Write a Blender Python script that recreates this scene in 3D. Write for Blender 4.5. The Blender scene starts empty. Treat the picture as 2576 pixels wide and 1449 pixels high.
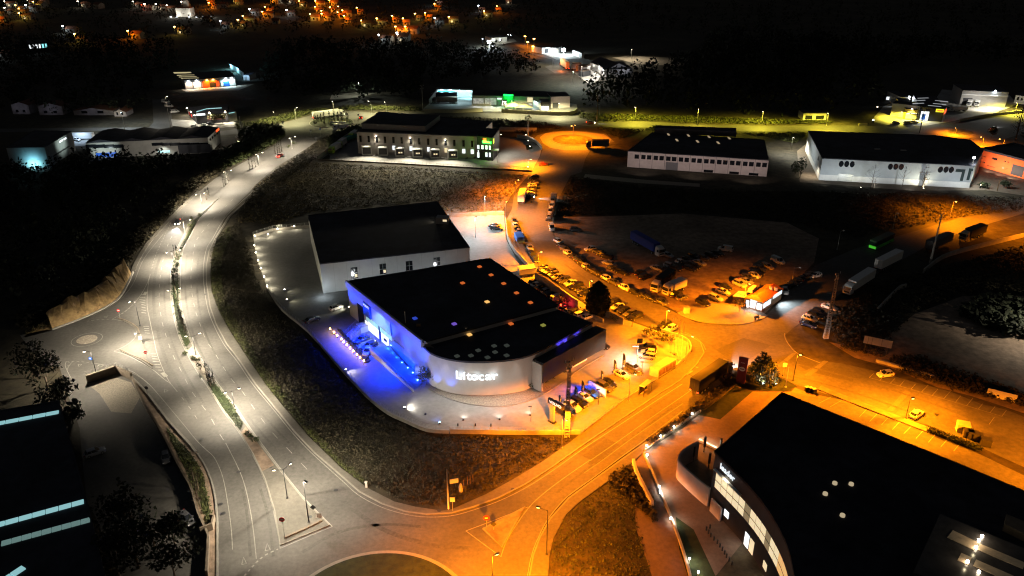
import bpy, bmesh, math, random
from mathutils import Vector, Matrix
from mathutils.geometry import tessellate_polygon
R = math.radians
rnd = random.Random(11)
sc = bpy.context.scene
col = sc.collection
# ------------------------------------------------------------------ survey: photograph pixels (2576 wide) -> points in the place
CAMH, TH, F = 100.0, R(25), 2003.6
CT, ST = math.cos(TH), math.sin(TH)
def ray(px, py):
    x = (px - 1288) / F; y = (724.5 - py) / F
    return Vector((x, CT + y * ST, -ST + y * CT))
def g(px, py, z=0.0):
    d = ray(px, py); t = (z - CAMH) / d.z
    return Vector((d.x * t, d.y * t, z))
def proj(v):
    zc = v[1] * CT - (v[2] - CAMH) * ST; yc = v[1] * ST + (v[2] - CAMH) * CT
    return (1288 + F * v[0] / zc, 724.5 - F * yc / zc)
def hgt(bx, by, ty, z0=0.0):
    Y = g(bx, by, z0).y; k = (724.5 - ty) / F
    return CAMH + Y * (k * CT - ST) / (CT + k * ST)
def gp(pts, z=0.0): return [g(p[0], p[1], z) for p in pts]
def head(px, py, dx, dy):
    v = g(px + dx, py + dy) - g(px, py); return math.atan2(v.y, v.x)
def Z6(ox, oy): return lambda x, y: (ox / 1.49068 + x / 6.0, oy / 1.49068 + y / 6.0)
ONES = 'zeroth first second third fourth fifth sixth seventh eighth ninth tenth eleventh twelfth thirteenth fourteenth fifteenth sixteenth seventeenth eighteenth nineteenth'.split()
TENS = {2: 'twenty', 3: 'thirty', 4: 'forty', 5: 'fifty', 6: 'sixty', 7: 'seventy', 8: 'eighty', 9: 'ninety'}
def ordw(n):
    if n < 20: return ONES[n]
    if n % 10 == 0: return TENS[n // 10][:-1] + 'ieth'
    return TENS[n // 10] + '-' + ONES[n % 10]
# ------------------------------------------------------------------ materials
MATS = {}
def pm(name, c, rough=0.8, var=0.2, scale=0.6, emit=None, es=0.0, metal=0.0, bump=0.0, spec=0.3, var2=0.0, scale2=0.05, c2=None):
    if name in MATS: return MATS[name]
    m = bpy.data.materials.new(name); m.use_nodes = True
    nt = m.node_tree; b = nt.nodes['Principled BSDF']
    b.inputs['Roughness'].default_value = rough; b.inputs['Metallic'].default_value = metal
    b.inputs['Specular IOR Level'].default_value = spec
    base = (c[0], c[1], c[2], 1)
    b.inputs['Base Color'].default_value = base
    if var > 0:
        geo = nt.nodes.new('ShaderNodeNewGeometry')
        n = nt.nodes.new('ShaderNodeTexNoise'); n.inputs['Scale'].default_value = scale; n.inputs['Detail'].default_value = 5; n.inputs['Roughness'].default_value = 0.65
        nt.links.new(geo.outputs['Position'], n.inputs['Vector'])
        r = nt.nodes.new('ShaderNodeValToRGB')
        a = [max(0, x * (1 - var)) for x in c]; d = [x * (1 + var) for x in (c2 or c)]
        r.color_ramp.elements[0].color = (*a, 1); r.color_ramp.elements[1].color = (*d, 1)
        r.color_ramp.elements[0].position = 0.34; r.color_ramp.elements[1].position = 0.66
        nt.links.new(n.outputs['Fac'], r.inputs['Fac'])
        out = r.outputs['Color']
        if var2 > 0:
            n2 = nt.nodes.new('ShaderNodeTexNoise'); n2.inputs['Scale'].default_value = scale2; n2.inputs['Detail'].default_value = 3
            nt.links.new(geo.outputs['Position'], n2.inputs['Vector'])
            mr = nt.nodes.new('ShaderNodeMapRange'); mr.inputs['From Min'].default_value = 0.35; mr.inputs['From Max'].default_value = 0.65
            mr.inputs['To Min'].default_value = 1 - var2; mr.inputs['To Max'].default_value = 1 + var2
            nt.links.new(n2.outputs['Fac'], mr.inputs['Value'])
            mx = nt.nodes.new('ShaderNodeVectorMath'); mx.operation = 'SCALE'
            nt.links.new(out, mx.inputs[0]); nt.links.new(mr.outputs['Result'], mx.inputs['Scale'])
            out = mx.outputs['Vector']
        nt.links.new(out, b.inputs['Base Color'])
        if bump > 0:
            bn = nt.nodes.new('ShaderNodeBump'); bn.inputs['Strength'].default_value = bump; bn.inputs['Distance'].default_value = 0.3
            nt.links.new(n.outputs['Fac'], bn.inputs['Height']); nt.links.new(bn.outputs['Normal'], b.inputs['Normal'])
    if emit:
        b.inputs['Emission Color'].default_value = (*emit, 1); b.inputs['Emission Strength'].default_value = es
    MATS[name] = m
    return m
WARM = (1.0, 0.83, 0.6); WHITE = (1.0, 0.87, 0.66); COOL = (0.75, 0.9, 1.0); ORNG = (1.0, 0.235, 0.002); YELL = (1.0, 0.83, 0.06); BLUE = (0.0, 0.05, 1.0)
M = dict(
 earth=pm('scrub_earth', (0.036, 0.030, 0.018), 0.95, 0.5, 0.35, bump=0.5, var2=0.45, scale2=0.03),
 asphalt=pm('asphalt', (0.088, 0.083, 0.076), 0.85, 0.16, 1.3, var2=0.20, scale2=0.07),
 asphalt_old=pm('old_asphalt', (0.085, 0.079, 0.073), 0.88, 0.2, 0.9, var2=0.25, scale2=0.05),
 patch=pm('asphalt_patch', (0.062, 0.058, 0.054), 0.88, 0.15, 2.0),
 patch_light=pm('asphalt_patch_pale', (0.115, 0.11, 0.10), 0.88, 0.15, 2.0),
 pavement=pm('pavement_slabs', (0.105, 0.097, 0.083), 0.9, 0.14, 1.4, var2=0.15, scale2=0.1),
 kerb=pm('kerb_stone', (0.19, 0.178, 0.155), 0.85, 0.12, 1.5),
 paint=pm('road_paint', (0.22, 0.212, 0.19), 0.7, 0.25, 2.0),
 yard=pm('yard_concrete', (0.22, 0.215, 0.205), 0.85, 0.12, 0.8, var2=0.18, scale2=0.05),
 gravel=pm('gravel', (0.24, 0.21, 0.17), 0.95, 0.35, 3.0, bump=0.3),
 dirt=pm('dirt', (0.20, 0.145, 0.105), 0.95, 0.35, 0.5, bump=0.4, var2=0.35, scale2=0.04),
 bank=pm('earth_bank', (0.33, 0.22, 0.10), 0.95, 0.4, 0.5, bump=0.8),
 drygrass=pm('dry_grass', (0.08, 0.062, 0.022), 0.95, 0.45, 0.6, bump=0.6, var2=0.4, scale2=0.05),
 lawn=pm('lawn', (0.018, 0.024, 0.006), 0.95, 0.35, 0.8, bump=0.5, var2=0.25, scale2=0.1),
 paving_brown=pm('brown_paving', (0.15, 0.105, 0.08), 0.9, 0.15, 1.2, var2=0.2, scale2=0.08),
 conc=pm('concrete', (0.33, 0.31, 0.28), 0.85, 0.15, 0.7, var2=0.15, scale2=0.15),
 conc_dark=pm('stained_concrete', (0.15, 0.12, 0.09), 0.9, 0.2, 0.8),
 roof=pm('black_roof', (0.035, 0.035, 0.045), 0.75, 0.3, 0.35, var2=0.3, scale2=0.1, spec=0.2),
 wall_grey=pm('grey_cladding', (0.36, 0.345, 0.33), 0.7, 0.06, 0.5),
 wall_white=pm('white_render', (0.62, 0.60, 0.57), 0.75, 0.08, 0.4),
 wall_dark=pm('dark_cladding', (0.035, 0.035, 0.04), 0.6, 0.12, 0.5),
 wall_pink=pm('pale_render', (0.50, 0.44, 0.42), 0.85, 0.10, 0.5),
 wall_orange=pm('orange_render', (0.75, 0.13, 0.03), 0.8, 0.08, 0.4),
 wall_green=pm('green_panel', (0.015, 0.22, 0.05), 0.7, 0.1, 0.5),
 wall_yellow=pm('yellow_render', (0.60, 0.44, 0.06), 0.8, 0.1, 0.4),
 glass=pm('dark_glass', (0.012, 0.014, 0.018), 0.12, 0, spec=0.6),
 steel=pm('galvanised_steel', (0.40, 0.40, 0.38), 0.45, 0.08, 2, metal=0.5),
 darksteel=pm('dark_steel', (0.03, 0.03, 0.032), 0.5, 0.1, 2),
 tyre=pm('tyre', (0.012, 0.012, 0.012), 0.85, 0, spec=0.2),
 tile=pm('clay_roof_tiles', (0.50, 0.115, 0.03), 0.85, 0.25, 2.5),
 wood=pm('bark', (0.07, 0.05, 0.035), 0.9, 0.3, 3.0),
 leaf=pm('leaf', (0.032, 0.042, 0.013), 0.7, 0.5, 0.8),
 cyp_leaf=pm('cypress_leaf', (0.007, 0.010, 0.005), .85, .5, .8),
 leaf_dark=pm('dark_leaf', (0.022, 0.032, 0.012), 0.75, 0.5, 0.8),
 leaf_olive=pm('olive_leaf', (0.075, 0.075, 0.028), 0.75, 0.45, 0.8),
 tuft=pm('scrub_leaf', (0.036, 0.031, 0.017), 0.85, 0.6, 0.5),
 tuft_green=pm('green_scrub_leaf', (0.044, 0.050, 0.013), 0.85, 0.5, 0.5),
 tuft_dry=pm('dry_scrub_leaf', (0.085, 0.066, 0.028), 0.85, 0.5, 0.5),
 woods=pm('forest_leaf', (0.016, 0.021, 0.011), 0.9, 0.5, 0.3),
 wpaint=pm('white_paint', (0.72, 0.71, 0.68), 0.45, 0.05, 1.0),
 red=pm('red_sign_paint', (0.55, 0.02, 0.02), 0.5, 0.05, 1),
 totemred=pm('maroon_panel', (0.22, 0.035, 0.03), 0.5, 0.06, 1),
 bluep=pm('blue_paint', (0.02, 0.10, 0.50), 0.5, 0.06, 1),
 wood_plank=pm('plank', (0.24, 0.15, 0.08), 0.85, 0.3, 2),
 lamp_warm=pm('lit_lamp_warm', (0.8, 0.8, 0.7), 0.5, 0, emit=WARM, es=25),
 lamp_cool=pm('lit_lamp_cool', (0.8, 0.8, 0.8), 0.5, 0, emit=COOL, es=40),
 lamp_or=pm('lit_lamp_sodium', (0.8, 0.6, 0.3), 0.5, 0, emit=(1, 0.5, 0.10), es=30),
 lamp_blue=pm('lit_lamp_blue', (0.3, 0.5, 0.8), 0.5, 0, emit=(0.25, 0.55, 1), es=16),
 win_warm=pm('lit_window_warm', (0.5, 0.45, 0.3), 0.4, 0.3, 1.2, emit=(1, 0.80, 0.48), es=0.85),
 win_white=pm('lit_window_white', (0.6, 0.6, 0.6), 0.4, 0.2, 1.0, emit=(0.9, 0.97, 1), es=1.3),
 win_orange=pm('lit_window_amber', (0.5, 0.4, 0.2), 0.4, 0.3, 1.2, emit=(1, 0.55, 0.2), es=0.8),
 win_cyan=pm('lit_window_cyan', (0.4, 0.6, 0.6), 0.4, 0.2, 1.0, emit=(0.45, 0.9, 0.95), es=0.55),
 sky_or=pm('rooflight_amber', (0.4, 0.2, 0.1), 0.4, 0, emit=(1, 0.20, 0.035), es=.6),
 sky_bright=pm('rooflight_bright', (0.5, 0.4, 0.2), 0.4, 0, emit=(1, 0.55, 0.15), es=1.0),
 sky_blue=pm('rooflight_blue', (0.1, 0.1, 0.4), 0.4, 0, emit=(0.05, 0.12, 1), es=.45),
 sky_violet=pm('rooflight_violet', (0.2, 0.1, 0.4), 0.4, 0, emit=(0.30, 0.16, 1), es=.5),
 sky_green=pm('rooflight_lime', (0.3, 0.3, 0.1), 0.4, 0, emit=(0.55, 0.55, 0.10), es=.4),
 sky_dim=pm('rooflight_dim', (0.12, 0.12, 0.1), 0.5, 0.3, .3, emit=(0.6, 0.7, 0.6), es=0.05),
 sign_white=pm('lit_sign_white', (0.8, 0.8, 0.8), 0.5, 0, emit=(0.85, 0.95, 1), es=1.0),
 sign_green=pm('lit_sign_green', (0.1, 0.6, 0.2), 0.5, 0, emit=(0.02, 1, 0.18), es=2.2),
 sign_red=pm('lit_sign_red', (0.6, 0.1, 0.05), 0.5, 0, emit=(1, 0.10, 0.02), es=2.0),
 sign_yellow=pm('lit_sign_yellow', (0.6, 0.6, 0.1), 0.5, 0, emit=(0.9, 0.85, 0.02), es=1.2),
 tail=pm('lit_tail_light', (0.5, 0.02, 0.02), 0.4, 0, emit=(1, 0.04, 0.01), es=14),
 headl=pm('lit_headlight', (0.9, 0.9, 0.9), 0.3, 0, emit=WHITE, es=45),
 lens=pm('lamp_lens', (0.45, 0.45, 0.45), 0.15, 0, spec=0.6),
 redlens=pm('red_lens', (0.30, 0.012, 0.012), 0.2, 0, spec=0.6),
)
# ------------------------------------------------------------------ objects
WL = {}                                       # world position of each built object's origin
def tag(o, label=None, cat=None, group=None, kind=None):
    if label: o['label'] = label
    if cat: o['category'] = cat
    if group: o['group'] = group
    if kind: o['kind'] = kind
    return o
def empty(name, loc, label, cat, group=None, rz=0.0):
    o = bpy.data.objects.new(name, None); col.objects.link(o); o.location = loc; o.rotation_euler.z = rz
    o.empty_display_size = 0.5; WL[o] = Vector(loc)
    return tag(o, label, cat, group)
class MB:
    def __init__(s): s.v = []; s.f = []
    def add(s, vs, fs):
        n = len(s.v); s.v += [tuple(x) for x in vs]; s.f += [tuple(i + n for i in f) for f in fs]; return s
    def quad(s, a, b, c, d): return s.add([a, b, c, d], [(0, 1, 2, 3)])
    def poly(s, pts):
        pts = [Vector(p) for p in pts]
        tr = tessellate_polygon([pts])
        out = []
        for t in tr:
            a, b, c = (pts[i] for i in t)
            out.append(tuple(t) if (b - a).cross(c - a).z > 0 else (t[0], t[2], t[1]))
        return s.add(pts, out)
    def prism(s, pts, z0, z1, cap=True, bottom=False):
        n = len(pts); area = sum(pts[i][0] * pts[(i + 1) % n][1] - pts[(i + 1) % n][0] * pts[i][1] for i in range(n))
        if area < 0: pts = pts[::-1]
        lo = [(p[0], p[1], z0) for p in pts]; hi = [(p[0], p[1], z1) for p in pts]
        s.add(lo + hi, [(i, (i + 1) % n, n + (i + 1) % n, n + i) for i in range(n)])
        if cap: s.poly(hi)
        return s
    def box(s, c, sx, sy, sz, rz=0.0, M3=None):        # c = centre of the base
        ca, sa = math.cos(rz), math.sin(rz); vs = []
        for z in (0, sz):
            for x, y in ((-1, -1), (1, -1), (1, 1), (-1, 1)):
                x *= sx / 2; y *= sy / 2
                vs.append((c[0] + x * ca - y * sa, c[1] + x * sa + y * ca, c[2] + z))
        return s.add(vs, [(3, 2, 1, 0), (4, 5, 6, 7), (0, 1, 5, 4), (1, 2, 6, 5), (2, 3, 7, 6), (3, 0, 4, 7)])
    def tube(s, a, b, r0, r1=None, n=8, cap=True):
        a = Vector(a); b = Vector(b); r1 = r0 if r1 is None else r1
        d = (b - a).normalized(); u = d.orthogonal().normalized(); w = d.cross(u)
        vs = []
        for p, r in ((a, r0), (b, r1)):
            for i in range(n):
                t = 2 * math.pi * i / n; vs.append(p + u * (r * math.cos(t)) + w * (r * math.sin(t)))
        fs = [(i, (i + 1) % n, n + (i + 1) % n, n + i) for i in range(n)]
        if cap: fs += [tuple(range(n - 1, -1, -1)), tuple(range(n, 2 * n))]
        return s.add(vs, fs)
    def disc(s, c, rx, ry=None, n=32, rz=0.0):
        ry = ry or rx; vs = []
        for i in range(n):
            t = 2 * math.pi * i / n; x, y = rx * math.cos(t), ry * math.sin(t)
            vs.append((c[0] + x * math.cos(rz) - y * math.sin(rz), c[1] + x * math.sin(rz) + y * math.cos(rz), c[2]))
        return s.add(vs, [tuple(range(n))])
    def ribbon(s, pts, w, z=None):
        P = [Vector((p[0], p[1], p[2] if z is None else z)) for p in pts]; n = len(P); L = []; Rr = []
        for i, p in enumerate(P):
            d = (P[min(i + 1, n - 1)] - P[max(i - 1, 0)]); d.z = 0; d.normalize(); k = Vector((-d.y, d.x, 0)) * (w / 2)
            L.append(p + k); Rr.append(p - k)
        return s.add(Rr + L, [(i, i + 1, n + i + 1, n + i) for i in range(n - 1)])
    def wall(s, pts, w, z0, z1, z1b=None):
        P = [Vector((p[0], p[1], 0)) for p in pts]; n = len(P); A = []; B = []
        for i, p in enumerate(P):
            d = (P[min(i + 1, n - 1)] - P[max(i - 1, 0)]); d.normalize(); k = Vector((-d.y, d.x, 0)) * (w / 2)
            A.append(p - k); B.append(p + k)
        hz = [z1 + ((z1b - z1) * i / (n - 1) if z1b is not None else 0) for i in range(n)]
        for i in range(n - 1):
            j = i + 1
            lo = [A[i].to_2d().to_3d(), A[j].to_2d().to_3d(), B[j].to_2d().to_3d(), B[i].to_2d().to_3d()]
            vs = [(v.x, v.y, z0) for v in lo] + [(lo[0].x, lo[0].y, hz[i]), (lo[1].x, lo[1].y, hz[j]), (lo[2].x, lo[2].y, hz[j]), (lo[3].x, lo[3].y, hz[i])]
            fs = [(4, 5, 6, 7), (0, 1, 5, 4), (2, 3, 7, 6)]
            if i == 0: fs.append((3, 0, 4, 7))
            if j == n - 1: fs.append((1, 2, 6, 5))
            s.add(vs, fs)
        return s
    def build(s, name, mat, parent=None, loc=None, smooth=False):
        me = bpy.data.meshes.new(name)
        off = Vector(WL[parent]) if parent is not None else Vector(loc or (0, 0, 0))
        me.from_pydata([(v[0] - off.x, v[1] - off.y, v[2] - off.z) for v in s.v], [], s.f)
        me.materials.append(M[mat] if isinstance(mat, str) else mat)
        if smooth: me.polygons.foreach_set('use_smooth', [True] * len(me.polygons))
        me.update()
        o = bpy.data.objects.new(name, me); col.objects.link(o)
        if parent is not None: o.parent = parent; WL[o] = off
        else: o.location = off; WL[o] = off
        return o
def copy_tree(o, parent=None):
    c = o.copy(); col.objects.link(c)
    if parent is not None: c.parent = parent; c.matrix_parent_inverse.identity()
    for ch in o.children: copy_tree(ch, c)
    return c
def catmull(pts, k=6):
    if len(pts) < 3: return [Vector(p) for p in pts]
    P = [Vector(p) for p in pts]; P = [P[0] * 2 - P[1]] + P + [P[-1] * 2 - P[-2]]; out = []
    for i in range(1, len(P) - 2):
        a, b, c, d = P[i - 1], P[i], P[i + 1], P[i + 2]
        for j in range(k):
            t = j / k; out.append(0.5 * ((2 * b) + (c - a) * t + (2 * a - 5 * b + 4 * c - d) * t * t + (3 * b - a - 3 * c + d) * t ** 3))
    out.append(P[-2]); return out
def structure(name, mb, mat): return tag(mb.build(name, mat), kind='structure')
LIGHTSCALE = 1.0
LD = {}
def light(kind, loc, colr, watts, parent=None, radius=0.2, aim=None, angle=150, blend=0.6, wide=False):
    key = (kind, colr, watts, radius, angle, blend, wide)
    if key not in LD:
        l = bpy.data.lights.new('lamp_light', kind); l.energy = watts * LIGHTSCALE; l.color = colr
        if kind == 'SPOT': l.spot_size = R(angle); l.spot_blend = blend
        if kind in ('POINT', 'SPOT'): l.shadow_soft_size = radius
        if wide:                                   # street-luminaire optics: throws more light sideways than straight down
            l.use_nodes = True; nt = l.node_tree; v = nt.nodes.new('ShaderNodeTexCoord').outputs['Normal']
            sp = nt.nodes.new('ShaderNodeSeparateXYZ'); nt.links.new(v, sp.inputs[0]); v = sp.outputs['Z']
            for op, k in (('ABSOLUTE', 0), ('MAXIMUM', wide), ('POWER', -1.7), ('MULTIPLY', .75)):
                m = nt.nodes.new('ShaderNodeMath'); m.operation = op; m.inputs[1].default_value = k; nt.links.new(v, m.inputs[0]); v = m.outputs[0]
            nt.links.new(v, nt.nodes['Emission'].inputs['Strength'])
        LD[key] = l
    o = bpy.data.objects.new('lamp_light', LD[key]); col.objects.link(o)
    p = Vector(loc)
    if parent is not None: o.parent = parent; p = p - WL[parent]
    o.location = p
    if aim is not None: o.rotation_euler = (Vector(aim)).to_track_quat('-Z', 'Y').to_euler()
    return o
def text(name, body, mat, parent, origin, xdir, zdir, size, extrude=0.05, bold=0.0, align='CENTER', xs=1.0):
    cu = bpy.data.curves.new('lettering', 'FONT'); cu.body = body; cu.size = size; cu.extrude = extrude; cu.offset = bold; cu.align_x = align; cu.resolution_u = 3
    t = bpy.data.objects.new('lettering', cu); col.objects.link(t)
    dg = bpy.context.evaluated_depsgraph_get(); dg.update()
    me = bpy.data.meshes.new_from_object(t.evaluated_get(dg)); bpy.data.objects.remove(t); bpy.data.curves.remove(cu)
    x = Vector(xdir).normalized() * xs; z = Vector(zdir).normalized(); n = Vector(xdir).normalized().cross(z)
    mt = Matrix(((x.x, z.x, n.x, 0), (x.y, z.y, n.y, 0), (x.z, z.z, n.z, 0), (0, 0, 0, 1)))
    me.transform(mt); me.name = name; me.materials.clear(); me.materials.append(M[mat])
    o = bpy.data.objects.new(name, me); col.objects.link(o); o.parent = parent; o.location = Vector(origin) - WL[parent]; WL[o] = Vector(origin)
    return o
class Plane:                                   # a vertical wall through two ground points; p0 -> p1 runs left to right seen from outside
    def __init__(s, p0, p1):
        s.p = Vector((p0[0], p0[1], 0)); d = Vector((p1[0] - p0[0], p1[1] - p0[1], 0)); s.len = d.length; s.u = d.normalized(); s.n = Vector((s.u.y, -s.u.x, 0))
    def uz(s, px, py):
        d = ray(px, py); o = Vector((0, 0, CAMH)); t = (s.p - o).dot(s.n) / d.dot(s.n); q = o + d * t
        return ((q - s.p).dot(s.u), q.z)
    def pt(s, u, z, d=0.0): return s.p + s.u * u + s.n * d + Vector((0, 0, z))
    def panel(s, mb, u0, u1, z0, z1, d=0.06, back=0.03):
        if u0 > u1: u0, u1 = u1, u0
        if z0 > z1: z0, z1 = z1, z0
        vs = [s.pt(u, z, k) for k in (-back, d) for u, z in ((u0, z0), (u1, z0), (u1, z1), (u0, z1))]
        return mb.add(vs, [(4, 5, 6, 7), (0, 1, 5, 4), (1, 2, 6, 5), (2, 3, 7, 6), (3, 0, 4, 7)])
    def rect(s, pa, pb, name, mat, parent, d=0.06):
        a = s.uz(*pa); b = s.uz(*pb)
        return s.panel(MB(), a[0], b[0], a[1], b[1], d).build(name, mat, parent)
# ------------------------------------------------------------------ vegetation
def leaf_quads(mb, c, n, rx, ry, rz, size, shell=0.35, tilt=1.0, rg=None):
    rg = rg or rnd
    for _ in range(n):
        while True:
            x, y, z = rg.uniform(-1, 1), rg.uniform(-1, 1), rg.uniform(-1, 1); q = x * x + y * y + z * z
            if q <= 1 and (q > shell * shell or rg.random() < 0.25): break
        p = Vector((c[0] + x * rx, c[1] + y * ry, c[2] + z * rz))
        a = Vector((rg.gauss(0, tilt), rg.gauss(0, tilt), 1 if tilt < 1 else rg.gauss(0, 0.8))).normalized(); b = a.orthogonal().normalized()
        b = (Matrix.Rotation(rg.uniform(0, 6.28), 3, a) @ b); s = size * rg.uniform(0.5, 1.3)
        k = a.cross(b) * s * 0.5; b = b * s
        mb.add([p - b * 0.5, p + k * 0.6, p + b * 0.5, p - k * 0.6], [(0, 1, 2, 3)])
def tree(name, px, py, h, r, label, cat='tree', group=None, mat='leaf', n=420, leafs=0.5, trunk=0.3, shape='round', base=None):
    b = base or g(px, py)
    t = empty(name, b, label, cat, group)
    tb = MB(); th = h * trunk
    tb.tube(b, b + Vector((0, 0, h * 0.8)), max(0.06, h * 0.022), 0.03, 6)
    for i in range(5):
        a = 6.28 * i / 5 + rnd.random(); z0 = th + (h - th) * 0.1 * i
        tb.tube(b + Vector((0, 0, z0)), b + Vector((math.cos(a) * r * 0.7, math.sin(a) * r * 0.7, z0 + r * 0.5)), h * 0.009, 0.02, 5)
    tb.build('trunk', 'wood', t)
    cb = MB()
    if shape == 'round':
        for i in range(9):
            a = rnd.uniform(0, 6.28); q = rnd.uniform(0.15, 0.75) * r; zz = th + (h - th) * rnd.uniform(0.25, 0.8)
            leaf_quads(cb, (b.x + q * math.cos(a), b.y + q * math.sin(a), b.z + zz), n // 9, r * 0.5, r * 0.5, (h - th) * 0.26, leafs)
    elif shape == 'cone':
        for i in range(14):
            f = (i + 0.5) / 14; rr = r * (1 - f) ** 0.75 * rnd.uniform(0.8, 1.15)
            leaf_quads(cb, (b.x + rnd.uniform(-.12, .12) * r, b.y + rnd.uniform(-.12, .12) * r, b.z + th + (h - th) * f), max(6, int(n * (1 - f) / 7)), rr, rr, (h - th) / 16, leafs, 0.5)
    elif shape == 'flame':
        if r > 1:
            vs = []; m = 18
            for i in range(12):
                f = i / 11; rr = .86 * r * math.sin(math.pi * min(1, f * .86 + .14)) ** .6
                vs += [(b.x + rr * math.cos(6.2832 * j / m) * rnd.uniform(.9, 1.05), b.y + rr * math.sin(6.2832 * j / m) * rnd.uniform(.9, 1.05), b.z + th + (h * .96 - th) * f) for j in range(m)]
            cb.add(vs, [(k * m + j, k * m + (j + 1) % m, (k + 1) * m + (j + 1) % m, (k + 1) * m + j) for k in range(11) for j in range(m)])
        for i in range(14):
            f = (i + 0.5) / 14; rr = r * math.sin(math.pi * min(1, (f * 0.86 + 0.14))) ** 0.6
            leaf_quads(cb, (b.x, b.y, b.z + th + (h - th) * f), n // 14, rr, rr, (h - th) / 13, leafs, 0.6)
    cb.build('crown', mat, t)
    return t
def bare_tree(px, py, h, label, group=None, mat='wood'):
    b = g(px, py); t = empty('bare_tree', b, label, 'tree', group)
    MB().tube(b, b + Vector((0, 0, h)), 0.14, 0.03, 6).build('trunk', mat, t)
    mb = MB()
    for i in range(26):
        z = h * rnd.uniform(0.25, 0.95); a = rnd.uniform(0, 6.28); L = h * 0.28 * (1.15 - z / h)
        e = b + Vector((math.cos(a) * L, math.sin(a) * L, z + L * 0.8)); mb.tube(b + Vector((0, 0, z)), e, 0.035, 0.012, 4)
        for k in range(3):
            a2 = a + rnd.uniform(-1, 1); mb.tube(e, e + Vector((math.cos(a2) * L * .5, math.sin(a2) * L * .5, L * .4)), 0.014, 0.006, 4)
    mb.build('crown', mat, t); return t
def inpoly(x, y, P):
    c = False; n = len(P); j = n - 1
    for i in range(n):
        if (P[i][1] > y) != (P[j][1] > y) and x < (P[j][0] - P[i][0]) * (y - P[i][1]) / (P[j][1] - P[i][1]) + P[i][0]: c = not c
        j = i
    return c
def scatter(poly, n):
    P = gp(poly); xs = [p.x for p in P]; ys = [p.y for p in P]; out = []
    while len(out) < n:
        x, y = rnd.uniform(min(xs), max(xs)), rnd.uniform(min(ys), max(ys))
        if inpoly(x, y, P): out.append((x, y))
    return out
def tufts(name, poly, n, size, mat, h=0.5, q=5):
    mb = MB()
    for x, y in scatter(poly, n):
        s = size * rnd.uniform(0.4, 1.5)
        leaf_quads(mb, (x, y, h * s * 0.5), q, s * 0.55, s * 0.55, h * s * 0.6, s * 0.6, .35, .55)
    return tag(mb.build(name, mat), kind='stuff')
# ================================================================== GROUND, ROADS, PAVEMENTS, MARKINGS
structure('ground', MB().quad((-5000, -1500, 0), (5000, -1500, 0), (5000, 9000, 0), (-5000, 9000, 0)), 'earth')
def sheet(name, pts, z, mat): return structure(name, MB().poly(gp(pts, z)), mat)
HW_L = [(722, 337), (707, 353), (687, 367), (633, 397), (567, 433), (540, 450), (500, 483), (460, 520), (413, 570), (373, 616), (345, 663), (337, 683), (320, 720), (300, 750), (260, 776), (200, 803), (133, 828), (107, 831), (50, 843)]
HW_R = [(667, 966), (617, 893), (580, 836), (550, 783), (533, 736), (529, 690), (533, 640), (547, 593), (567, 543), (627, 483), (644, 463), (694, 421), (744, 390), (777, 370), (794, 356), (827, 340)]
COR = [(1701, 926), (1655, 955), (1571, 1006), (1461, 1091), (1412, 1129), (1359, 1166), (1292, 1206), (1225, 1243), (1135, 1283), (1112, 1286), (1045, 1276), (992, 1263), (925, 1229), (859, 1179), (777, 1099), (717, 1029)] + HW_R
sheet('road', HW_L + [(72, 874), (107, 916), (150, 924), (167, 983), (200, 1076), (217, 1259), (240, 1300), (300, 1449), (240, 1600), (1300, 1600), (1325, 1449), (1335, 1399), (1352, 1353), (1379, 1303), (1425, 1252), (1492, 1203), (1559, 1153), (1625, 1107), (1717, 1040), (1800, 975)] + COR, 0.02, 'asphalt')
sheet('road', [(1800, 977), (1850, 935), (1876, 943), (1900, 940), (1950, 945), (1977, 957), (2025, 975), (2075, 990), (2146, 1008), (2277, 1053), (2335, 1069), (2390, 1092), (2460, 1122), (2520, 1150), (2700, 1230), (2700, 1100), (2531, 1030), (2471, 1017), (2391, 985), (2335, 970), (2303, 962), (2210, 935), (2120, 915), (2073, 908), (2050, 906), (2007, 890), (1984, 863), (1975, 843), (1994, 826), (2070, 773), (2120, 735), (2200, 692), (2330, 620), (2430, 580), (2700, 500), (2700, 455), (2400, 552), (2150, 626), (2050, 668), (1964, 756), (1927, 793), (1900, 803), (1850, 815), (1800, 816), (1750, 811), (1717, 795), (1659, 766), (1592, 740), (1525, 710), (1475, 683), (1425, 643), (1392, 593), (1379, 550), (1395, 520), (1413, 485), (1435, 442), (1463, 433), (1472, 400), (1489, 370), (1545, 357), (1525, 337), (1475, 330), (1438, 328), (1392, 330), (1352, 340), (1339, 353), (1365, 377), (1359, 393), (1339, 430), (1325, 467), (1318, 469), (1293, 492), (1288, 526), (1272, 556), (1277, 596), (1317, 656), (1348, 683), (1482, 768), (1533, 782), (1571, 801), (1614, 815), (1662, 832), (1714, 847), (1738, 860), (1744, 885), (1703, 924)], 0.026, 'asphalt_old')
sheet('road', [(553, 330), (644, 318), (694, 313), (744, 301), (777, 291), (800, 284), (850, 279), (894, 280), (945, 284), (940, 296), (907, 316), (904, 322), (856, 329), (826, 341), (794, 357), (777, 371), (740, 392), (700, 366), (722, 339), (690, 327), (620, 334), (553, 341)], 0.032, 'asphalt')
sheet('road', [(944, 283), (1000, 284), (1065, 282), (1150, 284), (1290, 286), (1459, 292), (1500, 300), (1659, 307), (1717, 312), (1917, 317), (2101, 315), (2200, 317), (2290, 312), (2412, 304), (2500, 291), (2700, 262), (2700, 335), (2576, 335), (2520, 352), (2470, 352), (2394, 343), (2034, 331), (1851, 330), (1717, 323), (1492, 318), (1359, 306), (1259, 298), (1105, 293), (1000, 302), (939, 298)], 0.036, 'asphalt_old')
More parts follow.
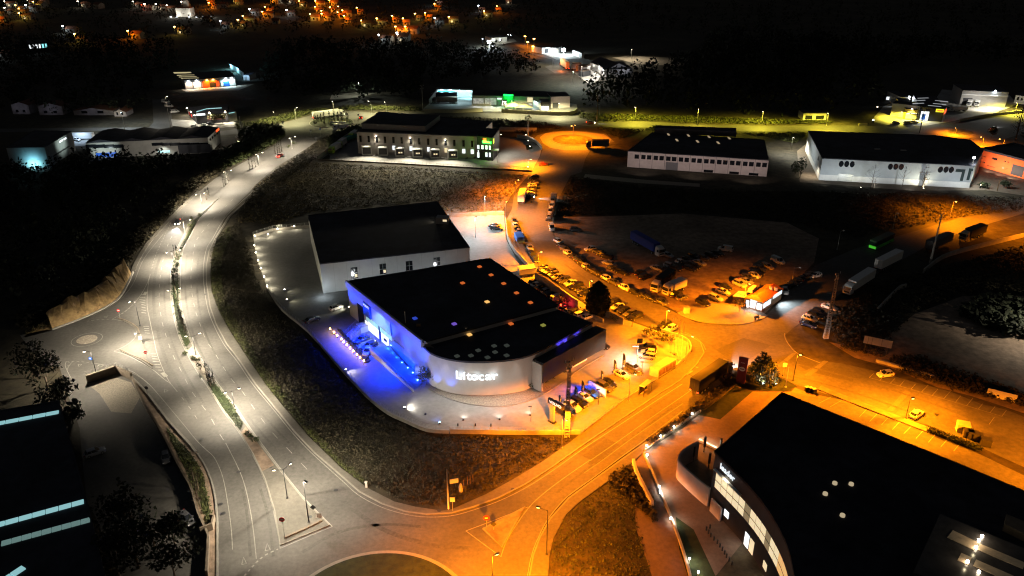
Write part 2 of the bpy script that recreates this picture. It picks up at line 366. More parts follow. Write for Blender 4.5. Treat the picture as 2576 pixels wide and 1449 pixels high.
sheet('road', [(383, 250), (428, 250), (434, 318), (470, 321), (552, 329), (552, 342), (470, 340), (385, 335), (330, 330), (150, 330), (-120, 335), (-120, 325), (150, 322), (375, 320), (386, 308)], 0.04, 'asphalt')
sheet('road', [(1283, 80), (1330, 108), (1375, 132), (1430, 160), (1412, 180), (1440, 186), (1395, 184), (1370, 168), (1395, 162), (1390, 150), (1345, 138), (1300, 115), (1270, 90)], 0.02, 'asphalt_old')
# yards
YARD = [(637, 596), (642, 626), (650, 663), (673, 726), (710, 780), (777, 836), (859, 930), (899, 973), (929, 1003), (975, 1039), (1025, 1063), (1075, 1083), (1192, 1089), (1325, 1091), (1459, 1090), (1569, 1005), (1653, 953), (1699, 924), (1735, 885), (1732, 862), (1712, 850), (1660, 835), (1612, 818), (1569, 803), (1531, 784), (1480, 770), (1346, 685), (1306, 665), (1272, 600), (1268, 540), (1125, 545), (1110, 520), (775, 545), (780, 571), (687, 580)]
sheet('yard_pavement', YARD, 0.044, 'yard')
DEPOT = [(799, 402), (1073, 416), (1338, 430), (1358, 393), (1362, 376), (1335, 353), (1310, 345), (1257, 345), (1257, 328), (894, 332), (824, 383)]
sheet('yard_pavement', DEPOT, 0.044, 'yard')
sheet('yard_pavement', [(2012, 458), (2005, 380), (2030, 360), (2480, 350), (2700, 400), (2700, 500), (2576, 492), (2480, 478), (2300, 480)], 0.042, 'conc_dark')
sheet('yard_pavement', [(2190, 305), (2222, 268), (2290, 240), (2345, 262), (2370, 225), (2540, 240), (2560, 262), (2500, 285), (2412, 302), (2330, 316), (2250, 318)], 0.046, 'conc')
sheet('yard_pavement', [(1060, 278), (1090, 250), (1290, 242), (1450, 262), (1455, 285), (1290, 281)], 0.042, 'yard')
sheet('yard_pavement', [(430, 300), (500, 304), (585, 304), (608, 318), (560, 321), (470, 321), (434, 316)], 0.05, 'conc')
sheet('yard_pavement', [(1445, 168), (1480, 172), (1510, 190), (1500, 212), (1478, 208), (1440, 180)], 0.03, 'conc')
sheet('yard_pavement', [(455, 224), (560, 219), (640, 211), (600, 227), (470, 232)], 0.03, 'conc')
sheet('yard_pavement', [(1225, 110), (1290, 96), (1300, 104), (1235, 118)], 0.03, 'conc')
sheet('yard_pavement', [(1350, 128), (1460, 130), (1470, 146), (1400, 150)], 0.03, 'conc')
sheet('yard_pavement', [(170, 342), (232, 340), (222, 366), (185, 368)], 0.03, 'yard')
sheet('dirt_land', [(1384, 545), (1396, 593), (1428, 640), (1527, 706), (1661, 762), (1719, 790), (1750, 806), (1800, 811), (1850, 810), (1900, 798), (1925, 788), (1960, 753), (2048, 660), (2060, 600), (1980, 560), (1717, 537), (1500, 545)], 0.05, 'dirt')
sheet('dirt_land', [(2085, 860), (2150, 900), (2240, 925), (2360, 975), (2440, 995), (2700, 1080), (2700, 780), (2576, 745), (2420, 745), (2300, 790), (2190, 880)], 0.03, 'dirt')
sheet('dirt_land', [(700, 440), (860, 425), (1080, 432), (1290, 440), (1285, 492), (1262, 525), (1120, 530), (900, 500), (740, 480)], 0.02, 'drygrass')
sheet('dirt_land', [(1020, 530), (1120, 500), (1200, 455), (1330, 440), (1285, 492), (1262, 532), (1130, 542)], 0.026, 'dirt')
sheet('dirt_land', [(1472, 438), (1620, 452), (1760, 462), (1760, 470), (1600, 460), (1468, 447)], 0.03, 'gravel')
sheet('dirt_land', [(1540, 145), (1580, 140), (1735, 148), (1748, 158), (1700, 166), (1600, 160)], 0.02, 'gravel')
sheet('dirt_land', [(835, 238), (900, 232), (945, 234), (900, 246), (830, 250)], 0.02, 'gravel')
sheet('dirt_land', [(218, 965), (293, 950), (330, 962), (352, 1000), (330, 1040), (280, 1036), (250, 990)], 0.032, 'gravel')
# ------------------------------------------------------------------ pavements with kerbs
KERB_R = [(640, 490), (575, 545), (541, 600), (526, 632), (519, 670), (520, 716), (529, 773), (544, 816), (571, 866), (605, 910), (643, 966), (695, 1029), (741, 1086), (791, 1139), (862, 1200), (905, 1238), (962, 1268), (1020, 1287), (1072, 1294), (1135, 1291), (1190, 1276), (1255, 1252), (1321, 1219), (1388, 1176), (1466, 1120), (1550, 1063), (1650, 996), (1710, 958), (1752, 918), (1771, 888), (1762, 862), (1738, 846), (1700, 836)]
OUT_R = [(1668, 836), (1712, 849), (1735, 862), (1742, 885), (1702, 927), (1656, 957), (1572, 1009), (1462, 1094), (1412, 1129), (1359, 1166), (1292, 1206), (1225, 1243), (1135, 1283), (1112, 1286), (1045, 1276), (992, 1263), (925, 1229), (859, 1179), (777, 1099), (717, 1029), (667, 966), (617, 893), (580, 836), (550, 783), (533, 736), (529, 690), (533, 640), (547, 597), (580, 545), (643, 488)]
def kerbed(name, pts, mat='pavement', h=0.14, kerb=True, ker=None):
    P = gp(pts)
    structure(name, MB().prism(P, 0.0, h), mat)
    if kerb:
        k = gp(ker) if ker else P + [P[0]]
        structure('kerb', MB().wall(k, 0.28, 0.0, h + 0.015), 'kerb')
kerbed('pavement', KERB_R + OUT_R, ker=KERB_R)
structure('pavement', MB().wall(catmull(gp([(500, 481), (459, 519), (411, 569), (371, 615), (343, 662), (335, 684)]), 4), 1.3, 0, 0.16), 'pavement')
structure('kerb', MB().wall(catmull(gp([(335, 684), (318, 721), (298, 752), (258, 778), (198, 805), (131, 830)]), 4), 0.6, 0, 0.25), 'conc')
PAV2 = [(1325, 1600), (1332, 1449), (1341, 1399), (1358, 1353), (1385, 1305), (1431, 1254), (1498, 1205), (1565, 1156), (1631, 1110), (1722, 1040)]
kerbed('pavement', PAV2 + [(1728, 1050), (1640, 1118), (1592, 1163), (1519, 1219), (1459, 1263), (1425, 1293), (1392, 1356), (1382, 1400), (1379, 1449), (1380, 1600)], ker=PAV2)
MED_L = [(530, 515), (480, 558), (463, 595), (449, 625), (437, 656), (432, 696), (432, 743), (439, 793), (452, 843), (470, 883), (493, 926), (520, 966), (563, 1033), (603, 1086), (637, 1143), (667, 1206), (691, 1286), (705, 1372)]
MED_R = [(829, 1322), (763, 1256), (706, 1186), (663, 1129), (619, 1069), (586, 1019), (544, 966), (506, 910), (480, 860), (464, 816), (452, 766), (450, 716), (450, 670), (459, 623), (477, 590), (497, 553), (548, 500)]
kerbed('traffic_island_pavement', MED_L + MED_R, 'pavement', 0.15)
for nm, pts, mt in (('median_lawn', [(545, 502), (532, 515), (484, 558), (468, 595), (453, 622), (462, 618), (479, 588), (499, 551)], 'lawn'),
                    ('median_lawn', [(435, 700), (435, 743), (441, 793), (455, 843), (469, 872), (478, 862), (461, 816), (449, 766), (447, 712)], 'lawn'),
                    ('median_soil_field', [(472, 882), (495, 925), (516, 958), (532, 952), (505, 912), (484, 870)], 'gravel'),
                    ('median_lawn', [(520, 962), (565, 1032), (604, 1083), (612, 1065), (585, 1021), (541, 966)], 'lawn'),
                    ('median_soil_field', [(606, 1088), (639, 1142), (660, 1185), (690, 1170), (662, 1133), (618, 1073)], 'dirt')):
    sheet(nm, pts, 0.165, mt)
kerbed('traffic_island_pavement', [(1215, 1331), (1322, 1276), (1300, 1310), (1262, 1378)], 'dirt', 0.14)
kerbed('traffic_island_pavement', [(303, 806), (315, 806), (335, 815), (346, 825), (350, 838), (358, 855), (367, 890), (374, 915), (385, 930), (360, 912), (330, 896), (303, 884), (335, 868), (345, 850), (344, 835), (330, 818)], 'pavement', 0.12, False)
structure('kerb', MB().wall(gp([(297, 801), (315, 806), (335, 816), (347, 826), (352, 840)]), 0.3, 0, 0.2), 'conc_dark')
structure('kerb', MB().wall(gp([(303, 880), (330, 893), (360, 905), (385, 920)]), 0.3, 0, 0.2), 'conc_dark')
structure('kerb', MB().wall(gp([(715, 1355), (760, 1335), (800, 1316), (810, 1311)]), 0.5, 0, 0.35), 'conc_dark')
kerbed('traffic_island_pavement', [(770, 345), (800, 336), (814, 339), (790, 349)], 'pavement', 0.12)
# verge between yard wall and slip road
sheet('verge_land', [(238, 946), (300, 932), (336, 952), (361, 976), (398, 1022), (431, 1063), (473, 1108), (497, 1140), (520, 1180), (538, 1233), (545, 1299), (546, 1366), (546, 1449), (546, 1600), (518, 1600), (522, 1449), (527, 1366), (522, 1346), (502, 1299), (485, 1239), (452, 1179), (419, 1113), (391, 1062), (365, 1020), (336, 966), (331, 952), (295, 935), (240, 950)], 0.06, 'dirt')
sheet('verge_lawn', [(419, 1075), (480, 1140), (505, 1180), (520, 1240), (530, 1300), (522, 1305), (500, 1262), (470, 1190), (430, 1110)], 0.068, 'lawn')
structure('kerb', MB().wall(catmull(gp([(336, 954), (361, 979), (398, 1025), (431, 1067), (473, 1113), (493, 1138)]), 4), 0.5, 0, 0.22), 'kerb')
structure('kerb', MB().wall(catmull(gp([(497, 1142), (520, 1180), (538, 1233), (546, 1299), (547, 1366), (547, 1449), (546, 1600)]), 4), 0.35, 0, 0.2), 'kerb')
# roundabouts
def ring_at(px, py, hx, mk=0.0): return g(px, py), (g(px + hx, py) - g(px - hx, py)).length / 2
c, r = ring_at(834, 308.5, 55)
structure('roundabout_kerb', MB().prism([(c.x + r * math.cos(t * .1309), c.y + r * 1.0 * math.sin(t * .1309)) for t in range(48)], 0, 0.2), 'kerb')
structure('roundabout_lawn', MB().prism([(c.x + (r - .5) * math.cos(t * .1309), c.y + (r - .5) * math.sin(t * .1309)) for t in range(48)], 0.1, 0.32), 'lawn')
def dome(name, cx, cy, hx, hz, mat, n=40, rings=6):
    c, r = ring_at(cx, cy, hx); mb = MB(); vs = []
    for k in range(rings + 1):
        f = k / rings
        for i in range(n):
            a = 6.2832 * i / n; vs.append((c.x + r * (1 - f) * math.cos(a), c.y + r * (1 - f) * math.sin(a), 0.1 + hz * math.sin(f * 1.57)))
    mb.add(vs, [(k * n + i, k * n + (i + 1) % n, (k + 1) * n + (i + 1) % n, (k + 1) * n + i) for k in range(rings) for i in range(n)])
    o = structure(name, mb, mat); return c, r
RB_C, RB_R = dome('roundabout_lawn', 1441, 352, 53, 1.3, 'drygrass')
structure('roundabout_kerb', MB().prism([(RB_C.x + (RB_R + .5) * math.cos(t * .1309), RB_C.y + (RB_R + .5) * math.sin(t * .1309)) for t in range(48)], 0, 0.18), 'kerb')
sheet('roundabout_pavement', [(1358, 345), (1372, 335), (1400, 331), (1438, 330), (1475, 332), (1520, 338), (1538, 350), (1530, 365), (1500, 374), (1470, 378), (1420, 378), (1385, 372), (1366, 360)], 0.05, 'gravel')
A_, B_, C_ = g(780, 1449), g(967, 1387), g(1150, 1449)
d_ = 2 * (A_.x * (B_.y - C_.y) + B_.x * (C_.y - A_.y) + C_.x * (A_.y - B_.y))
sq = [p.x ** 2 + p.y ** 2 for p in (A_, B_, C_)]
c = Vector(((sq[0] * (B_.y - C_.y) + sq[1] * (C_.y - A_.y) + sq[2] * (A_.y - B_.y)) / d_, (sq[0] * (C_.x - B_.x) + sq[1] * (A_.x - C_.x) + sq[2] * (B_.x - A_.x)) / d_, 0)); r = (A_ - c).length
structure('roundabout_kerb', MB().prism([(c.x + r * math.cos(t * .0982), c.y + r * math.sin(t * .0982)) for t in range(64)], 0, 0.2), 'kerb')
structure('roundabout_lawn', MB().prism([(c.x + (r - .8) * math.cos(t * .0982), c.y + (r - .8) * math.sin(t * .0982)) for t in range(64)], 0.1, 0.34), 'lawn')
c, r = ring_at(218.7, 854.5, 24)
structure('roundabout_pavement', MB().prism([(c.x + r * math.cos(t * .1309), c.y + r * math.sin(t * .1309)) for t in range(48)], 0, 0.12), 'gravel')
ring = [(c.x + r * 1.48 * math.cos(t * .1309), c.y + r * 1.48 * math.sin(t * .1309), 0) for t in range(49)]
# ------------------------------------------------------------------ painted markings (4 mm-plus sheets above the asphalt they lie on)
mk = MB(); ZM = 0.05
def line(pts, w=0.16, sm=True, z=ZM): mk.ribbon(catmull(gp(pts), 5) if sm else gp(pts), w, z)
def dashes(pts, on, off, w=0.14, z=ZM):
    P = catmull(gp(pts), 12); run = 0; cur = []; draw = True; lim = on
    for a, b in zip(P, P[1:]):
        L = (b - a).length; p = 0
        while run + (L - p) >= lim:
            q = a + (b - a) * ((p + lim - run) / L)
            if draw: mk.ribbon(([*cur] or [a + (b - a) * (p / L)]) + [q], w, z)
            p += lim - run; run = 0; draw = not draw; lim = on if draw else off; cur = [q] if draw else []
        run += L - p
        if draw: cur.append(b)
line([(635, 483), (570, 543), (535, 600), (520, 625), (512, 670), (513, 716), (522, 773), (537, 816), (563, 866), (597, 910), (635, 966), (687, 1029), (733, 1086), (783, 1139), (859, 1208), (902, 1246), (959, 1276), (1019, 1294), (1072, 1301), (1135, 1298), (1192, 1283), (1259, 1259), (1325, 1226), (1392, 1183), (1472, 1126), (1559, 1069), (1659, 1003), (1717, 966)], 0.17)
line([(553, 496), (501, 552), (481, 590), (463, 623), (454, 670), (454, 716), (456, 766), (468, 816), (484, 860), (511, 910), (549, 966), (591, 1019), (624, 1069), (668, 1129), (711, 1186), (768, 1256), (836, 1325)], 0.17)
line([(836, 1325), (770, 1352), (705, 1380)], 0.17, False)
line([(705, 1380), (688, 1286), (664, 1206), (634, 1143), (600, 1086), (560, 1033), (517, 966), (490, 926), (467, 883), (449, 843), (436, 793), (429, 743), (429, 696), (434, 656), (447, 622), (461, 593), (478, 557)], 0.17)
dashes([(600, 487), (540, 548), (497, 600), (487, 633), (481, 683), (481, 723), (485, 750), (492, 783), (500, 806), (517, 853), (537, 883), (563, 926), (587, 960), (610, 986), (645, 1036), (683, 1086), (733, 1139), (790, 1200)], 2.6, 4.2, 0.13)
dashes([(470, 530), (440, 580), (417, 630), (405, 683), (401, 723), (401, 760), (406, 800), (412, 826), (428, 876), (438, 900), (452, 926), (467, 956), (483, 986), (527, 1046), (547, 1083), (570, 1119)], 2.6, 4.2, 0.13)
line([(568, 1115), (600, 1179), (617, 1226), (630, 1286), (638, 1340), (645, 1406)], 0.15)
dashes([(430, 560), (397, 630), (388, 655), (380, 683)], 1.2, 1.4, 0.13)
line([(378, 690), (373, 716), (370, 766), (377, 806), (387, 853), (397, 896), (420, 950), (440, 979)], 0.14)
line([(378, 692), (368, 718), (350, 748), (325, 775), (300, 793), (283, 803)], 0.13)
line([(410, 590), (363, 650), (337, 710), (313, 743), (287, 766), (233, 796)], 0.13)
dashes([(440, 979), (470, 1016), (500, 1060)], 1.6, 3, 0.13)
line([(325, 932), (340, 939), (370, 962), (398, 992), (440, 1042), (465, 1072), (496, 1110), (520, 1133), (540, 1153), (560, 1199), (573, 1266), (582, 1333), (585, 1383)], 0.14)
z = Z6(0, 1080)
def zz(*pts): return [z(x, y) for x, y in pts]
dashes(zz((1300, 505), (1450, 484), (1600, 474), (1690, 475)), 0.7, 0.6, 0.16)
line(zz((1690, 475), (1850, 500), (1990, 570), (2060, 660), (2030, 760), (1900, 870), (1720, 955)), 0.16)
line(zz((1720, 957), (1900, 1010), (2100, 1110), (2300, 1230), (2480, 1380), (2576, 1449), (2680, 1570)), 0.16)
dashes(zz((1000, 1110), (1130, 1110), (1300, 1122), (1420, 1138)), 0.7, 0.6, 0.16)
line(zz((1420, 1138), (1600, 1170), (1900, 1250), (2100, 1340), (2240, 1449)), 0.14)
line(zz((1000, 1110), (985, 1170), (1010, 1240), (1060, 1340), (1120, 1449)), 0.14)
line(zz((1100, 1112), (1040, 1180), (1015, 1240)), 0.12); line(zz((1020, 1135), (1060, 1120)), 0.12, False); line(zz((1015, 1180), (1045, 1165)), 0.12, False)
mk.ribbon(ring, 0.14, ZM)
for a, b in (((2130, 100), (2200, 105)), ((2110, 140), (2195, 145)), ((2105, 175), (2195, 190)), ((2110, 210), (2195, 230)), ((2135, 250), (2200, 265)), ((2135, 290), (2200, 305)), ((2135, 330), (2205, 345)), ((2135, 368), (2207, 383)), ((2165, 580), (2245, 580)), ((2175, 612), (2250, 615)), ((2180, 645), (2255, 650)), ((2190, 680), (2262, 685)), ((2275, 995), (2355, 998)), ((2290, 1030), (2370, 1033)), ((2300, 1070), (2385, 1075)), ((2305, 1110), (2400, 1113)), ((2310, 1155), (2420, 1158)), ((2345, 1195), (2430, 1198)), ((2390, 1240), (2450, 1243)), ((2080, 1070), (2100, 1048)), ((2130, 1095), (2150, 1073)), ((2185, 1120), (2205, 1098)), ((2235, 1147), (2255, 1128)), ((1470, 1190), (1500, 1165)), ((1530, 1200), (1560, 1175)), ((1590, 1210), (1630, 1185)), ((1650, 1220), (1690, 1195)), ((1720, 1235), (1760, 1218)), ((1830, 397), (1865, 385)), ((1885, 362), (1920, 345)), ((1935, 322), (1965, 308)), ((1985, 282), (2015, 268))):
    line([z(*a), z(*b)], 0.28, False, 0.13 if a[0] < 1800 and a[1] > 1100 else 0.135 if 1800 < a[0] < 2060 else ZM)
for q in (((2205, 60), (2180, 105)), ((2450, 1280), (2510, 1340))): line([z(*q[0]), z(*q[1])], 0.9, False)
def tri(a, b, c, w=0.16): line([a, b, c, a], w, False)
z3 = Z6(320, 1300); tri(z3(1192, 692), z3(1250, 672), z3(1198, 640))
tri((667, 1386), (680, 1383), (672, 1367)); tri((608, 1421), (620, 1418), (613, 1402)); tri(z(1180, 1155), z(1235, 1155), z(1195, 1195)); tri(z(1570, 440), z(1600, 450), z(1635, 415))
dashes([(703, 1380), (660, 1402), (620, 1443), (600, 1470)], 0.55, 0.5, 0.3)
# sodium-lit road
line([(1172, 1336), (1236, 1312), (1328, 1276)], 0.15); line([(1172, 1336), (1215, 1368), (1260, 1401)], 0.15, False); line([(1260, 1401), (1274, 1362), (1302, 1316), (1335, 1272), (1370, 1240), (1420, 1202), (1485, 1157)], 0.15)
line([(1485, 1159), (1560, 1107), (1640, 1050), (1717, 997), (1790, 945)], 0.12)
line([(1327, 1449), (1337, 1399), (1354, 1353), (1381, 1303), (1427, 1250), (1494, 1201), (1561, 1151), (1627, 1103), (1717, 1034)], 0.15)
line([(1717, 1016), (1600, 1096), (1520, 1155), (1470, 1190)], 0.10)
dashes([(1717, 800), (1760, 816), (1800, 820), (1850, 820), (1900, 810), (1930, 798)], 30, 0.1, 0.12)
line([(1775, 880), (1768, 866), (1750, 849), (1722, 836), (1690, 824)], 0.12)
line([(1500, 690), (1592, 736), (1659, 762), (1717, 792)], 0.12)
zr = Z6(3200, 1440)
for a, b in zip(((870, 80), (1030, 120), (1190, 175), (1360, 230), (1540, 280), (1710, 330), (1890, 375), (2060, 440), (2240, 490)), ((940, 0), (1130, 20), (1275, 80), (1465, 110), (1620, 180), (1805, 215), (1950, 300), (2140, 340), (2310, 400))): line([zr(*a), zr(*b)], 0.13, False)
for a, b in zip(((700, 30), (560, -10), (400, -55), (240, -95)), ((770, -50), (630, -85), (470, -120), (310, -160))): line([zr(*a), zr(*b)], 0.13, False)
line([zr(240, -95), zr(870, 80), zr(1540, 280), zr(2240, 490)], 0.10, False); line([zr(2050, 610), zr(2130, 500)], 0.12, False)
bz = Z6(2560, 1260)
line([bz(0, 605), bz(140, 520)], 0.9, False); line([bz(170, 455), bz(235, 485)], 0.3, False)
line([bz(1540, -40), bz(1545, 30), bz(1600, 130), bz(1700, 240), bz(1850, 320), bz(2080, 410)], 0.2)
tag(mk.build('road_markings', 'paint'), kind='structure')
# worn lanes, joints and patches in the asphalt
wr = MB()
for pts, w_ in (([(405, 640), (392, 683), (387, 730), (388, 780), (396, 830), (412, 890), (440, 950), (480, 1016)], .8), ([(470, 640), (466, 700), (470, 770), (490, 850), (525, 920), (575, 985), (650, 1080), (740, 1180)], .5), ([(500, 640), (495, 700), (500, 770), (518, 840), (553, 910), (610, 985), (685, 1070), (770, 1160)], .5), ([(415, 700), (414, 760), (424, 830), (450, 905), (490, 980), (545, 1060)], .5), ([(610, 1230), (622, 1300), (630, 1400)], .5), ([(655, 1230), (675, 1300), (688, 1400)], .5), ([(860, 1260), (960, 1330), (1080, 1370), (1180, 1380)], 1.0), ([(760, 1390), (850, 1340), (960, 1320), (1060, 1325)], .7), ([(1340, 1240), (1420, 1175), (1540, 1092), (1700, 985)], .5), ([(1400, 1240), (1480, 1178), (1600, 1092), (1720, 1005)], .5), ([(1900, 930), (2050, 960), (2200, 1005), (2400, 1080)], .7), ([(1960, 905), (2120, 945), (2300, 1000), (2450, 1055)], .7), ([(1760, 880), (1690, 830), (1600, 780), (1500, 720), (1420, 665)], .7)): wr.ribbon(catmull(gp(pts), 6), w_, .043)
for a, b in (((368, 764), (432, 756)), ((378, 812), (440, 800)), ((420, 950), (500, 925)), ((395, 905), (470, 880)), ((530, 1090), (600, 1065)), ((560, 1245), (650, 1215)), ((690, 1030), (640, 1070)), ((563, 816), (505, 835)), ((1300, 1250), (1345, 1275)), ((1560, 1065), (1620, 1105)), ((2060, 975), (2110, 920)), ((2250, 1040), (2330, 975)), ((715, 1290), (800, 1290)), ((700, 1245), (745, 1262))): wr.ribbon(gp([a, b]), .12, .045)
tag(wr.build('road_wear_surface', pm('worn_asphalt', (.070, .066, .060), .8, .25, 1.5)), kind='structure')
sheet('road_patch', [bz(1300, 340), bz(1620, 265), bz(1500, 390), bz(1330, 350)], 0.034, 'patch'); sheet('road_patch', [bz(1620, 360), bz(1720, 260), bz(2040, 410), bz(1870, 520)], 0.034, 'patch')
sheet('road_patch', [bz(1390, 470), bz(1650, 260), bz(1720, 255), bz(1480, 470)], 0.036, 'patch_light'); sheet('road_patch', [bz(1830, 590), bz(2130, 370), bz(2200, 380), bz(1930, 600)], 0.036, 'patch_light')
sheet('road_patch', [zr(500, 400), zr(600, 405), zr(870, 120), zr(780, 100)], 0.036, 'patch_light'); sheet('road_patch', [bz(2130, 450), bz(2576, 570), bz(2576, 690), bz(2000, 560)], 0.034, 'patch')
sheet('road_patch', [(1448, 1139), (1485, 1157), (1478, 1168), (1500, 1170), (1560, 1120), (1520, 1098)], 0.03, 'patch')
sheet('road_patch', [(1800, 880), (1870, 850), (1940, 868), (1860, 920)], 0.034, 'patch')
for a in ((600, 1187), (845, 1233), (780, 1300), (555, 1268), (562, 1291), (508, 1104), (1280, 1195), (1700, 890), (1290, 1231), (1105, 1284), (2292, 1044), (2297, 1052), (2355, 1042), (680, 1175), (392, 745), (517, 740)):
    structure('manhole_cover_surface', MB().disc(g(a[0], a[1], 0.152), 0.42, n=12), 'darksteel')
# showroom plaza (south-east)
tz = Z6(2560, 1440)
sheet('plaza_pavement', [(1717, 1078), (1762, 1040), (1850, 966), (1880, 985), (1960, 985), (1990, 985), (2000, 975), (2040, 990), (2146, 1012), (2240, 1090), (2000, 1200), (1800, 1450), (1700, 1600), (1900, 1700), (1500, 1700), (1640, 1449), (1600, 1330), (1592, 1170), (1620, 1135)], 0.05, 'paving_brown')
sheet('plaza_lawn', [(1752, 1043), (1850, 972), (1893, 985), (1812, 1055)], 0.058, 'lawn')
sheet('plaza_lawn', [(1850, 955), (1880, 943), (1910, 941), (1950, 946), (1985, 960), (2006, 972), (1975, 984), (1945, 984), (1905, 980)], 0.065, 'lawn')
sheet('plaza_lawn', [(1700, 1300), (1745, 1332), (1800, 1449), (1850, 1600), (1700, 1600), (1730, 1449), (1708, 1380)], 0.058, 'lawn')
sheet('plaza_pavement', [(1990, 986), (2146, 1018), (2270, 1064), (2340, 1090), (2460, 1140), (2576, 1196), (2700, 1250), (2700, 1330), (2400, 1190), (2146, 1085), (1980, 1010)], 0.062, 'asphalt_old')
mk2 = MB()
for a, b in zip(((190, 395), (355, 455), (525, 510), (700, 570), (880, 635), (1050, 710), (1230, 770), (1410, 850), (1600, 910)), ((90, 500), (245, 570), (425, 620), (590, 690), (760, 755), (945, 825), (1130, 885), (1320, 950), (1515, 1015))): mk2.ribbon(gp([zr(*a), zr(*b)]), 0.13, 0.07)
for a, b in (((2090, 1000), (2060, 1015)), ((2117, 1008), (2088, 1024))): mk2.ribbon(gp([a, b]), 0.13, 0.07)
tag(mk2.build('road_markings', 'paint'), kind='structure')
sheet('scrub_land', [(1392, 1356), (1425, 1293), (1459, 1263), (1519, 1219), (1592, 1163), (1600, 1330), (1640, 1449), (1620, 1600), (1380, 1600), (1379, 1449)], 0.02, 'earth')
sheet('bank_land', [(62, 845), (133, 790), (215, 762), (250, 748), (290, 720), (322, 690), (333, 690), (316, 722), (296, 754), (256, 779), (196, 806), (131, 831), (60, 850)], 0.02, 'bank')
# raised earth bank beside the slip road
bk = MB(); lo = gp([(131, 827), (196, 802), (256, 775), (296, 750), (318, 716), (332, 690)]); hi = gp([(125, 812), (180, 782), (235, 757), (270, 735), (296, 705), (318, 676)]); back = gp([(100, 800), (150, 765), (205, 740), (240, 720), (270, 690), (300, 660)])
rows = [[(p.x, p.y, 0.02) for p in catmull(lo, 6)], [(p.x + rnd.uniform(-.4, .4), p.y + rnd.uniform(-.4, .4), rnd.uniform(1.6, 2.6)) for p in catmull([(a + b) / 2 for a, b in zip(lo, hi)], 6)], [(p.x + rnd.uniform(-.6, .6), p.y + rnd.uniform(-.6, .6), rnd.uniform(3.0, 4.2)) for p in catmull(hi, 6)], [(p.x, p.y, 0.0) for p in catmull(back, 6)]]
n = len(rows[0]); bk.add([p for r_ in rows for p in r_], [(k * n + i, k * n + i + 1, (k + 1) * n + i + 1, (k + 1) * n + i) for k in range(3) for i in range(n - 1)])
structure('earth_bank_terrain', bk, 'bank')
# ================================================================== STREET LAMPS, POLES, SIGNS
def head_mesh(c, d, L=0.75):
    mb = MB(); rz = math.atan2(d.y, d.x); mb.box((c.x, c.y, c.z), L, 0.32, 0.14, rz); mb.box((c.x, c.y, c.z + 0.14), L * 0.6, 0.2, 0.06, rz); return mb, rz
def lamp(base, ptop, heads, kind, watts, label, group='street lamps', lit=True, polem='steel', pr=0.10, ang=158, blend=0.55, name='street_lamp', wide=0):
    b = g(*base); h = max(3.0, hgt(base[0], base[1], ptop))
    t = empty(name, b, label, 'street lamp', group)
    top = b + Vector((0, 0, h))
    MB().tube(b, top, pr, pr * 0.6, 8).box((b.x, b.y, 0), 0.4, 0.4, 0.25).build('pole', polem, t)
    lm, lc = {'w': ('lamp_warm', WHITE), 'o': ('lamp_or', ORNG), 'y': ('lamp_warm', YELL), 'c': ('lamp_cool', COOL), 'g': ('lamp_warm', (1.0, 0.92, 0.45))}[kind]
    for hp in heads:
        e = g(hp[0], hp[1], h + 0.15); d = e - top; d.z = 0
        if d.length < 0.4: d = Vector((0.5, 0, 0)) if d.length < 0.05 else d.normalized() * 0.5
        if d.length > 3: d = d.normalized() * 3
        e = top + d + Vector((0, 0, 0.25))
        MB().tube(top - Vector((0, 0, .1)), e, 0.05, 0.035, 6).build('arm', polem, t)
        hm, rz = head_mesh(e, d.normalized())
        ho = hm.build('lamp_head', polem if polem == 'steel' else 'darksteel', t)
        MB().box((e.x, e.y, e.z - 0.09), 0.5, 0.26, 0.085, rz).build('lens', lm if lit else 'lens', ho)
        if lit and watts: light('SPOT', e - Vector((0, 0, 0.22)), lc, watts, t, 0.15, (0, 0, -1), 165, .4, wide=wide or (.36 if kind == 'o' else .36))
    return t
HWW = 7200
lamp((723, 1254), 1181, [(689, 1183), (730, 1167)], 'w', HWW, 'double-arm lamp on the triangular end of the median', 'median lamps', polem='darksteel')
lamp((590, 1025), 984, [(566, 988), (601, 977)], 'w', HWW, 'double-arm lamp on the median, second from the triangular end', 'median lamps', polem='darksteel')
lamp((493, 893), 846, [(468, 846), (502, 839)], 'w', HWW, 'double-arm lamp on the median beside the gravel planting', 'median lamps', polem='darksteel')
lamp((441, 770), 733, [(423, 731), (452, 726)], 'w', HWW, 'double-arm lamp on the grassy median abreast of the chevron markings', 'median lamps', polem='darksteel')
lamp((437, 660), 632, [(419, 636), (452, 629)], 'w', HWW, 'double-arm lamp on the median beside paired dark cypresses', 'median lamps', polem='darksteel')
lamp((466, 590), 556, [(452, 561), (478, 553)], 'w', HWW, 'double-arm lamp behind the oncoming car with lit headlights', 'median lamps')
lamp((508, 512), 487, [(493, 490), (514, 486)], 'w', HWW, 'double-arm lamp on the median where the dual road curves away', 'median lamps')
lamp((572, 462), 430, [(563, 433), (581, 429)], 'w', HWW, 'double-arm lamp on the far straight of the median', 'median lamps')
lamp((652, 413), 386, [(644, 389), (660, 384)], 'w', HWW, 'double-arm lamp near the clump of four thin cypresses', 'median lamps')
lamp((735, 375), 345, [(728, 348), (742, 344)], 'w', HWW * 0.8, 'double-arm lamp at the median tip by the roundabout', 'median lamps')
lamp((694, 311), 284, [(688, 282)], 'g', 9000, 'white lamp on the outer verge, first before the far roundabout')
lamp((744.5, 300.5), 271, [(747, 271)], 'g', 9000, 'white lamp on the verge, second before the far roundabout')
lamp((841, 296), 255, [(836.5, 255)], 'g', 9000, 'white lamp rising behind the cypress-planted roundabout')
lamp((935, 285), 257, [(927, 255)], 'g', 9000, 'white lamp with its head turned towards the cypress roundabout')
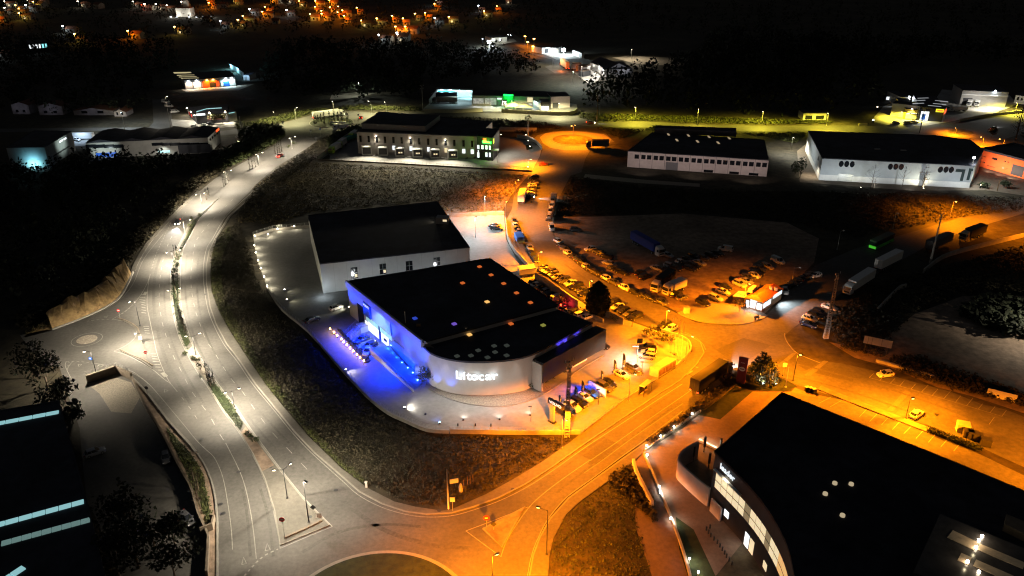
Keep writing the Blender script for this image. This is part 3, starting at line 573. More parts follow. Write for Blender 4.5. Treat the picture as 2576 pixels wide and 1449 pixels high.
lamp((972, 282), 258, [(968, 256.5)], 'g', 9000, 'white lamp above the raised roof of the depot')
lamp((353, 820), 756, [(325, 760)], 'w', 7500, 'dark-headed lamp on the paved island beside the mini roundabout', 'slip road lamps', polem='darksteel')
lamp((360, 864), 837, [(340, 840)], 'w', 5000, 'short lamp on the paved island beside a white sign', 'slip road lamps', polem='darksteel')
lamp((242, 938), 884, [(212, 885)], 'w', 8000, 'dark lamp behind the sunken yard wall corner', 'slip road lamps', polem='darksteel', wide=.2)
lamp((777, 1314), 1209, [(769, 1213)], 'w', 6500, 'dark single lamp standing at the tip of the paved triangle', 'slip road lamps', polem='darksteel')
lamp((1375, 1396), 1284, [(1354, 1277)], 'o', 14000, 'tall dark lamp beside the curved white edge line', 'sodium lamps', polem='darksteel')
lamp((1240, 1500), 1400, [(1250, 1395)], 'o', 52000, 'sodium lamp at the near edge of the roundabout', 'sodium lamps')
OW = 28000
lamp((1413, 1128), 1054, [(1426, 1057)], 'o', OW * 1.3, 'glowing sodium lamp beside the lattice mast', 'sodium lamps')
lamp((1581, 1010), 940, [(1599, 942)], 'o', OW * 1.2, 'glowing sodium lamp beside the bus shelter', 'sodium lamps')
lamp((1724, 912), 845, [(1742, 847)], 'o', OW * 1.3, 'glowing sodium lamp inside the curved garden wall corner', 'sodium lamps')
lamp((1870.6, 764), 713, [(1886, 715)], 'o', OW, 'glowing sodium lamp standing by the tile-roofed kiosk', 'sodium lamps', wide=.2)
lamp((1481, 762), 706, [(1489, 707)], 'o', OW * 1.1, 'glowing sodium lamp just above the big dark cypress', 'sodium lamps', wide=.18)
lamp((1674, 826), 781, [(1683, 782)], 'o', OW, 'glowing sodium lamp behind the white car at the junction', 'sodium lamps', wide=.25)
lamp((1354, 670), 635, [(1362, 634)], 'o', OW * 1.1, 'glowing sodium lamp at the head of the angled parked cars', 'sodium lamps', wide=.18)
lamp((1272, 553), 510, [(1274, 508)], 'o', OW * 1.6, 'very bright sodium lamp at the gate behind the rear warehouse', 'sodium lamps')
lamp((1297, 492), 455, [(1304, 453)], 'o', OW, 'sodium lamp beside the white camper-like truck', 'sodium lamps')
lamp((1328.5, 421), 402, [(1335.5, 401.5)], 'o', OW, 'sodium lamp at the corner of the depot yard', 'sodium lamps')
lamp((1441, 356), 318, [(1438, 317), (1446.5, 315)], 'o', OW, 'twin-headed sodium lamp on the bare roundabout', 'sodium lamps')
lamp((2389, 547), 507, [(2405, 508)], 'o', OW * 1.5, 'lone sodium lamp on the dark side street', 'sodium lamps')
lamp((1995, 958), 893, [(2014, 893)], 'o', OW * 1.6, 'thin dark lamp between the two pale crossings', 'sodium lamps', polem='darksteel')
lamp((2278, 1053), 1005, [(2296, 1003)], 'o', OW * 1.5, 'thin dark lamp next to the white hatchback on the wide road', 'sodium lamps', polem='darksteel')
lamp((2690, 850), 790, [(2680, 790)], 'w', 9000, 'white lamp beyond the waste ground at the far right', 'edge lamps', wide=.2)
lamp((2640, 1215), 1120, [(2625, 1112)], 'o', OW * 1.4, 'sodium lamp beyond the recycling bins', 'sodium lamps')
lamp((2690, 600), 540, [(2675, 540)], 'o', OW * 1.3, 'sodium lamp at the far end of the side street', 'sodium lamps')
for bx, by, ty, hx, hy, k, lb in ((1290, 284, 254, 1287, 254, 'g', 'lamp in front of the green-lit shop sign'), (1408, 287, 260, 1406, 260, 'g', 'lamp before the plain garage at the end of the low wall'),
        (1598, 301, 270, 1598, 270, 'y', 'first lamp of the yellow-lit road after the low wall'), (1753, 317, 275, 1757, 275, 'y', 'second lamp of the yellow-lit road after the low wall'),
        (1916, 312, 281, 1919, 281, 'y', 'third lamp of the yellow-lit road after the low wall'), (2079, 316, 285, 2083, 285, 'y', 'fourth lamp of the yellow-lit road, by the small dark hut'),
        (2264, 300, 282, 2269, 282, 'y', 'lamp beside the yellow workshop gable'), (2554, 282, 259, 2558, 259, 'y', 'lamp on the bend above the hedge-topped bank')):
    lamp((bx, by), ty, [(hx, hy)], k, 20000, lb, 'upper road lamps')
lamp((2404, 336), 322, [(2403, 322)], 'o', 22000, 'sodium lamp below the small oval traffic island', 'upper road lamps')
lamp((2520, 380), 350, [(2515, 350)], 'o', 26000, 'sodium lamp behind the orange building', 'upper road lamps')
lamp((2470, 368), 345, [(2468, 345)], 'o', 20000, 'sodium lamp hidden behind the end of the numbered warehouse', 'upper road lamps')
lamp((314, 326), 285, [(304, 283)], 'c', 9000, 'cool white lamp at the grassy bend by the old houses', 'cool lamps')
lamp((430, 322), 243, [(421, 243)], 'w', 6000, 'tall lamp beside the parked vans on the upper lane', 'cool lamps')
lamp((1508, 292), 264, [(1507, 264)], 'w', 0, 'unlit pole-top lamp on the verge of the yellow road', 'unlit lamps', lit=False)
lamp((1993, 706), 673, [(2012, 674)], 'w', 0, 'unlit lamp behind the row of vans near the kiosk', 'unlit lamps', lit=False)
lamp((2106, 628), 582, [(2122, 581)], 'w', 0, 'unlit lamp on the dark side street facing the green bus', 'unlit lamps', lit=False)
lamp((2246, 575), 538, [(2258, 537)], 'w', 0, 'unlit lamp behind the green bus', 'unlit lamps', lit=False)
lamp((1376, 1560), 1500, [(1380, 1500)], 'o', 12000, 'sodium lamp at the foot of the dark lawn', 'sodium lamps')
def low_lamp(bx, by, ty, label, group='unlit yard lamps'):
    b = g(bx, by); h = hgt(bx, by, ty); t = empty('yard_lamp', b, label, 'yard lamp', group)
    MB().tube(b, b + Vector((0, 0, h)), 0.06, 0.05, 6).build('pole', 'darksteel', t); MB().box(b + Vector((-0.2, 0, h)), 0.75, 0.3, 0.12).build('lamp_head', 'darksteel', t)
low_lamp(1335.5, 1061, 1023, 'slim unlit yard lamp in front of the lit sign on a post')
low_lamp(1505, 1018, 980, 'slim unlit yard lamp before the white promotional panel')
low_lamp(1614, 946, 911, 'slim unlit yard lamp beside the wooden-slatted store')
# utility poles ------------------------------------------------------
def util_pole(bx, by, ty, r0, r1, mat, label, cross=True, name='utility_pole', group='utility poles', lattice=False):
    b = g(bx, by); h = hgt(bx, by, ty); t = empty(name, b, label, 'pole', group)
    mb = MB()
    if lattice:
        for k in range(26):
            f = k / 26; f2 = (k + 1) / 26; w0 = r0 * (1 - f) + r1 * f; w1 = r0 * (1 - f2) + r1 * f2
            for sx, sy in ((-1, -1), (1, -1), (1, 1), (-1, 1)): mb.tube(b + Vector((sx * w0, sy * w0 * .6, h * f)), b + Vector((sx * w1, sy * w1 * .6, h * f2)), 0.09, 0.09, 4, False)
            mb.box((b.x, b.y - w0 * .6, h * f), w0 * 2, 0.08, 0.22); mb.box((b.x, b.y + w0 * .6, h * f), w0 * 2, 0.08, 0.22); mb.box((b.x - w0, b.y, h * f), 0.08, w0 * 1.2, 0.22); mb.box((b.x + w0, b.y, h * f), 0.08, w0 * 1.2, 0.22)
    else: mb.tube(b, b + Vector((0, 0, h)), r0, r1, 8)
    mb.build('shaft', mat, t)
    if cross:
        for k, L in ((0.3, 2.2), (1.9, 1.6)):
            cbm = MB().box((b.x, b.y, h - k), L, 0.14, 0.14, 0.6).build('crossarm', 'darksteel', t)
            ib = MB()
            for s in (-.45, .45): ib.tube((b.x + s * L * math.cos(.6), b.y + s * L * math.sin(.6), h - k + .1), (b.x + s * L * math.cos(.6), b.y + s * L * math.sin(.6), h - k + .6), 0.09, 0.07, 6)
            ib.build('insulator', 'wpaint', cbm)
    return t
util_pole(1426, 1098, 907, 0.55, 0.2, 'conc', 'tall perforated concrete mast at the dealership corner', lattice=True, name='lattice_mast')
util_pole(2077, 851, 688, 0.55, 0.2, 'conc', 'tall concrete mast behind the parked cars near the billboard', lattice=True, name='lattice_mast')
util_pole(2340, 662, 538, 0.40, 0.16, 'conc', 'tall concrete mast beside the white trailer rear')
util_pole(1128, 1280, 1180, 0.16, 0.10, 'wpaint', 'thin pale pole beside the blank field board', cross=False)
util_pole(1328, 348, 283, 0.30, 0.14, 'conc', 'mast with a round bushy top at the depot corner')
util_pole(1064, 279, 215, 0.22, 0.12, 'conc', 'mast at the left end of the low cream wall')
util_pole(1501, 309, 240, 0.22, 0.12, 'wood_plank', 'wooden mast standing on the lower verge of the yellow road')
util_pole(2313, 334, 270, 0.20, 0.10, 'darksteel', 'black slanting-looking mast before the dark workshop')
util_pole(2560, 327, 268, 0.24, 0.12, 'darksteel', 'black mast beside the far right junction')
util_pole(608, 335, 293, 0.28, 0.2, 'conc', 'stout paired mast by the brick dog-leg wall', cross=False)
util_pole(612.5, 336, 305, 0.28, 0.2, 'conc', 'shorter of the paired masts by the brick dog-leg wall', cross=False)
util_pole(2508, 480, 452, 0.16, 0.12, 'wood_plank', 'short dark post with a bar in front of the numbered warehouse', cross=False)
# road signs -----------------------------------------------------------
def road_sign(bx, by, ty, kind, label, dark=False, d=0.42, group='road signs', face=(0, -1)):
    b = g(bx, by); h = max(1.6, hgt(bx, by, ty)); t = empty('road_sign', b, label, 'road sign', group)
    MB().tube(b, b + Vector((0, 0, h)), 0.045, 0.045, 6).build('post', 'steel', t)
    f = Vector((face[0], face[1], 0)).normalized(); u = Vector((-f.y, f.x, 0)); c = b + f * 0.08 + Vector((0, 0, h - 0.1))
    def plate(nm, mat, pts, off, parent=t):
        vs = [c + u * x + Vector((0, 0, y)) + f * (off + k) for k in (0.0, 0.03) for x, y in pts]; m = len(pts)
        return MB().add(vs, [tuple(range(2 * m - 1, m - 1, -1)), tuple(range(m))] + [(i, m + i, m + (i + 1) % m, (i + 1) % m) for i in range(m)]).build(nm, mat, parent)
    circ = [(d * math.cos(6.2832 * k / 20), d * math.sin(6.2832 * k / 20)) for k in range(20)]
    if kind == 'noentry':
        p = plate('sign_face', 'darksteel' if dark else 'red', circ, 0)
        if not dark: plate('bar', 'wpaint', [(-.3, -.07), (.3, -.07), (.3, .07), (-.3, .07)], 0.035, p)
    elif kind == 'blue':
        p = plate('sign_face', 'bluep', circ, 0); plate('arrow', 'wpaint', [(-.22, .12), (.22, .12), (0, -.2)], 0.035, p)
    elif kind == 'yield': plate('sign_face', 'red', [(-.5, .4), (.5, .4), (0, -.45)], 0)
    elif kind == 'diamond': plate('sign_face', 'darksteel', [(-.55, 0), (0, -.6), (.55, 0), (0, .6)], 0)
    elif kind == 'rect': plate('sign_face', 'wpaint', [(-.45, -.5), (.45, -.5), (.45, .5), (-.45, .5)], 0)
    return t
road_sign(302, 799, 780, 'noentry', 'red no-entry disc at the mouth of the slip road')
road_sign(370, 905, 885, 'noentry', 'red no-entry disc on the lower end of the paved island', face=(.5, -1))
road_sign(231, 915, 907, 'blue', 'blue roundabout arrow disc at the yard entrance')
road_sign(372, 990, 974, 'noentry', 'dark back of a round sign on the slip road kerb', True)
road_sign(719, 1368, 1305, 'noentry', 'red round sign on a tall post at the paved triangle', d=0.5)
road_sign(792, 1310, 1274, 'diamond', 'diamond plate on the paved triangle kerb')
road_sign(805, 1312, 1303, 'rect', 'small white plate at the paved triangle corner')
road_sign(1224, 1326, 1301, 'noentry', 'red no-entry disc on the small triangular island', d=0.55)
road_sign(1242, 1334, 1317, 'diamond', 'dark plate on the small triangular island')
road_sign(1139, 1286, 1255, 'rect', 'thin signpost beside the pale pole')
road_sign(1970, 945, 917, 'rect', 'pale rectangular plate beside the totem conifer', d=.4)
road_sign(356, 862, 854, 'rect', 'white low plate on the paved island')
for a in ((807, 345, 324, 'blue', 'blue disc sign on the roundabout approach'), (714, 330, 308, 'rect', 'pale plate on the roundabout verge'), (783, 348, 328, 'rect', 'pale plate on the traffic island tip'), (680, 332, 316, 'rect', 'thin plate post on the upper lane'), (904, 320, 288, 'rect', 'thin post at the roundabout exit'), (795, 354, 350, 'diamond', 'dark diamond plate near the crossing')): road_sign(*a)
# dealership sign on a post --------------------------------------------
b = g(1389, 1062); t = empty('post_sign', b, 'lit brand sign with five white letters on a grey post', 'sign')
h = hgt(1389, 1062, 1014); rz = 0.0
zt = Z6(1920, 1260)
L = Plane(g(*zt(525, 1330)), g(*zt(740, 1450)))
MB().box((b.x, b.y, 0), 1.1, 0.5, h - .2, math.atan2(L.u.y, L.u.x)).build('post', 'steel', t)
MB().box((b.x, b.y, 0), 1.7, 1.0, 0.35, math.atan2(L.u.y, L.u.x)).build('base', 'darksteel', t)
cx = b + L.u * 1.0
bw = 4.4
MB().box((cx.x, cx.y, h - 0.3), bw, 0.55, 1.15, math.atan2(L.u.y, L.u.x)).build('panel', 'darksteel', t)
text('lettering', 'VOLVO', 'sign_white', t, cx - L.u.cross(Vector((0, 0, 1))) * -0.29 + Vector((0, 0, h - 0.05)), L.u, (0, 0, 1), 0.92, 0.02, 0.02, xs=1.12)
# promotional panel ----------------------------------------------------
p0 = g(*zt(1160, 800)); p1 = g(*zt(1415, 935)); L = Plane(p0, p1); t = empty('promotional_panel', (p0 + p1) / 2, 'white standing promotional panel washed with blue light', 'panel')
hh = hgt(*zt(1160, 800), zt(1160, 675)[1])
pb = MB(); L.panel(pb, 0, L.len, 0.05, hh, 0.1, 0.1); pb.build('board', 'wpaint', t)
text('lettering', 'VOLVO', 'bluep', t, L.pt(L.len * .36, hh - 0.75, 0.11), L.u, (0, 0, 1), 0.5, 0.01, 0.01)
light('SPOT', L.pt(-0.1, hh + 0.4, 1.6), BLUE, 900, t, 0.1, -L.n * 1 + Vector((0, 0, -1.0)) + L.u * .5, 100, 0.8)
light('SPOT', L.pt(L.len * .7, 1.2, 3.0), WHITE, 700, t, 0.1, -L.n + Vector((0, 0, .1)), 100, 0.8)
light('SPOT', L.pt(-1.0, 3.5, 0.5), BLUE, 2600, t, 0.1, Vector((-.5, -.6, -1)), 120, 0.8)
# feather flags --------------------------------------------------------
def feather(bx, by, ty, label, blue=False):
    b = g(bx, by); h = hgt(bx, by, ty); t = empty('feather_flag', b, label, 'flag', 'feather flags along the display cars')
    MB().tube(b, b + Vector((0, 0, h)), 0.04, 0.025, 6).box((b.x, b.y, 0), 0.6, 0.6, 0.12).build('pole', 'darksteel', t)
    u = Vector((.8, -.35, 0)).normalized(); prof = [(0, .25), (.75, .32), (.72, .6), (.62, .8), (.45, .93), (.15, 1.0), (0, 1.0)]
    nn = u.cross(Vector((0, 0, 1)))
    vs = [b + u * x + Vector((0, 0, y * h)) + nn * (k + .06 * math.sin(5 * y)) for k in (-.015, .015) for x, y in prof]; m = len(prof)
    c = MB().add(vs, [tuple(range(m)), tuple(range(2 * m - 1, m - 1, -1))] + [(i, m + i, m + (i + 1) % m, (i + 1) % m) for i in range(m)]).build('cloth', pm('navy_cloth', (0.014, 0.018, 0.05), .8, .1, 2), t)
    text('lettering', 'VOLVO', 'wpaint', c, b + u * 0.62 + nn * 0.09 + Vector((0, 0, h * 0.30)), (0, 0, 1), -u, 0.42, 0.005, 0.005, 'LEFT')
for i, (a, bb, c) in enumerate(((1405.5, 1015, 994), (1425, 1008, 982), (1445, 998, 972), (1462, 992, 957), (1510.5, 962, 932), (1543, 936, 905), (1565, 929, 889))):
    feather(a, bb, c, 'dark feather flag, %s from the lit post sign' % ordw(i + 1))
# bus shelter ---------------------------------------------------------
sh = [g(*zt(1905, 905)), g(*zt(1985, 930)), g(*zt(2110, 835)), g(*zt(2030, 805))]
b = sum(sh, Vector()) / 4; t = empty('bus_shelter', b, 'flat-roofed bus shelter on the sodium-lit pavement', 'bus shelter')
hs = 2.7
MB().prism(sh, hs, hs + 0.14, bottom=True).add([(p.x, p.y, hs) for p in sh], [(3, 2, 1, 0)]).build('roof', pm('shelter_roof', (.55, .5, .35), .6, .05, 1), t)
for p in sh: q = p * 0.92 + b * 0.08; MB().tube((q.x, q.y, 0), (q.x, q.y, hs), 0.06, n=6).build('post', 'darksteel', t)
mb = MB(); mb.wall([sh[0] * .95 + b * .05, sh[3] * .95 + b * .05], 0.05, 0.3, hs - .3); mb.build('back_panel', 'glass', t)
mb = MB(); mb.wall([(sh[0] * .75 + sh[1] * .25) * .8 + b * .2, (sh[3] * .75 + sh[2] * .25) * .8 + b * .2], 0.4, 0.42, 0.48); mb.build('bench', 'wood_plank', t)
# wooden-slatted store --------------------------------------------------
fp = [g(*zt(2070, 592)), g(*zt(2205, 632)), g(*zt(2465, 472)), g(*zt(2330, 430))]
hs = hgt(*zt(2205, 632), zt(2205, 520)[1])
b = sum(fp, Vector()) / 4; t = empty('service_store', b, 'flat-roofed store with vertical slatted panels by the bus shelter', 'store building')
MB().prism(fp, 0, hs, cap=False).build('wall', 'conc', t)
MB().prism([b + (p - b) * 1.03 for p in [Vector((q.x, q.y, 0)) for q in fp]], hs, hs + 0.2).build('roof', 'conc', t)
L = Plane(fp[1], fp[2])
for k in range(5): mb = MB(); L.panel(mb, L.len * (k + .12) / 5, L.len * (k + .88) / 5, 0.3, hs - .25, 0.06); mb.build('slat_panel', 'wood_plank', t)
# red totem ---------------------------------------------------------------
bz = Z6(2560, 1260)
p0 = g(*bz(805, 690)); p1 = g(*bz(935, 722)); L = Plane(p0, p1); hh = hgt(*bz(870, 706), bz(915, 330)[1])
t = empty('totem_sign', (p0 + p1) / 2, 'tall maroon totem with a white oval badge', 'sign')
mb = MB(); L.panel(mb, 0, L.len, 0, hh, 0.2, 0.5); mb.build('panel', 'totemred', t)
mb = MB(); q = [L.pt(L.len * (.5 + .36 * math.cos(k * .2618)), hh * .57 + L.len * .27 * math.sin(k * .2618), 0.24) for k in range(24)]; q2 = [p - L.n * .06 for p in q]
mb.add(q + q2, [tuple(range(24))] + [(i, 24 + i, 24 + (i + 1) % 24, (i + 1) % 24) for i in range(24)]); ov = mb.build('badge', 'wpaint', t)
mb = MB(); L.panel(mb, L.len * .27, L.len * .73, hh * .555, hh * .585, .26, -.2); mb.build('lettering', 'totemred', ov)
text('lettering', 'leader', pm('maroon_lettering', (.4, .12, .1), .6, 0) and 'wpaint', t, L.pt(L.len * .5, hh * .80, .21), L.u, (0, 0, 1), L.len * .2, .01)
# flagpoles ------------------------------------------------------------------
for i, (bx, by, ty) in enumerate(((1910, 964, 921), (1932, 972, 928), (1941.5, 966, 935), (1976, 974, 923))):
    b = g(bx, by); h = hgt(bx, by, ty); t = empty('flagpole', b, 'bare flagpole on the floodlit lawn, %s from the totem' % ordw(i + 1), 'flagpole', 'flagpoles by the totem'); MB().tube(b, b + Vector((0, 0, h)), .06, .035, 6).build('shaft', 'wpaint', t); MB().box((b.x, b.y, 0), .5, .5, .15).build('base', 'conc', t)
for i, (bx, by, ty) in enumerate(((1686, 886, 800), (1695, 891, 803), (1703, 897, 808), (1712, 902, 812))):
    b = g(bx, by); h = hgt(bx, by, ty); t = empty('flagpole', b, 'bare flagpole in the walled corner garden, %s from the hedge' % ordw(i + 1), 'flagpole', 'flagpoles in the corner garden'); MB().tube(b, b + Vector((0, 0, h)), .06, .035, 6).build('shaft', 'wpaint', t); MB().box((b.x, b.y, 0), .5, .5, .15).build('base', 'conc', t)
def flood(bx, by, w, colr, label, aim=(0, 0, 1), lm='lamp_cool', ang=140, h=0.35, name='floodlight', group='ground floodlights', size=.45):
    b = g(bx, by); t = empty(name, b, label, 'floodlight', group)
    a = Vector(aim).normalized(); MB().box((b.x, b.y, 0.05), size, size * .8, h).build('housing', 'darksteel', t)
    MB().disc((b.x, b.y, h + .07), size * .42, n=12).build('lens', lm, t)
    light('SPOT', b + Vector((0, 0, h + .15)) + a * .1, colr, w, t, .08, a, ang, .6)
flood(1919, 968, 1400, WHITE, 'floodlight under the conifer, nearer the totem', (-.1, .7, .9)); flood(1951.5, 969, 1200, WHITE, 'floodlight on the lawn, further from the totem', (-.4, .6, .9))
# blank boards -----------------------------------------------------------------
def board(p0, p1, by, ty, legs, label, mat='wpaint', name='billboard', h0=None, joints=()):
    a = g(*p0); b2 = g(*p1); L = Plane(a, b2); t = empty(name, (a + b2) / 2, label, 'billboard')
    zb, zt_ = by, ty
    edges = [0, *joints, 1]
    for e0, e1 in zip(edges, edges[1:]): mb = MB(); L.panel(mb, L.len * e0 + .03, L.len * e1 - .03, zb, zt_, .06, .06); mb.build('board', mat, t)
    for f in legs: q = L.pt(L.len * f, 0, -.1); MB().tube(q, q + Vector((0, 0, zt_ - .2)), .09, n=6).build('leg', 'darksteel', t)
board((1132, 1235), (1154, 1231), hgt(1132, 1235, 1217), hgt(1132, 1235, 1207), (.15, .85), 'blank white board on two legs in the scrub corner')
board((2166, 886), (2237, 901), hgt(2166, 886, 862), hgt(2166, 886, 844), (.1, .5, .9), 'large orange-lit billboard of blank panels', joints=(.16, .3, .64))
board((2480, 995), (2555, 1014), 0.1, hgt(2480, 995, 976), (.05, .95), 'orange-lit blank wall panel beside the parking bays', name='hoarding')
# ================================================================== BUILDINGS
def shell(name, label, roof_px, H, wall='wall_grey', roof='roof', parapet=0.35, group=None, cat='building', base=None, lip=0.25):
    fp = [Vector((p.x, p.y, 0)) for p in (gp(roof_px, H))]; c = sum(fp, Vector()) / len(fp)
    t = empty(name, c, label, cat, group)
    MB().prism(fp, 0, H, cap=False).build('wall', wall, t)
    mb = MB().prism(fp, H - 0.12, H - 0.02)
    if parapet: mb.wall(fp + [fp[0]], lip, H - 0.15, H + parapet * .5)
    mb.build('roof', roof, t)
    return t, fp
def wallbox(L, pa, pb, name, mat, t, d=0.06): return L.rect(pa, pb, name, mat, t, d)
# ---- dealership -------------------------------------------------------------------------
H1, H2 = 9.0, 10.2
z2 = Z6(1920, 900); za = Z6(1280, 1080); zt = Z6(1920, 1260)
front = [(1066, 871), (1079.5, 884.5), (1092, 891.5), (1108.7, 898), (1124, 902.2), (1142, 905.6), (1166, 908.6), (1192, 910), (1218, 910), (1242, 908.7), (1266, 906.8), (1288, 904), (1303, 901.5), (1318, 898.3), (1336, 892), (1354.7, 884), (1404.7, 858), (1490.5, 811)]
F1 = [Vector((p.x, p.y, 0)) for p in catmull(gp(front[:-2], H1), 3)] + [Vector((p.x, p.y, 0)) for p in gp(front[-2:], H1)]
backR = g(1405, 768, H2); stepL = g(1065, 860, H2)
rear = [Vector((p.x, p.y, 0)) for p in (g(873, 708, H2), stepL, backR, g(1232, 650, H2))]
F1[0] = rear[1] + (rear[1] - rear[0]).normalized() * 0.05
fr = F1 + [Vector((backR.x, backR.y, 0)) + (F1[-1] - F1[-2]).normalized() * .05]
c = sum(rear, Vector()) / 4
D = empty('car_dealership', c, 'large car dealership with curved front wall and blue-lit side entrance', 'building')
MB().prism(fr, 0, H1, cap=False).build('wall', pm('dealer_cladding', (.44, .41, .385), .6, .05, .5), D)
MB().prism(rear, 0, H2, cap=False).build('wall', pm('dealer_side_cladding', (.42, .42, .43), .6, .05, .5), D)
rb = MB().prism(fr, H1 - .2, H1 - .08); rb.wall(F1, .3, H1 - .3, H1 + .16); rb.build('roof', 'roof', D)
rb = MB().prism(rear, H2 - .2, H2 - .08); rb.wall(rear + [rear[0]], .3, H2 - .3, H2 + .14); rb.build('roof', 'roof', D)
acc = [0.0]
for p, q in zip(F1, F1[1:]): acc.append(acc[-1] + (q - p).length)
def wallpt(s):
    for i in range(len(F1) - 1):
        if acc[i + 1] >= s: f = (s - acc[i]) / (acc[i + 1] - acc[i]); d = (F1[i + 1] - F1[i]).normalized(); return F1[i] + (F1[i + 1] - F1[i]) * f, d
    return F1[-1], (F1[-1] - F1[-2]).normalized()
LW = Plane(rear[0], rear[1])
# wedge of the fascia at the step
a = stepL; mb = MB(); mb.add([(a.x, a.y, H1), (a.x, a.y, H2 + .6), (a.x + 2.5, a.y - .6, H1)], [(0, 1, 2), (2, 1, 0)]); mb.build('fascia_wedge', 'wall_grey', D)
# projecting upper fascia on the entrance side
lu = LW.len
mb = MB(); LW.panel(mb, 0.1, lu - .2, H2 - 1.5, H2 + .45, 0.55); mb.build('fascia', pm('fascia_panel', (.36, .38, .42), .45, .05, .5), D)
def lw(pa, pb, nm, mt, d=.08, parent=None):
    (u0, v0), (u1, v1) = LW.uz(*pa), LW.uz(*pb); mb = MB(); LW.panel(mb, u0, u1, max(.1, v0), max(.15, v1), d); return mb.build(nm, mt, parent or D)
def lwz(x, y): return LW.uz(*za(x, y))
# storefront: u along the facade, measured from the photograph
uA = lwz(375, 400)[0]; uB = lwz(770, 800)[0]; uC = lwz(590, 700)[0]; uS = lwz(470, 400)[0]
mb = MB(); LW.panel(mb, uS, uB, 4.6, 8.5, .30); mb.build('storefront_band', pm('storefront_band', (.55, .62, .66), .4, .05, 1), D)
mb = MB(); LW.panel(mb, uA, uS, 4.9, 8.6, .75); sb = mb.build('entrance_sign_panel', 'bluep', D)
text('lettering', 'VOLVO', 'sign_white', sb, LW.pt((uA + uS) / 2, 7.7, .78), LW.u, (0, 0, 1), (uS - uA) * .26, .01, .01)
for i in range(6):
    a0 = uA + (uB - uA) * i / 6; a1 = uA + (uB - uA) * (i + 1) / 6
    mb = MB(); LW.panel(mb, a0 + .12, a1 - .12, 3.1, 4.4, .12); wf = mb.build('window', 'win_cyan', D)
for a0, a1 in ((lwz(415, 600)[0], lwz(570, 700)[0]), (lwz(610, 740)[0], lwz(720, 840)[0])):
    mb = MB(); LW.panel(mb, a0, a1, .35, 2.9, .12); mb.build('door', 'win_white', D)
mb = MB(); LW.panel(mb, uC - .5, uC + .3, .2, 8.4, .22); mb.build('pilaster', 'bluep', D)
mb = MB(); LW.panel(mb, lwz(640, 700)[0], lwz(690, 740)[0], 1.3, 2.1, .16); mb.build('poster', 'wall_dark', D)
mb = MB(); LW.panel(mb, lwz(255, 360)[0], lwz(345, 460)[0], .2, 6.0, .1); mb.build('window', 'glass', D)
mb = MB(); LW.panel(mb, lwz(370, 540)[0], lwz(400, 570)[0], .2, 2.6, .14); mb.build('door', 'win_white', D)
mb = MB(); LW.panel(mb, lwz(800, 830)[0], lwz(950, 960)[0], .2, 3.9, .08); mb.build('roller_door', pm('roller_door_paint', (.33, .36, .40), .5, .05, 1), D)
# sign letters along the curved wall
zl = None
def s_for(px, z):
    best = min(range(0, int(acc[-1] * 20)), key=lambda k: abs(proj(wallpt(k / 20)[0] + Vector((0, 0, z)))[0] - px)); return best / 20
hl = hgt(1192, 992, 952); sz = (hgt(1152, 988, 928) - hgt(1152, 988, 948)) / .73
for ch, px in (('L', 1154.5), ('i', 1168.5), ('t', 1180), ('o', 1194), ('c', 1211), ('a', 1228), ('r', 1245)):
    p, d = wallpt(s_for(px, hl)); nn = Vector((d.y, -d.x, 0))
    text('sign_letter', ch, 'sign_white', D, p + nn * .18 + Vector((0, 0, hl)), d, (0, 0, 1), sz * 1.08, .1, .012, xs=1.08)
for px in (1160, 1200, 1240):
    p, d = wallpt(s_for(px, hl)); nn = Vector((d.y, -d.x, 0)); light('POINT', p + nn * .9 + Vector((0, 0, hl + 1)), COOL, 90, D, .4)
# canopy block over the service entrance
cn = [zt(180, 400), zt(720, 165), zt(1330, -10), zt(1310, -60)]
RW = Plane(wallpt(next(k / 20 for k in range(int(acc[-1] * 20)) if proj(wallpt(k / 20)[0] + Vector((0, 0, 7)))[0] > 1338))[0], F1[-1])
u0 = RW.uz(*zt(255, 420))[0]; hcb = 2.4; hct = 7.6
mb = MB(); RW.panel(mb, max(.3, u0 * .0 + .2), RW.len + 1.5, hcb, hct, 3.2); mb.build('canopy_box', 'wall_dark', D)
mb = MB(); RW.panel(mb, .0, .6, .1, hct - .3, 3.0); mb.build('wing_wall', 'wall_grey', D)
mb = MB(); RW.panel(mb, RW.len * .60, RW.len * .86, .1, hcb - .05, 1.2); mb.build('service_door', 'wpaint', D)
mb = MB(); RW.panel(mb, RW.len * .1, RW.len * .58, .1, hcb - .05, .05); mb.build('window', 'glass', D)
light('SPOT', RW.pt(RW.len * .64, 1.9, 2.2), (.10, .08, 1), 900, D, .1, -RW.n + Vector((0, 0, .3)) + RW.u * .2, 130, .7)
for f, w_ in ((.42, 330), (.52, 480), (.72, 420)): light('SPOT', RW.pt(RW.len * f, hct + .15, 1.6), (.08, .06, 1), w_, D, .1, -RW.n * .9 + Vector((0, 0, .75)), 95, .9)
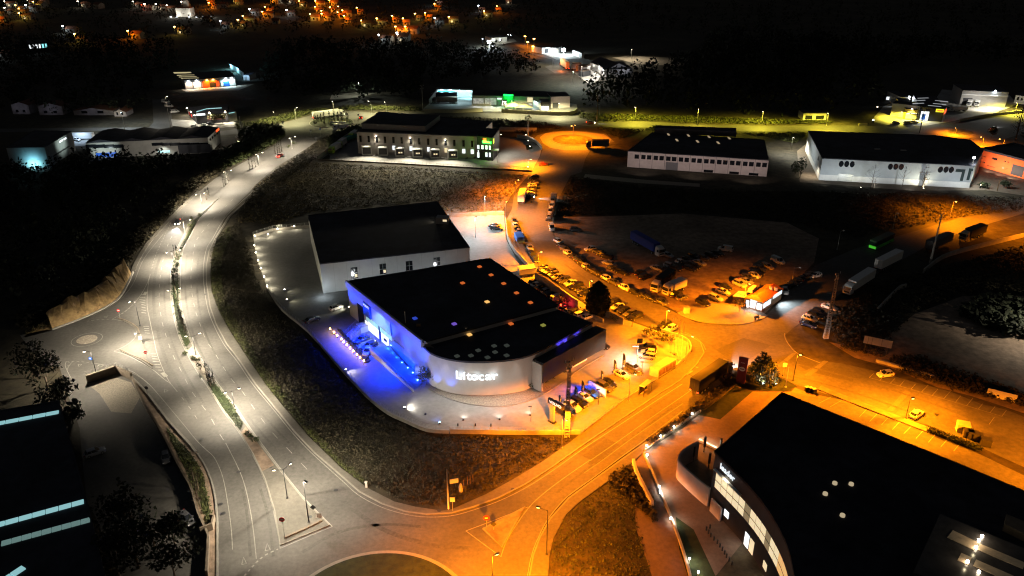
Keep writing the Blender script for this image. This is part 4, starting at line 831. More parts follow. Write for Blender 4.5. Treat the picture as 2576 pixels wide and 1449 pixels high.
# roof lights
def rl(px, py, mat, H, s=1.15):
    p = g(px, py, H); mb = MB(); mb.box((p.x, p.y, H - .1), s * .85, s * .85, .32, math.atan2(LW.u.y, LW.u.x)); mb.build('rooflight', mat, D)
for x, y, m_ in ((1043, 565), (1130, 627), (915, 688), (1225, 692), (1322, 763), (1427, 836)) and [(1043, 565, 'sky_or'), (1130, 627, 'sky_or'), (915, 688, 'sky_or'), (1225, 692, 'sky_or'), (1322, 763, 'sky_or'), (1427, 836, 'sky_or'), (1100, 830, 'sky_bright'), (555, 955, 'sky_blue'), (852, 997, 'sky_violet')]: rl(858.7 + x / 3, 483 + y / 3, m_, H2)
for x, y, m_ in ((967, 1078, 'sky_bright'), (1280, 996, 'sky_or'), (1523, 1007, 'sky_green'), (873, 1240, 'sky_dim'), (978, 1236, 'sky_dim'), (1033, 1197, 'sky_dim'), (1103, 1250, 'sky_dim'), (1153, 1163, 'sky_dim'), (1160, 1210, 'sky_dim'), (1247, 1235, 'sky_dim'), (1248, 1160, 'sky_dim')): rl(858.7 + x / 3, 483 + y / 3, m_, H1)
p = g(1020, 812, H2); MB().tube(p, p + Vector((0, 0, 3.0)), .12, .12, 6).build('roof_mast', 'wpaint', D)
p = g(1053, 820, H2); MB().box(p, 1.0, .6, .5).build('roof_unit', 'wood_plank', D)
light('SPOT', g(1172, 825, H2) + Vector((0, 0, .2)) + Vector((0, -.3, -.3)), (1, .75, .35), 120, D, .1, (0, .6, .5), 140, .6)
# entrance lights: blue washes along the facade, white pool inside the doors
for f, w_, k in ((.06, 2600, 2.2), (.22, 2600, 2.4), (.40, 2600, 2.6), (.60, 2600, 2.4), (.80, 2600, 2.4), (.96, 2600, 2.2)): light('SPOT', LW.pt(lu * f, 5.2, 3.0), BLUE, w_ * 1.5, D, .1, -LW.n * .8 + Vector((0, 0, .75)), 125, .9)
light('SPOT', LW.pt((uS + uB) / 2, 9.4, 3.2), (.3, .7, 1), 3200, D, .2, -LW.n * .5 + Vector((0, 0, -1)), 120, .9)
light('SPOT', LW.pt(uC, 2.6, 1.2), COOL, 420, D, .2, LW.n + Vector((0, 0, -.8)), 150, .9)
for k in (.35, .55, .85): light('SPOT', LW.pt(lu * k, 6.0, 5.5), (.002, .03, 1), 15000, D, .15, LW.n * .15 + Vector((0, 0, -1)), 150, .9)
for s_, w_ in ((1.5, 2200), (5, 1800), (9, 1500)):
    p, d = wallpt(s_); nn = Vector((d.y, -d.x, 0)); light('SPOT', p + nn * 2.2 + Vector((0, 0, .3)), (.03, .14, 1), w_, D, .1, -nn * .5 + Vector((0, 0, 1)), 70, .9)
# entrance ramp, railings, stairs ------------------------------------------------
rp = [g(*za(440, 1000)), g(*za(1090, 1570)), g(*za(1225, 1440)), g(*za(720, 945))]
t = empty('entrance_ramp', sum(rp, Vector()) / 4, 'blue-lit entrance ramp with a white side wall and marker lights', 'ramp')
z0s = [1.5, .1, .1, 1.5]
mb = MB(); mb.add([(p.x, p.y, 0) for p in rp] + [(p.x, p.y, z_) for p, z_ in zip(rp, z0s)], [(4, 5, 6, 7), (0, 1, 5, 4), (1, 2, 6, 5), (2, 3, 7, 6), (3, 0, 4, 7)]); mb.build('deck', pm('ramp_deck', (.18, .19, .21), .7, .1, 1), t)
mb = MB().wall([rp[0], rp[1]], .25, 0, 1.9, .5); mb.build('side_wall', 'wpaint', t)
rm = MB(); n_ = 22
for k in range(n_ + 1): q = rp[0] + (rp[1] - rp[0]) * (k / n_); zb = 1.9 - 1.4 * k / n_; rm.tube(q + Vector((0, 0, zb)), q + Vector((0, 0, zb + .95)), .025, n=4)
rm.tube(rp[0] + Vector((0, 0, 2.85)), rp[1] + Vector((0, 0, 1.45)), .04, n=5); rm.tube(rp[0] + Vector((0, 0, 2.4)), rp[1] + Vector((0, 0, 1.0)), .025, n=5); rm.build('railing', 'steel', t)
for k, (x, y) in enumerate(((757, 937), (708, 990), (777, 1043), (843, 1103), (918, 1168), (1005, 1238), (1080, 1302), (1150, 1402))):
    q = g(*za(x, y)); zb = max(.15, 1.3 - .16 * k); mb = MB().tube((q.x, q.y, zb), (q.x, q.y, zb + .22), .16, .12, 8); mb.build('marker_light', 'lamp_blue', t)
    light('POINT', (q.x, q.y, zb + .5), (.004, .05, 1), 420, t, .1)
st = [g(*za(60, 720)), g(*za(135, 800)), g(*za(300, 690)), g(*za(230, 625))]
t = empty('entrance_stair', sum(st, Vector()) / 4, 'outside stair with glass balustrade beside the blue entrance', 'stair')
mb = MB()
for k in range(8):
    f0, f1 = k / 8, (k + 1) / 8; q = [st[0].lerp(st[3], f0), st[1].lerp(st[2], f0), st[1].lerp(st[2], f1), st[0].lerp(st[3], f1)]; mb.prism(q, 0, .2 + .19 * k)
mb.build('step', 'conc', t)
pl = [g(*za(230, 625)), g(*za(300, 690)), g(*za(430, 650)), g(*za(350, 590))]
MB().prism(pl, 0, 1.7).build('landing', 'wpaint', t)
rm = MB()
for a_, b_, za_, zb_ in ((st[0], st[3], .3, 1.7), (st[1], st[2], .3, 1.7), (pl[1], pl[2], 1.7, 1.7)):
    for k in range(7): q = a_.lerp(b_, k / 6); zz_ = za_ + (zb_ - za_) * k / 6; rm.tube(q + Vector((0, 0, zz_)), q + Vector((0, 0, zz_ + 1)), .025, n=4)
    rm.tube(a_ + Vector((0, 0, za_ + 1)), b_ + Vector((0, 0, zb_ + 1)), .04, n=5)
rm.build('railing', 'steel', t)
# row of bollard lights with a planted bed
bed = [g(*za(-60, 640)), g(*za(370, 1140)), g(*za(445, 1105)), g(*za(-10, 640))]
t = empty('planted_bed', sum(bed, Vector()) / 4, 'long dark planted bed behind the row of warm lights', 'planting bed')
MB().prism(bed, 0, .35).build('soil', 'earth', t)
mb = MB(); leaf_quads(mb, (0, 0, 0), 1, .1, .1, .1, .1)
for k in range(60): q = bed[0].lerp(bed[1], rnd.random()).lerp(bed[3].lerp(bed[2], rnd.random()), rnd.random()); leaf_quads(mb, (q.x, q.y, .55), 6, .5, .5, .3, .3)
mb.build('foliage', 'leaf_dark', t)
for k, (x, y) in enumerate(((-165, 655), (-105, 705), (-60, 752), (-20, 790), (5, 808), (40, 853), (87, 897), (135, 945), (184, 990), (240, 1040), (287, 1085), (345, 1138))):
    if k in (3,): continue
    b = g(*za(x, y)); t = empty('bollard_light', b, 'warm bollard light in the forecourt row, %s from the far end' % ordw(k + 1), 'bollard light', 'warm bollard lights on the forecourt')
    MB().tube(b, b + Vector((0, 0, .6)), .12, n=8).build('post', 'darksteel', t); MB().tube(b + Vector((0, 0, .6)), b + Vector((0, 0, .95)), .2, .17, 8).build('lens', 'lamp_or', t)
    light('POINT', b + Vector((0, 0, 1.3)), (1, .62, .28), 75, t, .15)
# information board by the ramp
b = g(*za(1165, 1310)); t = empty('information_board', b, 'white board with lines of text at the ramp corner', 'board'); MB().box((b.x, b.y, .4), 1.5, .12, 2.3).build('board', 'wpaint', t)
mb = MB()
for k in range(5): mb.box((b.x, b.y - .07, .9 + k * .36), 1.2, .02, .08)
mb.build('text_line', 'darksteel', t)
light('SPOT', b + Vector((0, -1.5, 1.4)), COOL, 40, t, .1, (0, 1, 0), 90, .8)
# yard floods (on the boundary wall)
for x, y, lb in ((70, 1250, 'bright floodlight on the boundary wall by the blue forecourt'),):
    b = g(*za(x, y)); flood(*za(x, y), 2600, (1, .93, .8), lb, (1, -.5, .05), ang=110, name='wall_floodlight')
b1 = Z6(1280, 1440)
flood(1018, 1064 - 36, 3200, (1, .93, .8), 'bright floodlight low on the curved boundary wall', (1, .25, .3), ang=150, name='wall_floodlight')
flood(1106, 1066, 700, (.05, .25, 1), 'blue floodlight at the foot of the front boundary wall', (-.5, 1, .5), 'lamp_blue', 120, name='wall_floodlight')
for x, lb in ((1152, 'first'), (1196, 'second'), (1235, 'third')):
    b = g(x, 1072 if x < 1230 else 1073); t = empty('wall_spotlight', b, 'small unlit spotlight on the front boundary wall, %s from the blue one' % lb, 'spotlight', 'unlit wall spotlights'); MB().box((b.x, b.y, 0), .3, .3, .7).build('housing', 'darksteel', t)
# yard area lights mounted under the canopy and on masts of the dealership
def mast_light(bx, by, h, colr, w, label, arm=(0, -1), ang=160, group='yard floodlight masts'):
    b = g(bx, by); t = empty('floodlight_mast', b, label, 'floodlight mast', group); MB().tube(b, b + Vector((0, 0, h)), .09, .06, 6).build('pole', 'steel', t)
    MB().box((b.x + arm[0] * .4, b.y + arm[1] * .4, h), .7, .7, .2).build('lamp_head', 'darksteel', t); MB().box((b.x + arm[0] * .4, b.y + arm[1] * .4, h - .07), .5, .5, .06).build('lens', 'lamp_warm', t)
    light('SPOT', (b.x + arm[0] * .4, b.y + arm[1] * .4, h - .2), colr, w, t, .2, (arm[0] * .1, arm[1] * .1, -1), 168, .4, wide=.36)
b = g(*zt(1885, 400)); h = hgt(*zt(1885, 400), zt(1885, 150)[1]); t = empty('solar_lamp', b, 'lit mast with a square panel above the display cars', 'lamp mast')
MB().tube(b, b + Vector((0, 0, h + .6)), .08, n=6).build('pole', 'wpaint', t); MB().box((b.x + .3, b.y - .3, h + .9), 1.3, .12, 1.3).build('panel', 'darksteel', t); MB().box((b.x - .6, b.y, h), 1.7, .4, .15).build('lamp_head', 'wpaint', t); MB().box((b.x - .6, b.y, h - .07), 1.4, .3, .06).build('lens', 'lamp_warm', t)
light('SPOT', b + Vector((-.8, 0, h - .2)), (1, .9, .72), 6500, t, .2, (-.55, .1, -1), 160, .8)
p, d = wallpt(acc[-1] * .33); 
for s_, w_ in ((acc[-1] * .16, 2600), (acc[-1] * .27, 3000), (acc[-1] * .38, 3000), (acc[-1] * .48, 2600)):
    p, d = wallpt(s_); nn = Vector((d.y, -d.x, 0)); fb = MB().box(p + nn * 10.0, .4, .4, .3).build('ground_spot', 'darksteel', D); light('SPOT', p + nn * 10.0 + Vector((0, 0, .5)), (1, .9, .76), w_ * .38, D, .15, -nn + Vector((0, 0, .38)), 120, .8) if s_ > acc[-1] * .2 else None; light('SPOT', p + nn * .4 + Vector((0, 0, H1 + .2)), (1, .93, .82), w_ * 1.6, D, .2, nn * .75 + Vector((0, 0, -.65)), 130, .9)
# front apron edging
ap = gp([(1078, 980), (1110, 996), (1160, 1013), (1210, 1021), (1262, 1023), (1310, 1015), (1350, 1000), (1400, 972), (1450, 935), (1500, 905), (1520, 893)])
structure('kerb', MB().wall(catmull(ap, 4), .25, 0.04, .2), 'kerb'); 
sheet('apron_pavement', [(1078, 979), (1110, 995), (1160, 1012), (1210, 1020), (1262, 1022), (1310, 1014), (1350, 999), (1400, 971), (1340, 968), (1262, 990), (1200, 994), (1130, 985), (1085, 966)], .052, 'gravel')
# ---- rear warehouse ------------------------------------------------------------------------
HR = hgt(812, 738, 664)
t, fp = shell('rear_warehouse', 'plain white warehouse with black roof behind the dealership', [(775, 542), (805, 664), (1181, 622), (1100, 507)], HR, pm('warehouse_white', (.50, .50, .49), .75, .05, .4))
W = t; L = Plane(fp[1], fp[2])
zb = lambda x, y: (771.5 + x / 4.8, 603.8 + y / 4.8)
jm = MB()
for k in range(1, 12): L.panel(jm, L.len * k / 12 - .03, L.len * k / 12 + .03, 0, HR, .02)
jm.build('panel_joint', 'wall_grey', t)
for x0, y0, x1, y1, lit in ((530, 335, 622, 458, 1), (877, 292, 965, 405, 1), (1195, 258, 1282, 360, 0), (1530, 215, 1612, 305, 0)):
    u0, a0 = L.uz(*zb(x0, y0)); u1, a1 = L.uz(*zb(x1, y1)); mb = MB(); L.panel(mb, u0, u1, a0, a1, .05); wo = mb.build('window', 'glass', t)
    mb = MB(); L.panel(mb, (u0 + u1) / 2 - .05, (u0 + u1) / 2 + .05, min(a0, a1), max(a0, a1), .09); L.panel(mb, u0, u1, (a0 + a1) / 2 - .05, (a0 + a1) / 2 + .05, .08); mb.build('frame', 'steel', wo)
    if lit: mb = MB(); L.panel(mb, u0 + (u1 - u0) * .55, u0 + (u1 - u0) * .9, min(a0, a1) + .4, min(a0, a1) + 1.3, .1); mb.build('pane', 'win_warm', wo)
light('POINT', L.pt(L.len * .78, .8, 1.0) if False else g(805, 742) + Vector((1.5, -2, 2.2)), COOL, 300, t, .2)
q = g(1114, 560, HR); MB().box((q.x, q.y, HR - .1), 4.0, 3.0, 2.2, -.1).build('roof_cabin', 'wall_grey', t); MB().box((q.x + .8, q.y - 1.55, HR + .9), 1.3, .1, .7, -.1).build('cabin_window', 'win_warm', t)
light('SPOT', (q.x - 2.2, q.y + .2, HR + 1.2), (1, .85, .5), 260, t, .1, (-1, .1, -.22), 110, .8)
for f, w_ in ((.22, 1700), (.5, 1100), (.8, 1100)): light('SPOT', L.pt(L.len * f, .4, 11), (.92, .97, 1), w_, t, .3, -L.n + Vector((0, 0, .30)), 120, .9)
for k, (x, y) in enumerate(((642, 601), (675, 597), (699, 583), (740, 576), (641, 625), (644.5, 643), (650, 663), (657, 683), (665, 704), (673, 727))):
    b = g(x, y); tt = empty('fence_light', b, 'small wall light of the side yard, %s along the fence' % ordw(k + 1), 'wall light', 'side yard wall lights')
    MB().tube(b, b + Vector((0, 0, 1.0)), .07, n=6).build('post', 'darksteel', tt); MB().tube(b + Vector((0, 0, 1)), b + Vector((0, 0, 1.3)), .16, .12, 8).build('lens', 'lamp_warm', tt); light('POINT', b + Vector((.4, 0, 1.6)), (1, .88, .62), 420, tt, .12)
for k, (x, y) in enumerate(((716, 731), (722, 756))): flood(x, y, 1100, (1, .92, .6), 'bright garden light near the low hedge, %s from the yard' % ordw(k + 1), (.6, -.2, .8), 'lamp_warm', 160, group='garden lights')
flood(878, 775, 2200, (1, .93, .75), 'lamp lighting the white car behind the entrance', (-1, -.5, .2), 'lamp_warm', 80, group='garden lights')
mast_light(1220, 545, 8, (.85, .95, 1), 9000, 'cool floodlight mast behind the rear warehouse', (.3, -1)); mast_light(1196, 598, 7.5, (.85, .95, 1), 7000, 'cool floodlight mast at the warehouse corner', (.8, -.5))
# boundary walls -----------------------------------------------------------------------
def wall_thing(name, pts, w, h, mat, label, fence=None, fh=1.0, z0=0.0, hb=None, cat='wall'):
    P = catmull(gp(pts), 3) if len(pts) > 3 else gp(pts); c = sum(P, Vector()) / len(P); t = empty(name, c, label, cat)
    MB().wall(P, w, z0, h, hb).build('wall_body', mat, t)
    if fence:
        mb = MB(); run = 0
        for a_, b_ in zip(P, P[1:]):
            m_ = max(1, int((b_ - a_).length / 1.5))
            for k in range(m_): q = a_.lerp(b_, k / m_); mb.tube((q.x, q.y, h), (q.x, q.y, h + fh), .03, n=4)
            for zz_ in (.35, .7, 1): mb.tube((a_.x, a_.y, h + fh * zz_), (b_.x, b_.y, h + fh * zz_), .018, n=4)
        mb.build('railing', fence, t)
    return t
wall_thing('boundary_wall', [(673, 728), (710, 782), (777, 838), (859, 932), (899, 975), (929, 1006), (975, 1042), (1022, 1064), (1075, 1086), (1130, 1090)], .3, .9, 'conc', 'curving concrete boundary wall above the scrub slope', 'steel')
wall_thing('boundary_wall', [(1132, 1090), (1192, 1091), (1325, 1093), (1460, 1092)], .3, 1.1, 'conc', 'straight concrete boundary wall before the dealership front', 'steel', .7)
wall_thing('boundary_wall', [(1462, 1091), (1571, 1007), (1655, 954)], .25, .5, 'conc', 'low wall along the sodium-lit pavement', 'steel', .6)
wall_thing('garden_wall', [(1700, 925), (1736, 886), (1733, 863), (1713, 850), (1690, 842), (1664, 834)], .3, .8, 'conc', 'curved low wall round the corner garden')
wall_thing('retaining_wall', [(1346, 712), (1386, 735), (1440, 775), (1452, 782)], .4, hgt(1346, 712, 686), 'conc', 'tall stained retaining wall behind the sunken parking', cat='retaining wall')
wall_thing('garden_wall', [(1517, 793), (1545, 806), (1568, 817)], .3, 2.0, 'conc', 'short pale wall right of the dark cypress')
wall_thing('garden_wall', [(1452, 782), (1490, 800), (1517, 812)], .4, 1.2, 'conc', 'low garden wall lit red at one end')
wall_thing('boundary_wall', [(1272, 556), (1276, 597), (1290, 628), (1317, 660), (1332, 676)], .3, 1.4, 'conc', 'curved wall between the warehouse yard and the street', 'steel')
wall_thing('boundary_wall', [(1125, 547), (1200, 543), (1268, 539)], .3, 1.3, 'conc', 'straight wall across the back of the warehouse yard')
wall_thing('boundary_wall', [(638, 597), (687, 581), (779, 573)], .3, 1.0, 'conc', 'wall with small lights at the end of the side yard', 'steel')
wall_thing('retaining_wall', [(220, 963), (295, 938), (333, 956)], .5, 2.0, 'conc_dark', 'dark stained retaining wall of the sunken yard', 'steel', 1.0, cat='retaining wall')
wall_thing('retaining_wall', [(334, 957), (365, 1024), (391, 1066), (417, 1113), (450, 1179), (483, 1239), (500, 1299), (522, 1347), (526, 1366), (521, 1449)], .4, 1.2, 'conc_dark', 'long low retaining wall between the sunken yard and the verge', cat='retaining wall')
wall_thing('depot_wall', [(799, 403), (930, 409), (1073, 417), (1200, 424), (1338, 431)], .3, .5, 'conc_dark', 'dark low wall with a fence before the depot yard', 'darksteel', .9)
wall_thing('depot_wall', [(800, 402), (824, 384), (860, 356), (894, 333)], .3, 1.9, 'conc', 'pale wall up the side of the depot yard')
wall_thing('depot_wall', [(1257, 330), (1300, 331), (1350, 332)], .3, 2.2, 'conc', 'pale wall at the back of the depot yard')
wall_thing('depot_wall', [(1300, 347), (1330, 352), (1350, 362), (1363, 377)], .3, 1.9, 'conc', 'white gate wall curving beside the roundabout')
CRE = pm('cream_wall', (.46, .42, .27), .85, .08, .5)
wall_thing('cream_wall', [(1066, 283), (1140, 284), (1214, 281)], .3, 2.0, CRE, 'low cream wall before the blue-lit hangar')
wall_thing('cream_wall', [(1262, 283), (1290, 285), (1408, 290), (1440, 288), (1452, 280)], .3, 2.0, CRE, 'low cream wall before the green-sign workshop')
wall_thing('field_wall', [(1600, 905 - 0), (1660, 850)], .3, 1.0, 'conc', 'x') if False else None
wall_thing('concrete_wall', [(2206, 786), (2240, 750), (2262, 730), (2278, 725)], .3, 1.5, 'conc', 'pale wall leading up from the scrub by the billboard')
wall_thing('concrete_wall', [(2322, 688), (2370, 652), (2440, 630), (2560, 600), (2640, 580)], .3, 1.6, 'conc', 'long pale wall along the far side of the dark lorry park')
wall_thing('rubble_wall', [(2203, 910), (2240, 920), (2270, 930), (2330, 945), (2360, 960)], .7, .8, 'conc', 'broken low stone wall below the billboard')
wall_thing('dogleg_wall', [(593, 351), (606, 362), (612, 345)], .3, 1.5, 'conc', 'ruined concrete wall beside the dark scrub mound')
# ---- transport depot -------------------------------------------------------------------------
zd = Z6(1280, 360)
HD = hgt(899, 386.5, 331)
t, fp = shell('transport_depot', 'long grey depot with a row of loading docks and dark corner block', [(897, 331), (1199.5, 343), (1238, 306.5), (953, 281)], HD, pm('depot_cladding', (.40, .37, .345), .7, .05, .5))
L = Plane(fp[0], fp[1]); DEP = t
def dp(x, y): return L.uz(*zd(x, y))
up = gp([(909, 310), (1070, 317), (1107, 289), (953, 283)], HD + 2.6); MB().prism(up, HD - .1, HD + 2.6, cap=False).build('upper_wall', 'wall_grey', t); MB().prism([Vector((p.x, p.y, 0)) for p in up], HD + 2.5, HD + 2.65).build('upper_roof', 'roof', t)
for x, y in ((290, 645), (413, 648), (537, 655), (660, 660), (787, 665), (911, 670), (1047, 680), (1175, 685), (1310, 690), (1438, 695), (1577, 700), (1706, 710), (1845, 716), (1975, 722)):
    u, v = dp(x, y); mb = MB(); L.panel(mb, u - .55, u + .55, v - 1.5, v + 1.5, .05); mb.build('window', 'glass', t)
for k, (x, y) in enumerate(((795, 783), (1054, 795), (1318, 805), (1581, 820), (1848, 832), (1977, 840))):
    u, v = dp(x, y); mb = MB(); L.panel(mb, u - .7, u + .7, v - 1.0, v + 1.0, .05); mb.build('window', 'win_white' if k != 3 else 'win_warm', t)
for x, y in ((523, 607), (1040, 632), (1570, 657)):
    u, v = dp(x, y); q = L.pt(u, v, .3); lb = MB().box((q.x, q.y, v - .1), .5, .4, .25).build('wall_lamp', 'lamp_warm', t); light('SPOT', q + L.n * .35 + Vector((0, 0, -.25)), (1, .9, .7), 1000, t, .15, L.n * .55 + Vector((0, 0, -1)), 165, .7)
for k, (x, y) in enumerate(((425, 890), (667, 905), (927, 922), (1188, 935), (1452, 950), (1718, 962))):
    u, v = dp(x - 30, y - 30); a0, a1 = u - 1.9, u + 1.9
    q0, q1, q2, q3 = L.pt(a0 - .9, 0, .05), L.pt(a0 + .6, 0, 3.4), L.pt(a1 + .9, 0, 2.4), L.pt(a1, 0, .05)
    dk = MB().prism([q0, q1, q2, q3], .05, 4.1).build('dock_shelter', 'wpaint', t)
    pl = Plane(q1, q2); mb = MB(); pl.panel(mb, .25, pl.len - .25, .9, 3.8, .06); mb.build('dock_door', 'wall_dark', dk)
    if k > 1: mb = MB(); pl.panel(mb, pl.len * .3, pl.len * .5, 1.9, 2.5, .1); pl.panel(mb, pl.len * .56, pl.len * .72, 1.9, 2.5, .1); mb.build('dock_lamp', 'win_warm', dk)
    light('SPOT', L.pt(u, 5.0, 1.5), (1, .9, .7), 420, t, .15, (0, -.35, -1), 150, .8)
for f in (.14, .48, .8):
    q = L.pt(L.len * f, HD + .3, .5); light('SPOT', q, (1, .9, .68), 52000, t, .2, L.n * 1.0 + Vector((0, 0, -.42)), 110, .8)
cb = gp([(1199.5, 343), (1239.5, 347), (1256, 326), (1222, 323)], HD + .25); cbv = [Vector((p.x, p.y, 0)) for p in cb]
MB().prism(cbv, 0, HD + .25, cap=False).build('corner_block', 'wall_dark', t); MB().prism(cbv, HD, HD + .2).wall(cbv + [cbv[0]], .2, HD, HD + .5).build('corner_roof', 'roof', t)
LC = Plane(cbv[0], cbv[1])
for x, y, w_, h_ in ((2068, 770, .5, .9), (2130, 772, .5, .9), (2190, 776, .5, .9), (2242, 780, .4, .9), (2068, 890, .5, 1.2), (2190, 885, .5, 1.0), (2242, 888, .4, 1.0), (2068, 830, .3, .3)):
    u, v = LC.uz(*zd(x, y)); mb = MB(); LC.panel(mb, u - w_, u + w_, v - h_, v + h_, .05); mb.build('window', 'win_white', t)
u, v = LC.uz(*zd(2195, 690)); mb = MB(); LC.panel(mb, u - 2.2, u + 2.2, v - .8, v + .3, .12); sg = mb.build('lit_sign', 'sign_green', t)
mb = MB(); LC.panel(mb, u - 1.8, u - .3, v + .35, v + 1.5, .14); mb.build('emblem', 'sign_red', sg); mb = MB(); LC.panel(mb, u - 1.9, u + 1.7, v - .45, v + .05, .16); mb.build('lettering', 'sign_yellow', sg)
light('POINT', LC.pt(u, v, 1.8), (.25, 1, .03), 1100, t, .3)
LS = Plane(cbv[1], cbv[2]); mb = MB(); LS.panel(mb, LS.len * .05, LS.len * .18, v - .9, v + 1.2, .1); mb.build('lit_sign', 'sign_yellow', t)
q = LC.pt(LC.len + 1.2, 0, .2); MB().box((q.x, q.y, 5.2), 3.0, 3.0, .25).tube((q.x + 1.2, q.y - 1.2, 0), (q.x + 1.2, q.y - 1.2, 5.2), .12, n=6).build('porch', 'wpaint', t)
light('SPOT', (q.x, q.y, 5.0), WHITE, 1500, t, .2, (.2, -.2, -1), 150, .8); light('SPOT', LS.pt(LS.len * .5, HD, .4), (1, .92, .75), 12000, t, .2, LS.n + Vector((0, 0, -.6)), 150, .8)
for x, y in ((2010, 950), (1895, 957)): q = g(*zd(x, y)); tree('planter_shrub', 0, 0, 1.2, .8, 'small round shrub beside the depot entrance, %s' % ('nearer the doorway' if x > 2000 else 'nearer the last dock'), 'shrub', None, 'leaf', 60, .35, .1, base=q)
for k, (bx, by) in enumerate(((1260, 341), (1323, 342), (1333, 371), (1328, 423), (1329, 357))): flood(bx, by, 2600, (1, .95, .75), 'bright garden light on the depot lawn edge, %s from the building' % ordw(k + 1), (-.1, -.1, 1), 'lamp_warm', 175, .5, group='depot garden lights', size=.6)
sheet('depot_lawn', [(1257, 346), (1290, 345), (1325, 338), (1338, 341), (1310, 347)], .06, 'lawn'); sheet('depot_lawn', [(1322, 366), (1335, 362), (1340, 374), (1325, 378)], .06, 'lawn'); sheet('depot_lawn', [(807, 402), (826, 388), (830, 392), (829, 403)], .06, 'lawn')
# ---- pale warehouse ---------------------------------------------------------------------------
zp = lambda x, y: (1288 + x / 6, 375.7 + y / 6)
HP = hgt(1577, 420, 380)
t, fp = shell('pale_warehouse', 'pale panelled warehouse with a strip of paired dark windows', [(1580, 380), (1934, 403), (1923, 352), (1640, 334)], HP, 'wall_pink')
L = Plane(fp[0], fp[1])
up = gp([(1647, 322), (1853, 331), (1851, 322), (1650, 315)], HP + 2.4); MB().prism(up, HP - .1, HP + 2.4).build('roof_monitor', 'roof', t)
NB = 11
jm = MB()
for k in range(1, NB): L.panel(jm, L.len * k / NB - .06, L.len * k / NB + .06, 0, HP, .04)
jm.build('panel_joint', 'wall_dark', t)
for k in range(NB):
    for s in (.27, .73):
        if k == 0 and s < .5: continue
        u = L.len * (k + s) / NB; mb = MB(); L.panel(mb, u - .95, u + .95, HP * .56, HP * .56 + 1.9, .05); mb.build('window', 'glass', t)
u = L.uz(*zp(2410, 270))[0]; mb = MB(); L.panel(mb, u - 2.6, u + 2.6, 0, HP * .48, .06); mb.build('loading_door', pm('grey_door', (.16, .16, .17), .6, .05, 1), t)
for k in (6.5, 8.5, 10): mb = MB(); L.panel(mb, L.len * k / NB - 2, L.len * k / NB + 2, .1, 1.2, .05); mb.build('low_window', 'glass', t)
for x, y in ((43, 1023), (112, 1068), (198, 1033), (268, 1078), (350, 1043), (2468, 1015), (2532, 1058)):
    px, py = (1717.3 + x / 3, y / 3) if x < 1000 else (858.7 + x / 3, y / 3); q = g(px, py, HP); MB().box((q.x, q.y, HP - .1), .9, 3.6, .25).build('rooflight', pm('rooflight_pale', (.45, .38, .28), .5, .1, 1, emit=(1, .75, .45), es=.35), t)
for f in (.12, .5, .88): q = L.pt(L.len * f, 6.5, 17); light('SPOT', q, (1, .80, .74), 4200, t, .3, -L.n + Vector((0, 0, -.08)), 115, .9)
# ---- numbered warehouse ---------------------------------------------------------------------
zn = Z6(3200, 480); z3 = lambda x, y: (1717.3 + x / 3, y / 3)
HN = hgt(2061.6, 453, 398)
t, fp = shell('numbered_warehouse', 'big grey warehouse with groups of oval windows and large dark numerals', [(2069, 398), (2452, 417), (2474, 378), (2440, 352), (2350, 341), (2034, 330)], HN, pm('warehouse_grey', (.40, .43, .45), .65, .06, .4))
L = Plane(fp[0], fp[1]); LE = Plane(fp[5], fp[0])
mb = MB(); L.panel(mb, 0.02, L.len - .02, 0, HN * .26, .12); mb.build('base_wall', 'wpaint', t); mb = MB(); LE.panel(mb, .02, LE.len - .02, 0, HN * .26, .12); mb.build('base_wall', 'wpaint', t)
for x, y in ((1197, 1237), (1238, 1238), (1280, 1240), (1568, 1258), (1608, 1258), (1650, 1260), (1945, 1280), (1987, 1280), (2028, 1282)):
    u, v = L.uz(*z3(x, y)); q = [L.pt(u + .95 * math.cos(k * .3927) , v + 1.3 * math.sin(k * .3927), .08) for k in range(16)]; q2 = [p_ - L.n * .1 for p_ in q]
    MB().add(q + q2, [tuple(range(16))] + [(i, 16 + i, 16 + (i + 1) % 16, (i + 1) % 16) for i in range(16)]).build('oval_window', 'glass', t)
u0, v0 = L.uz(*zn(1650, 800)); u1, v1 = L.uz(*zn(1550, 620)); mb = MB(); w_ = 1.1
NG = pm('numeral_paint', (.018, .035, .035), .6, 0)
L.panel(mb, u0 - w_, u0, v0, v1, .1); L.panel(mb, u1, u0, v1 - w_, v1, .12); mb.build('numeral', NG, t)
u2, v2 = L.uz(*zn(1705, 785)); u3 = L.len - .15; mb = MB(); L.panel(mb, u2, u2 + w_, v2, v1 + .6, .1); L.panel(mb, u2, u3, v1 - .5, v1 + .6, .12); L.panel(mb, u2, u2 + (u3 - u2) * .62, v2, v2 + w_, .12); mb.build('numeral', NG, t)
u, v = L.uz(*zn(-60, 790)); mb = MB()
mb = MB(); a0 = L.uz(*z3(1170, 1345))[0]; a1 = L.uz(*z3(1280, 1345))[0]; L.panel(mb, a0, a1, .1, 3.2, .16); mb.build('loading_door', 'steel', t)
mb = MB(); b0 = LE.uz(*z3(945, 1140))[0]; LE.panel(mb, b0 - 2.5, b0 + 2.5, 3.5, 6.5, .06); mb.build('window', 'wpaint', t); mb = MB(); b0 = LE.uz(*z3(1025, 1185))[0]; LE.panel(mb, b0 - 1.2, b0 + 1.2, HN * .62, HN * .8, .06); mb.build('vent', 'wall_dark', t)
for f, w2 in ((.02, 5200), (.18, 4200), (.36, 4200), (.58, 5200), (.80, 4200), (.95, 6500)): q = L.pt(L.len * f, .8, 9.5); light('SPOT', q, (.90, .97, 1), w2 * .42, t, .2, -L.n + Vector((0, 0, .75)), 140, .9)
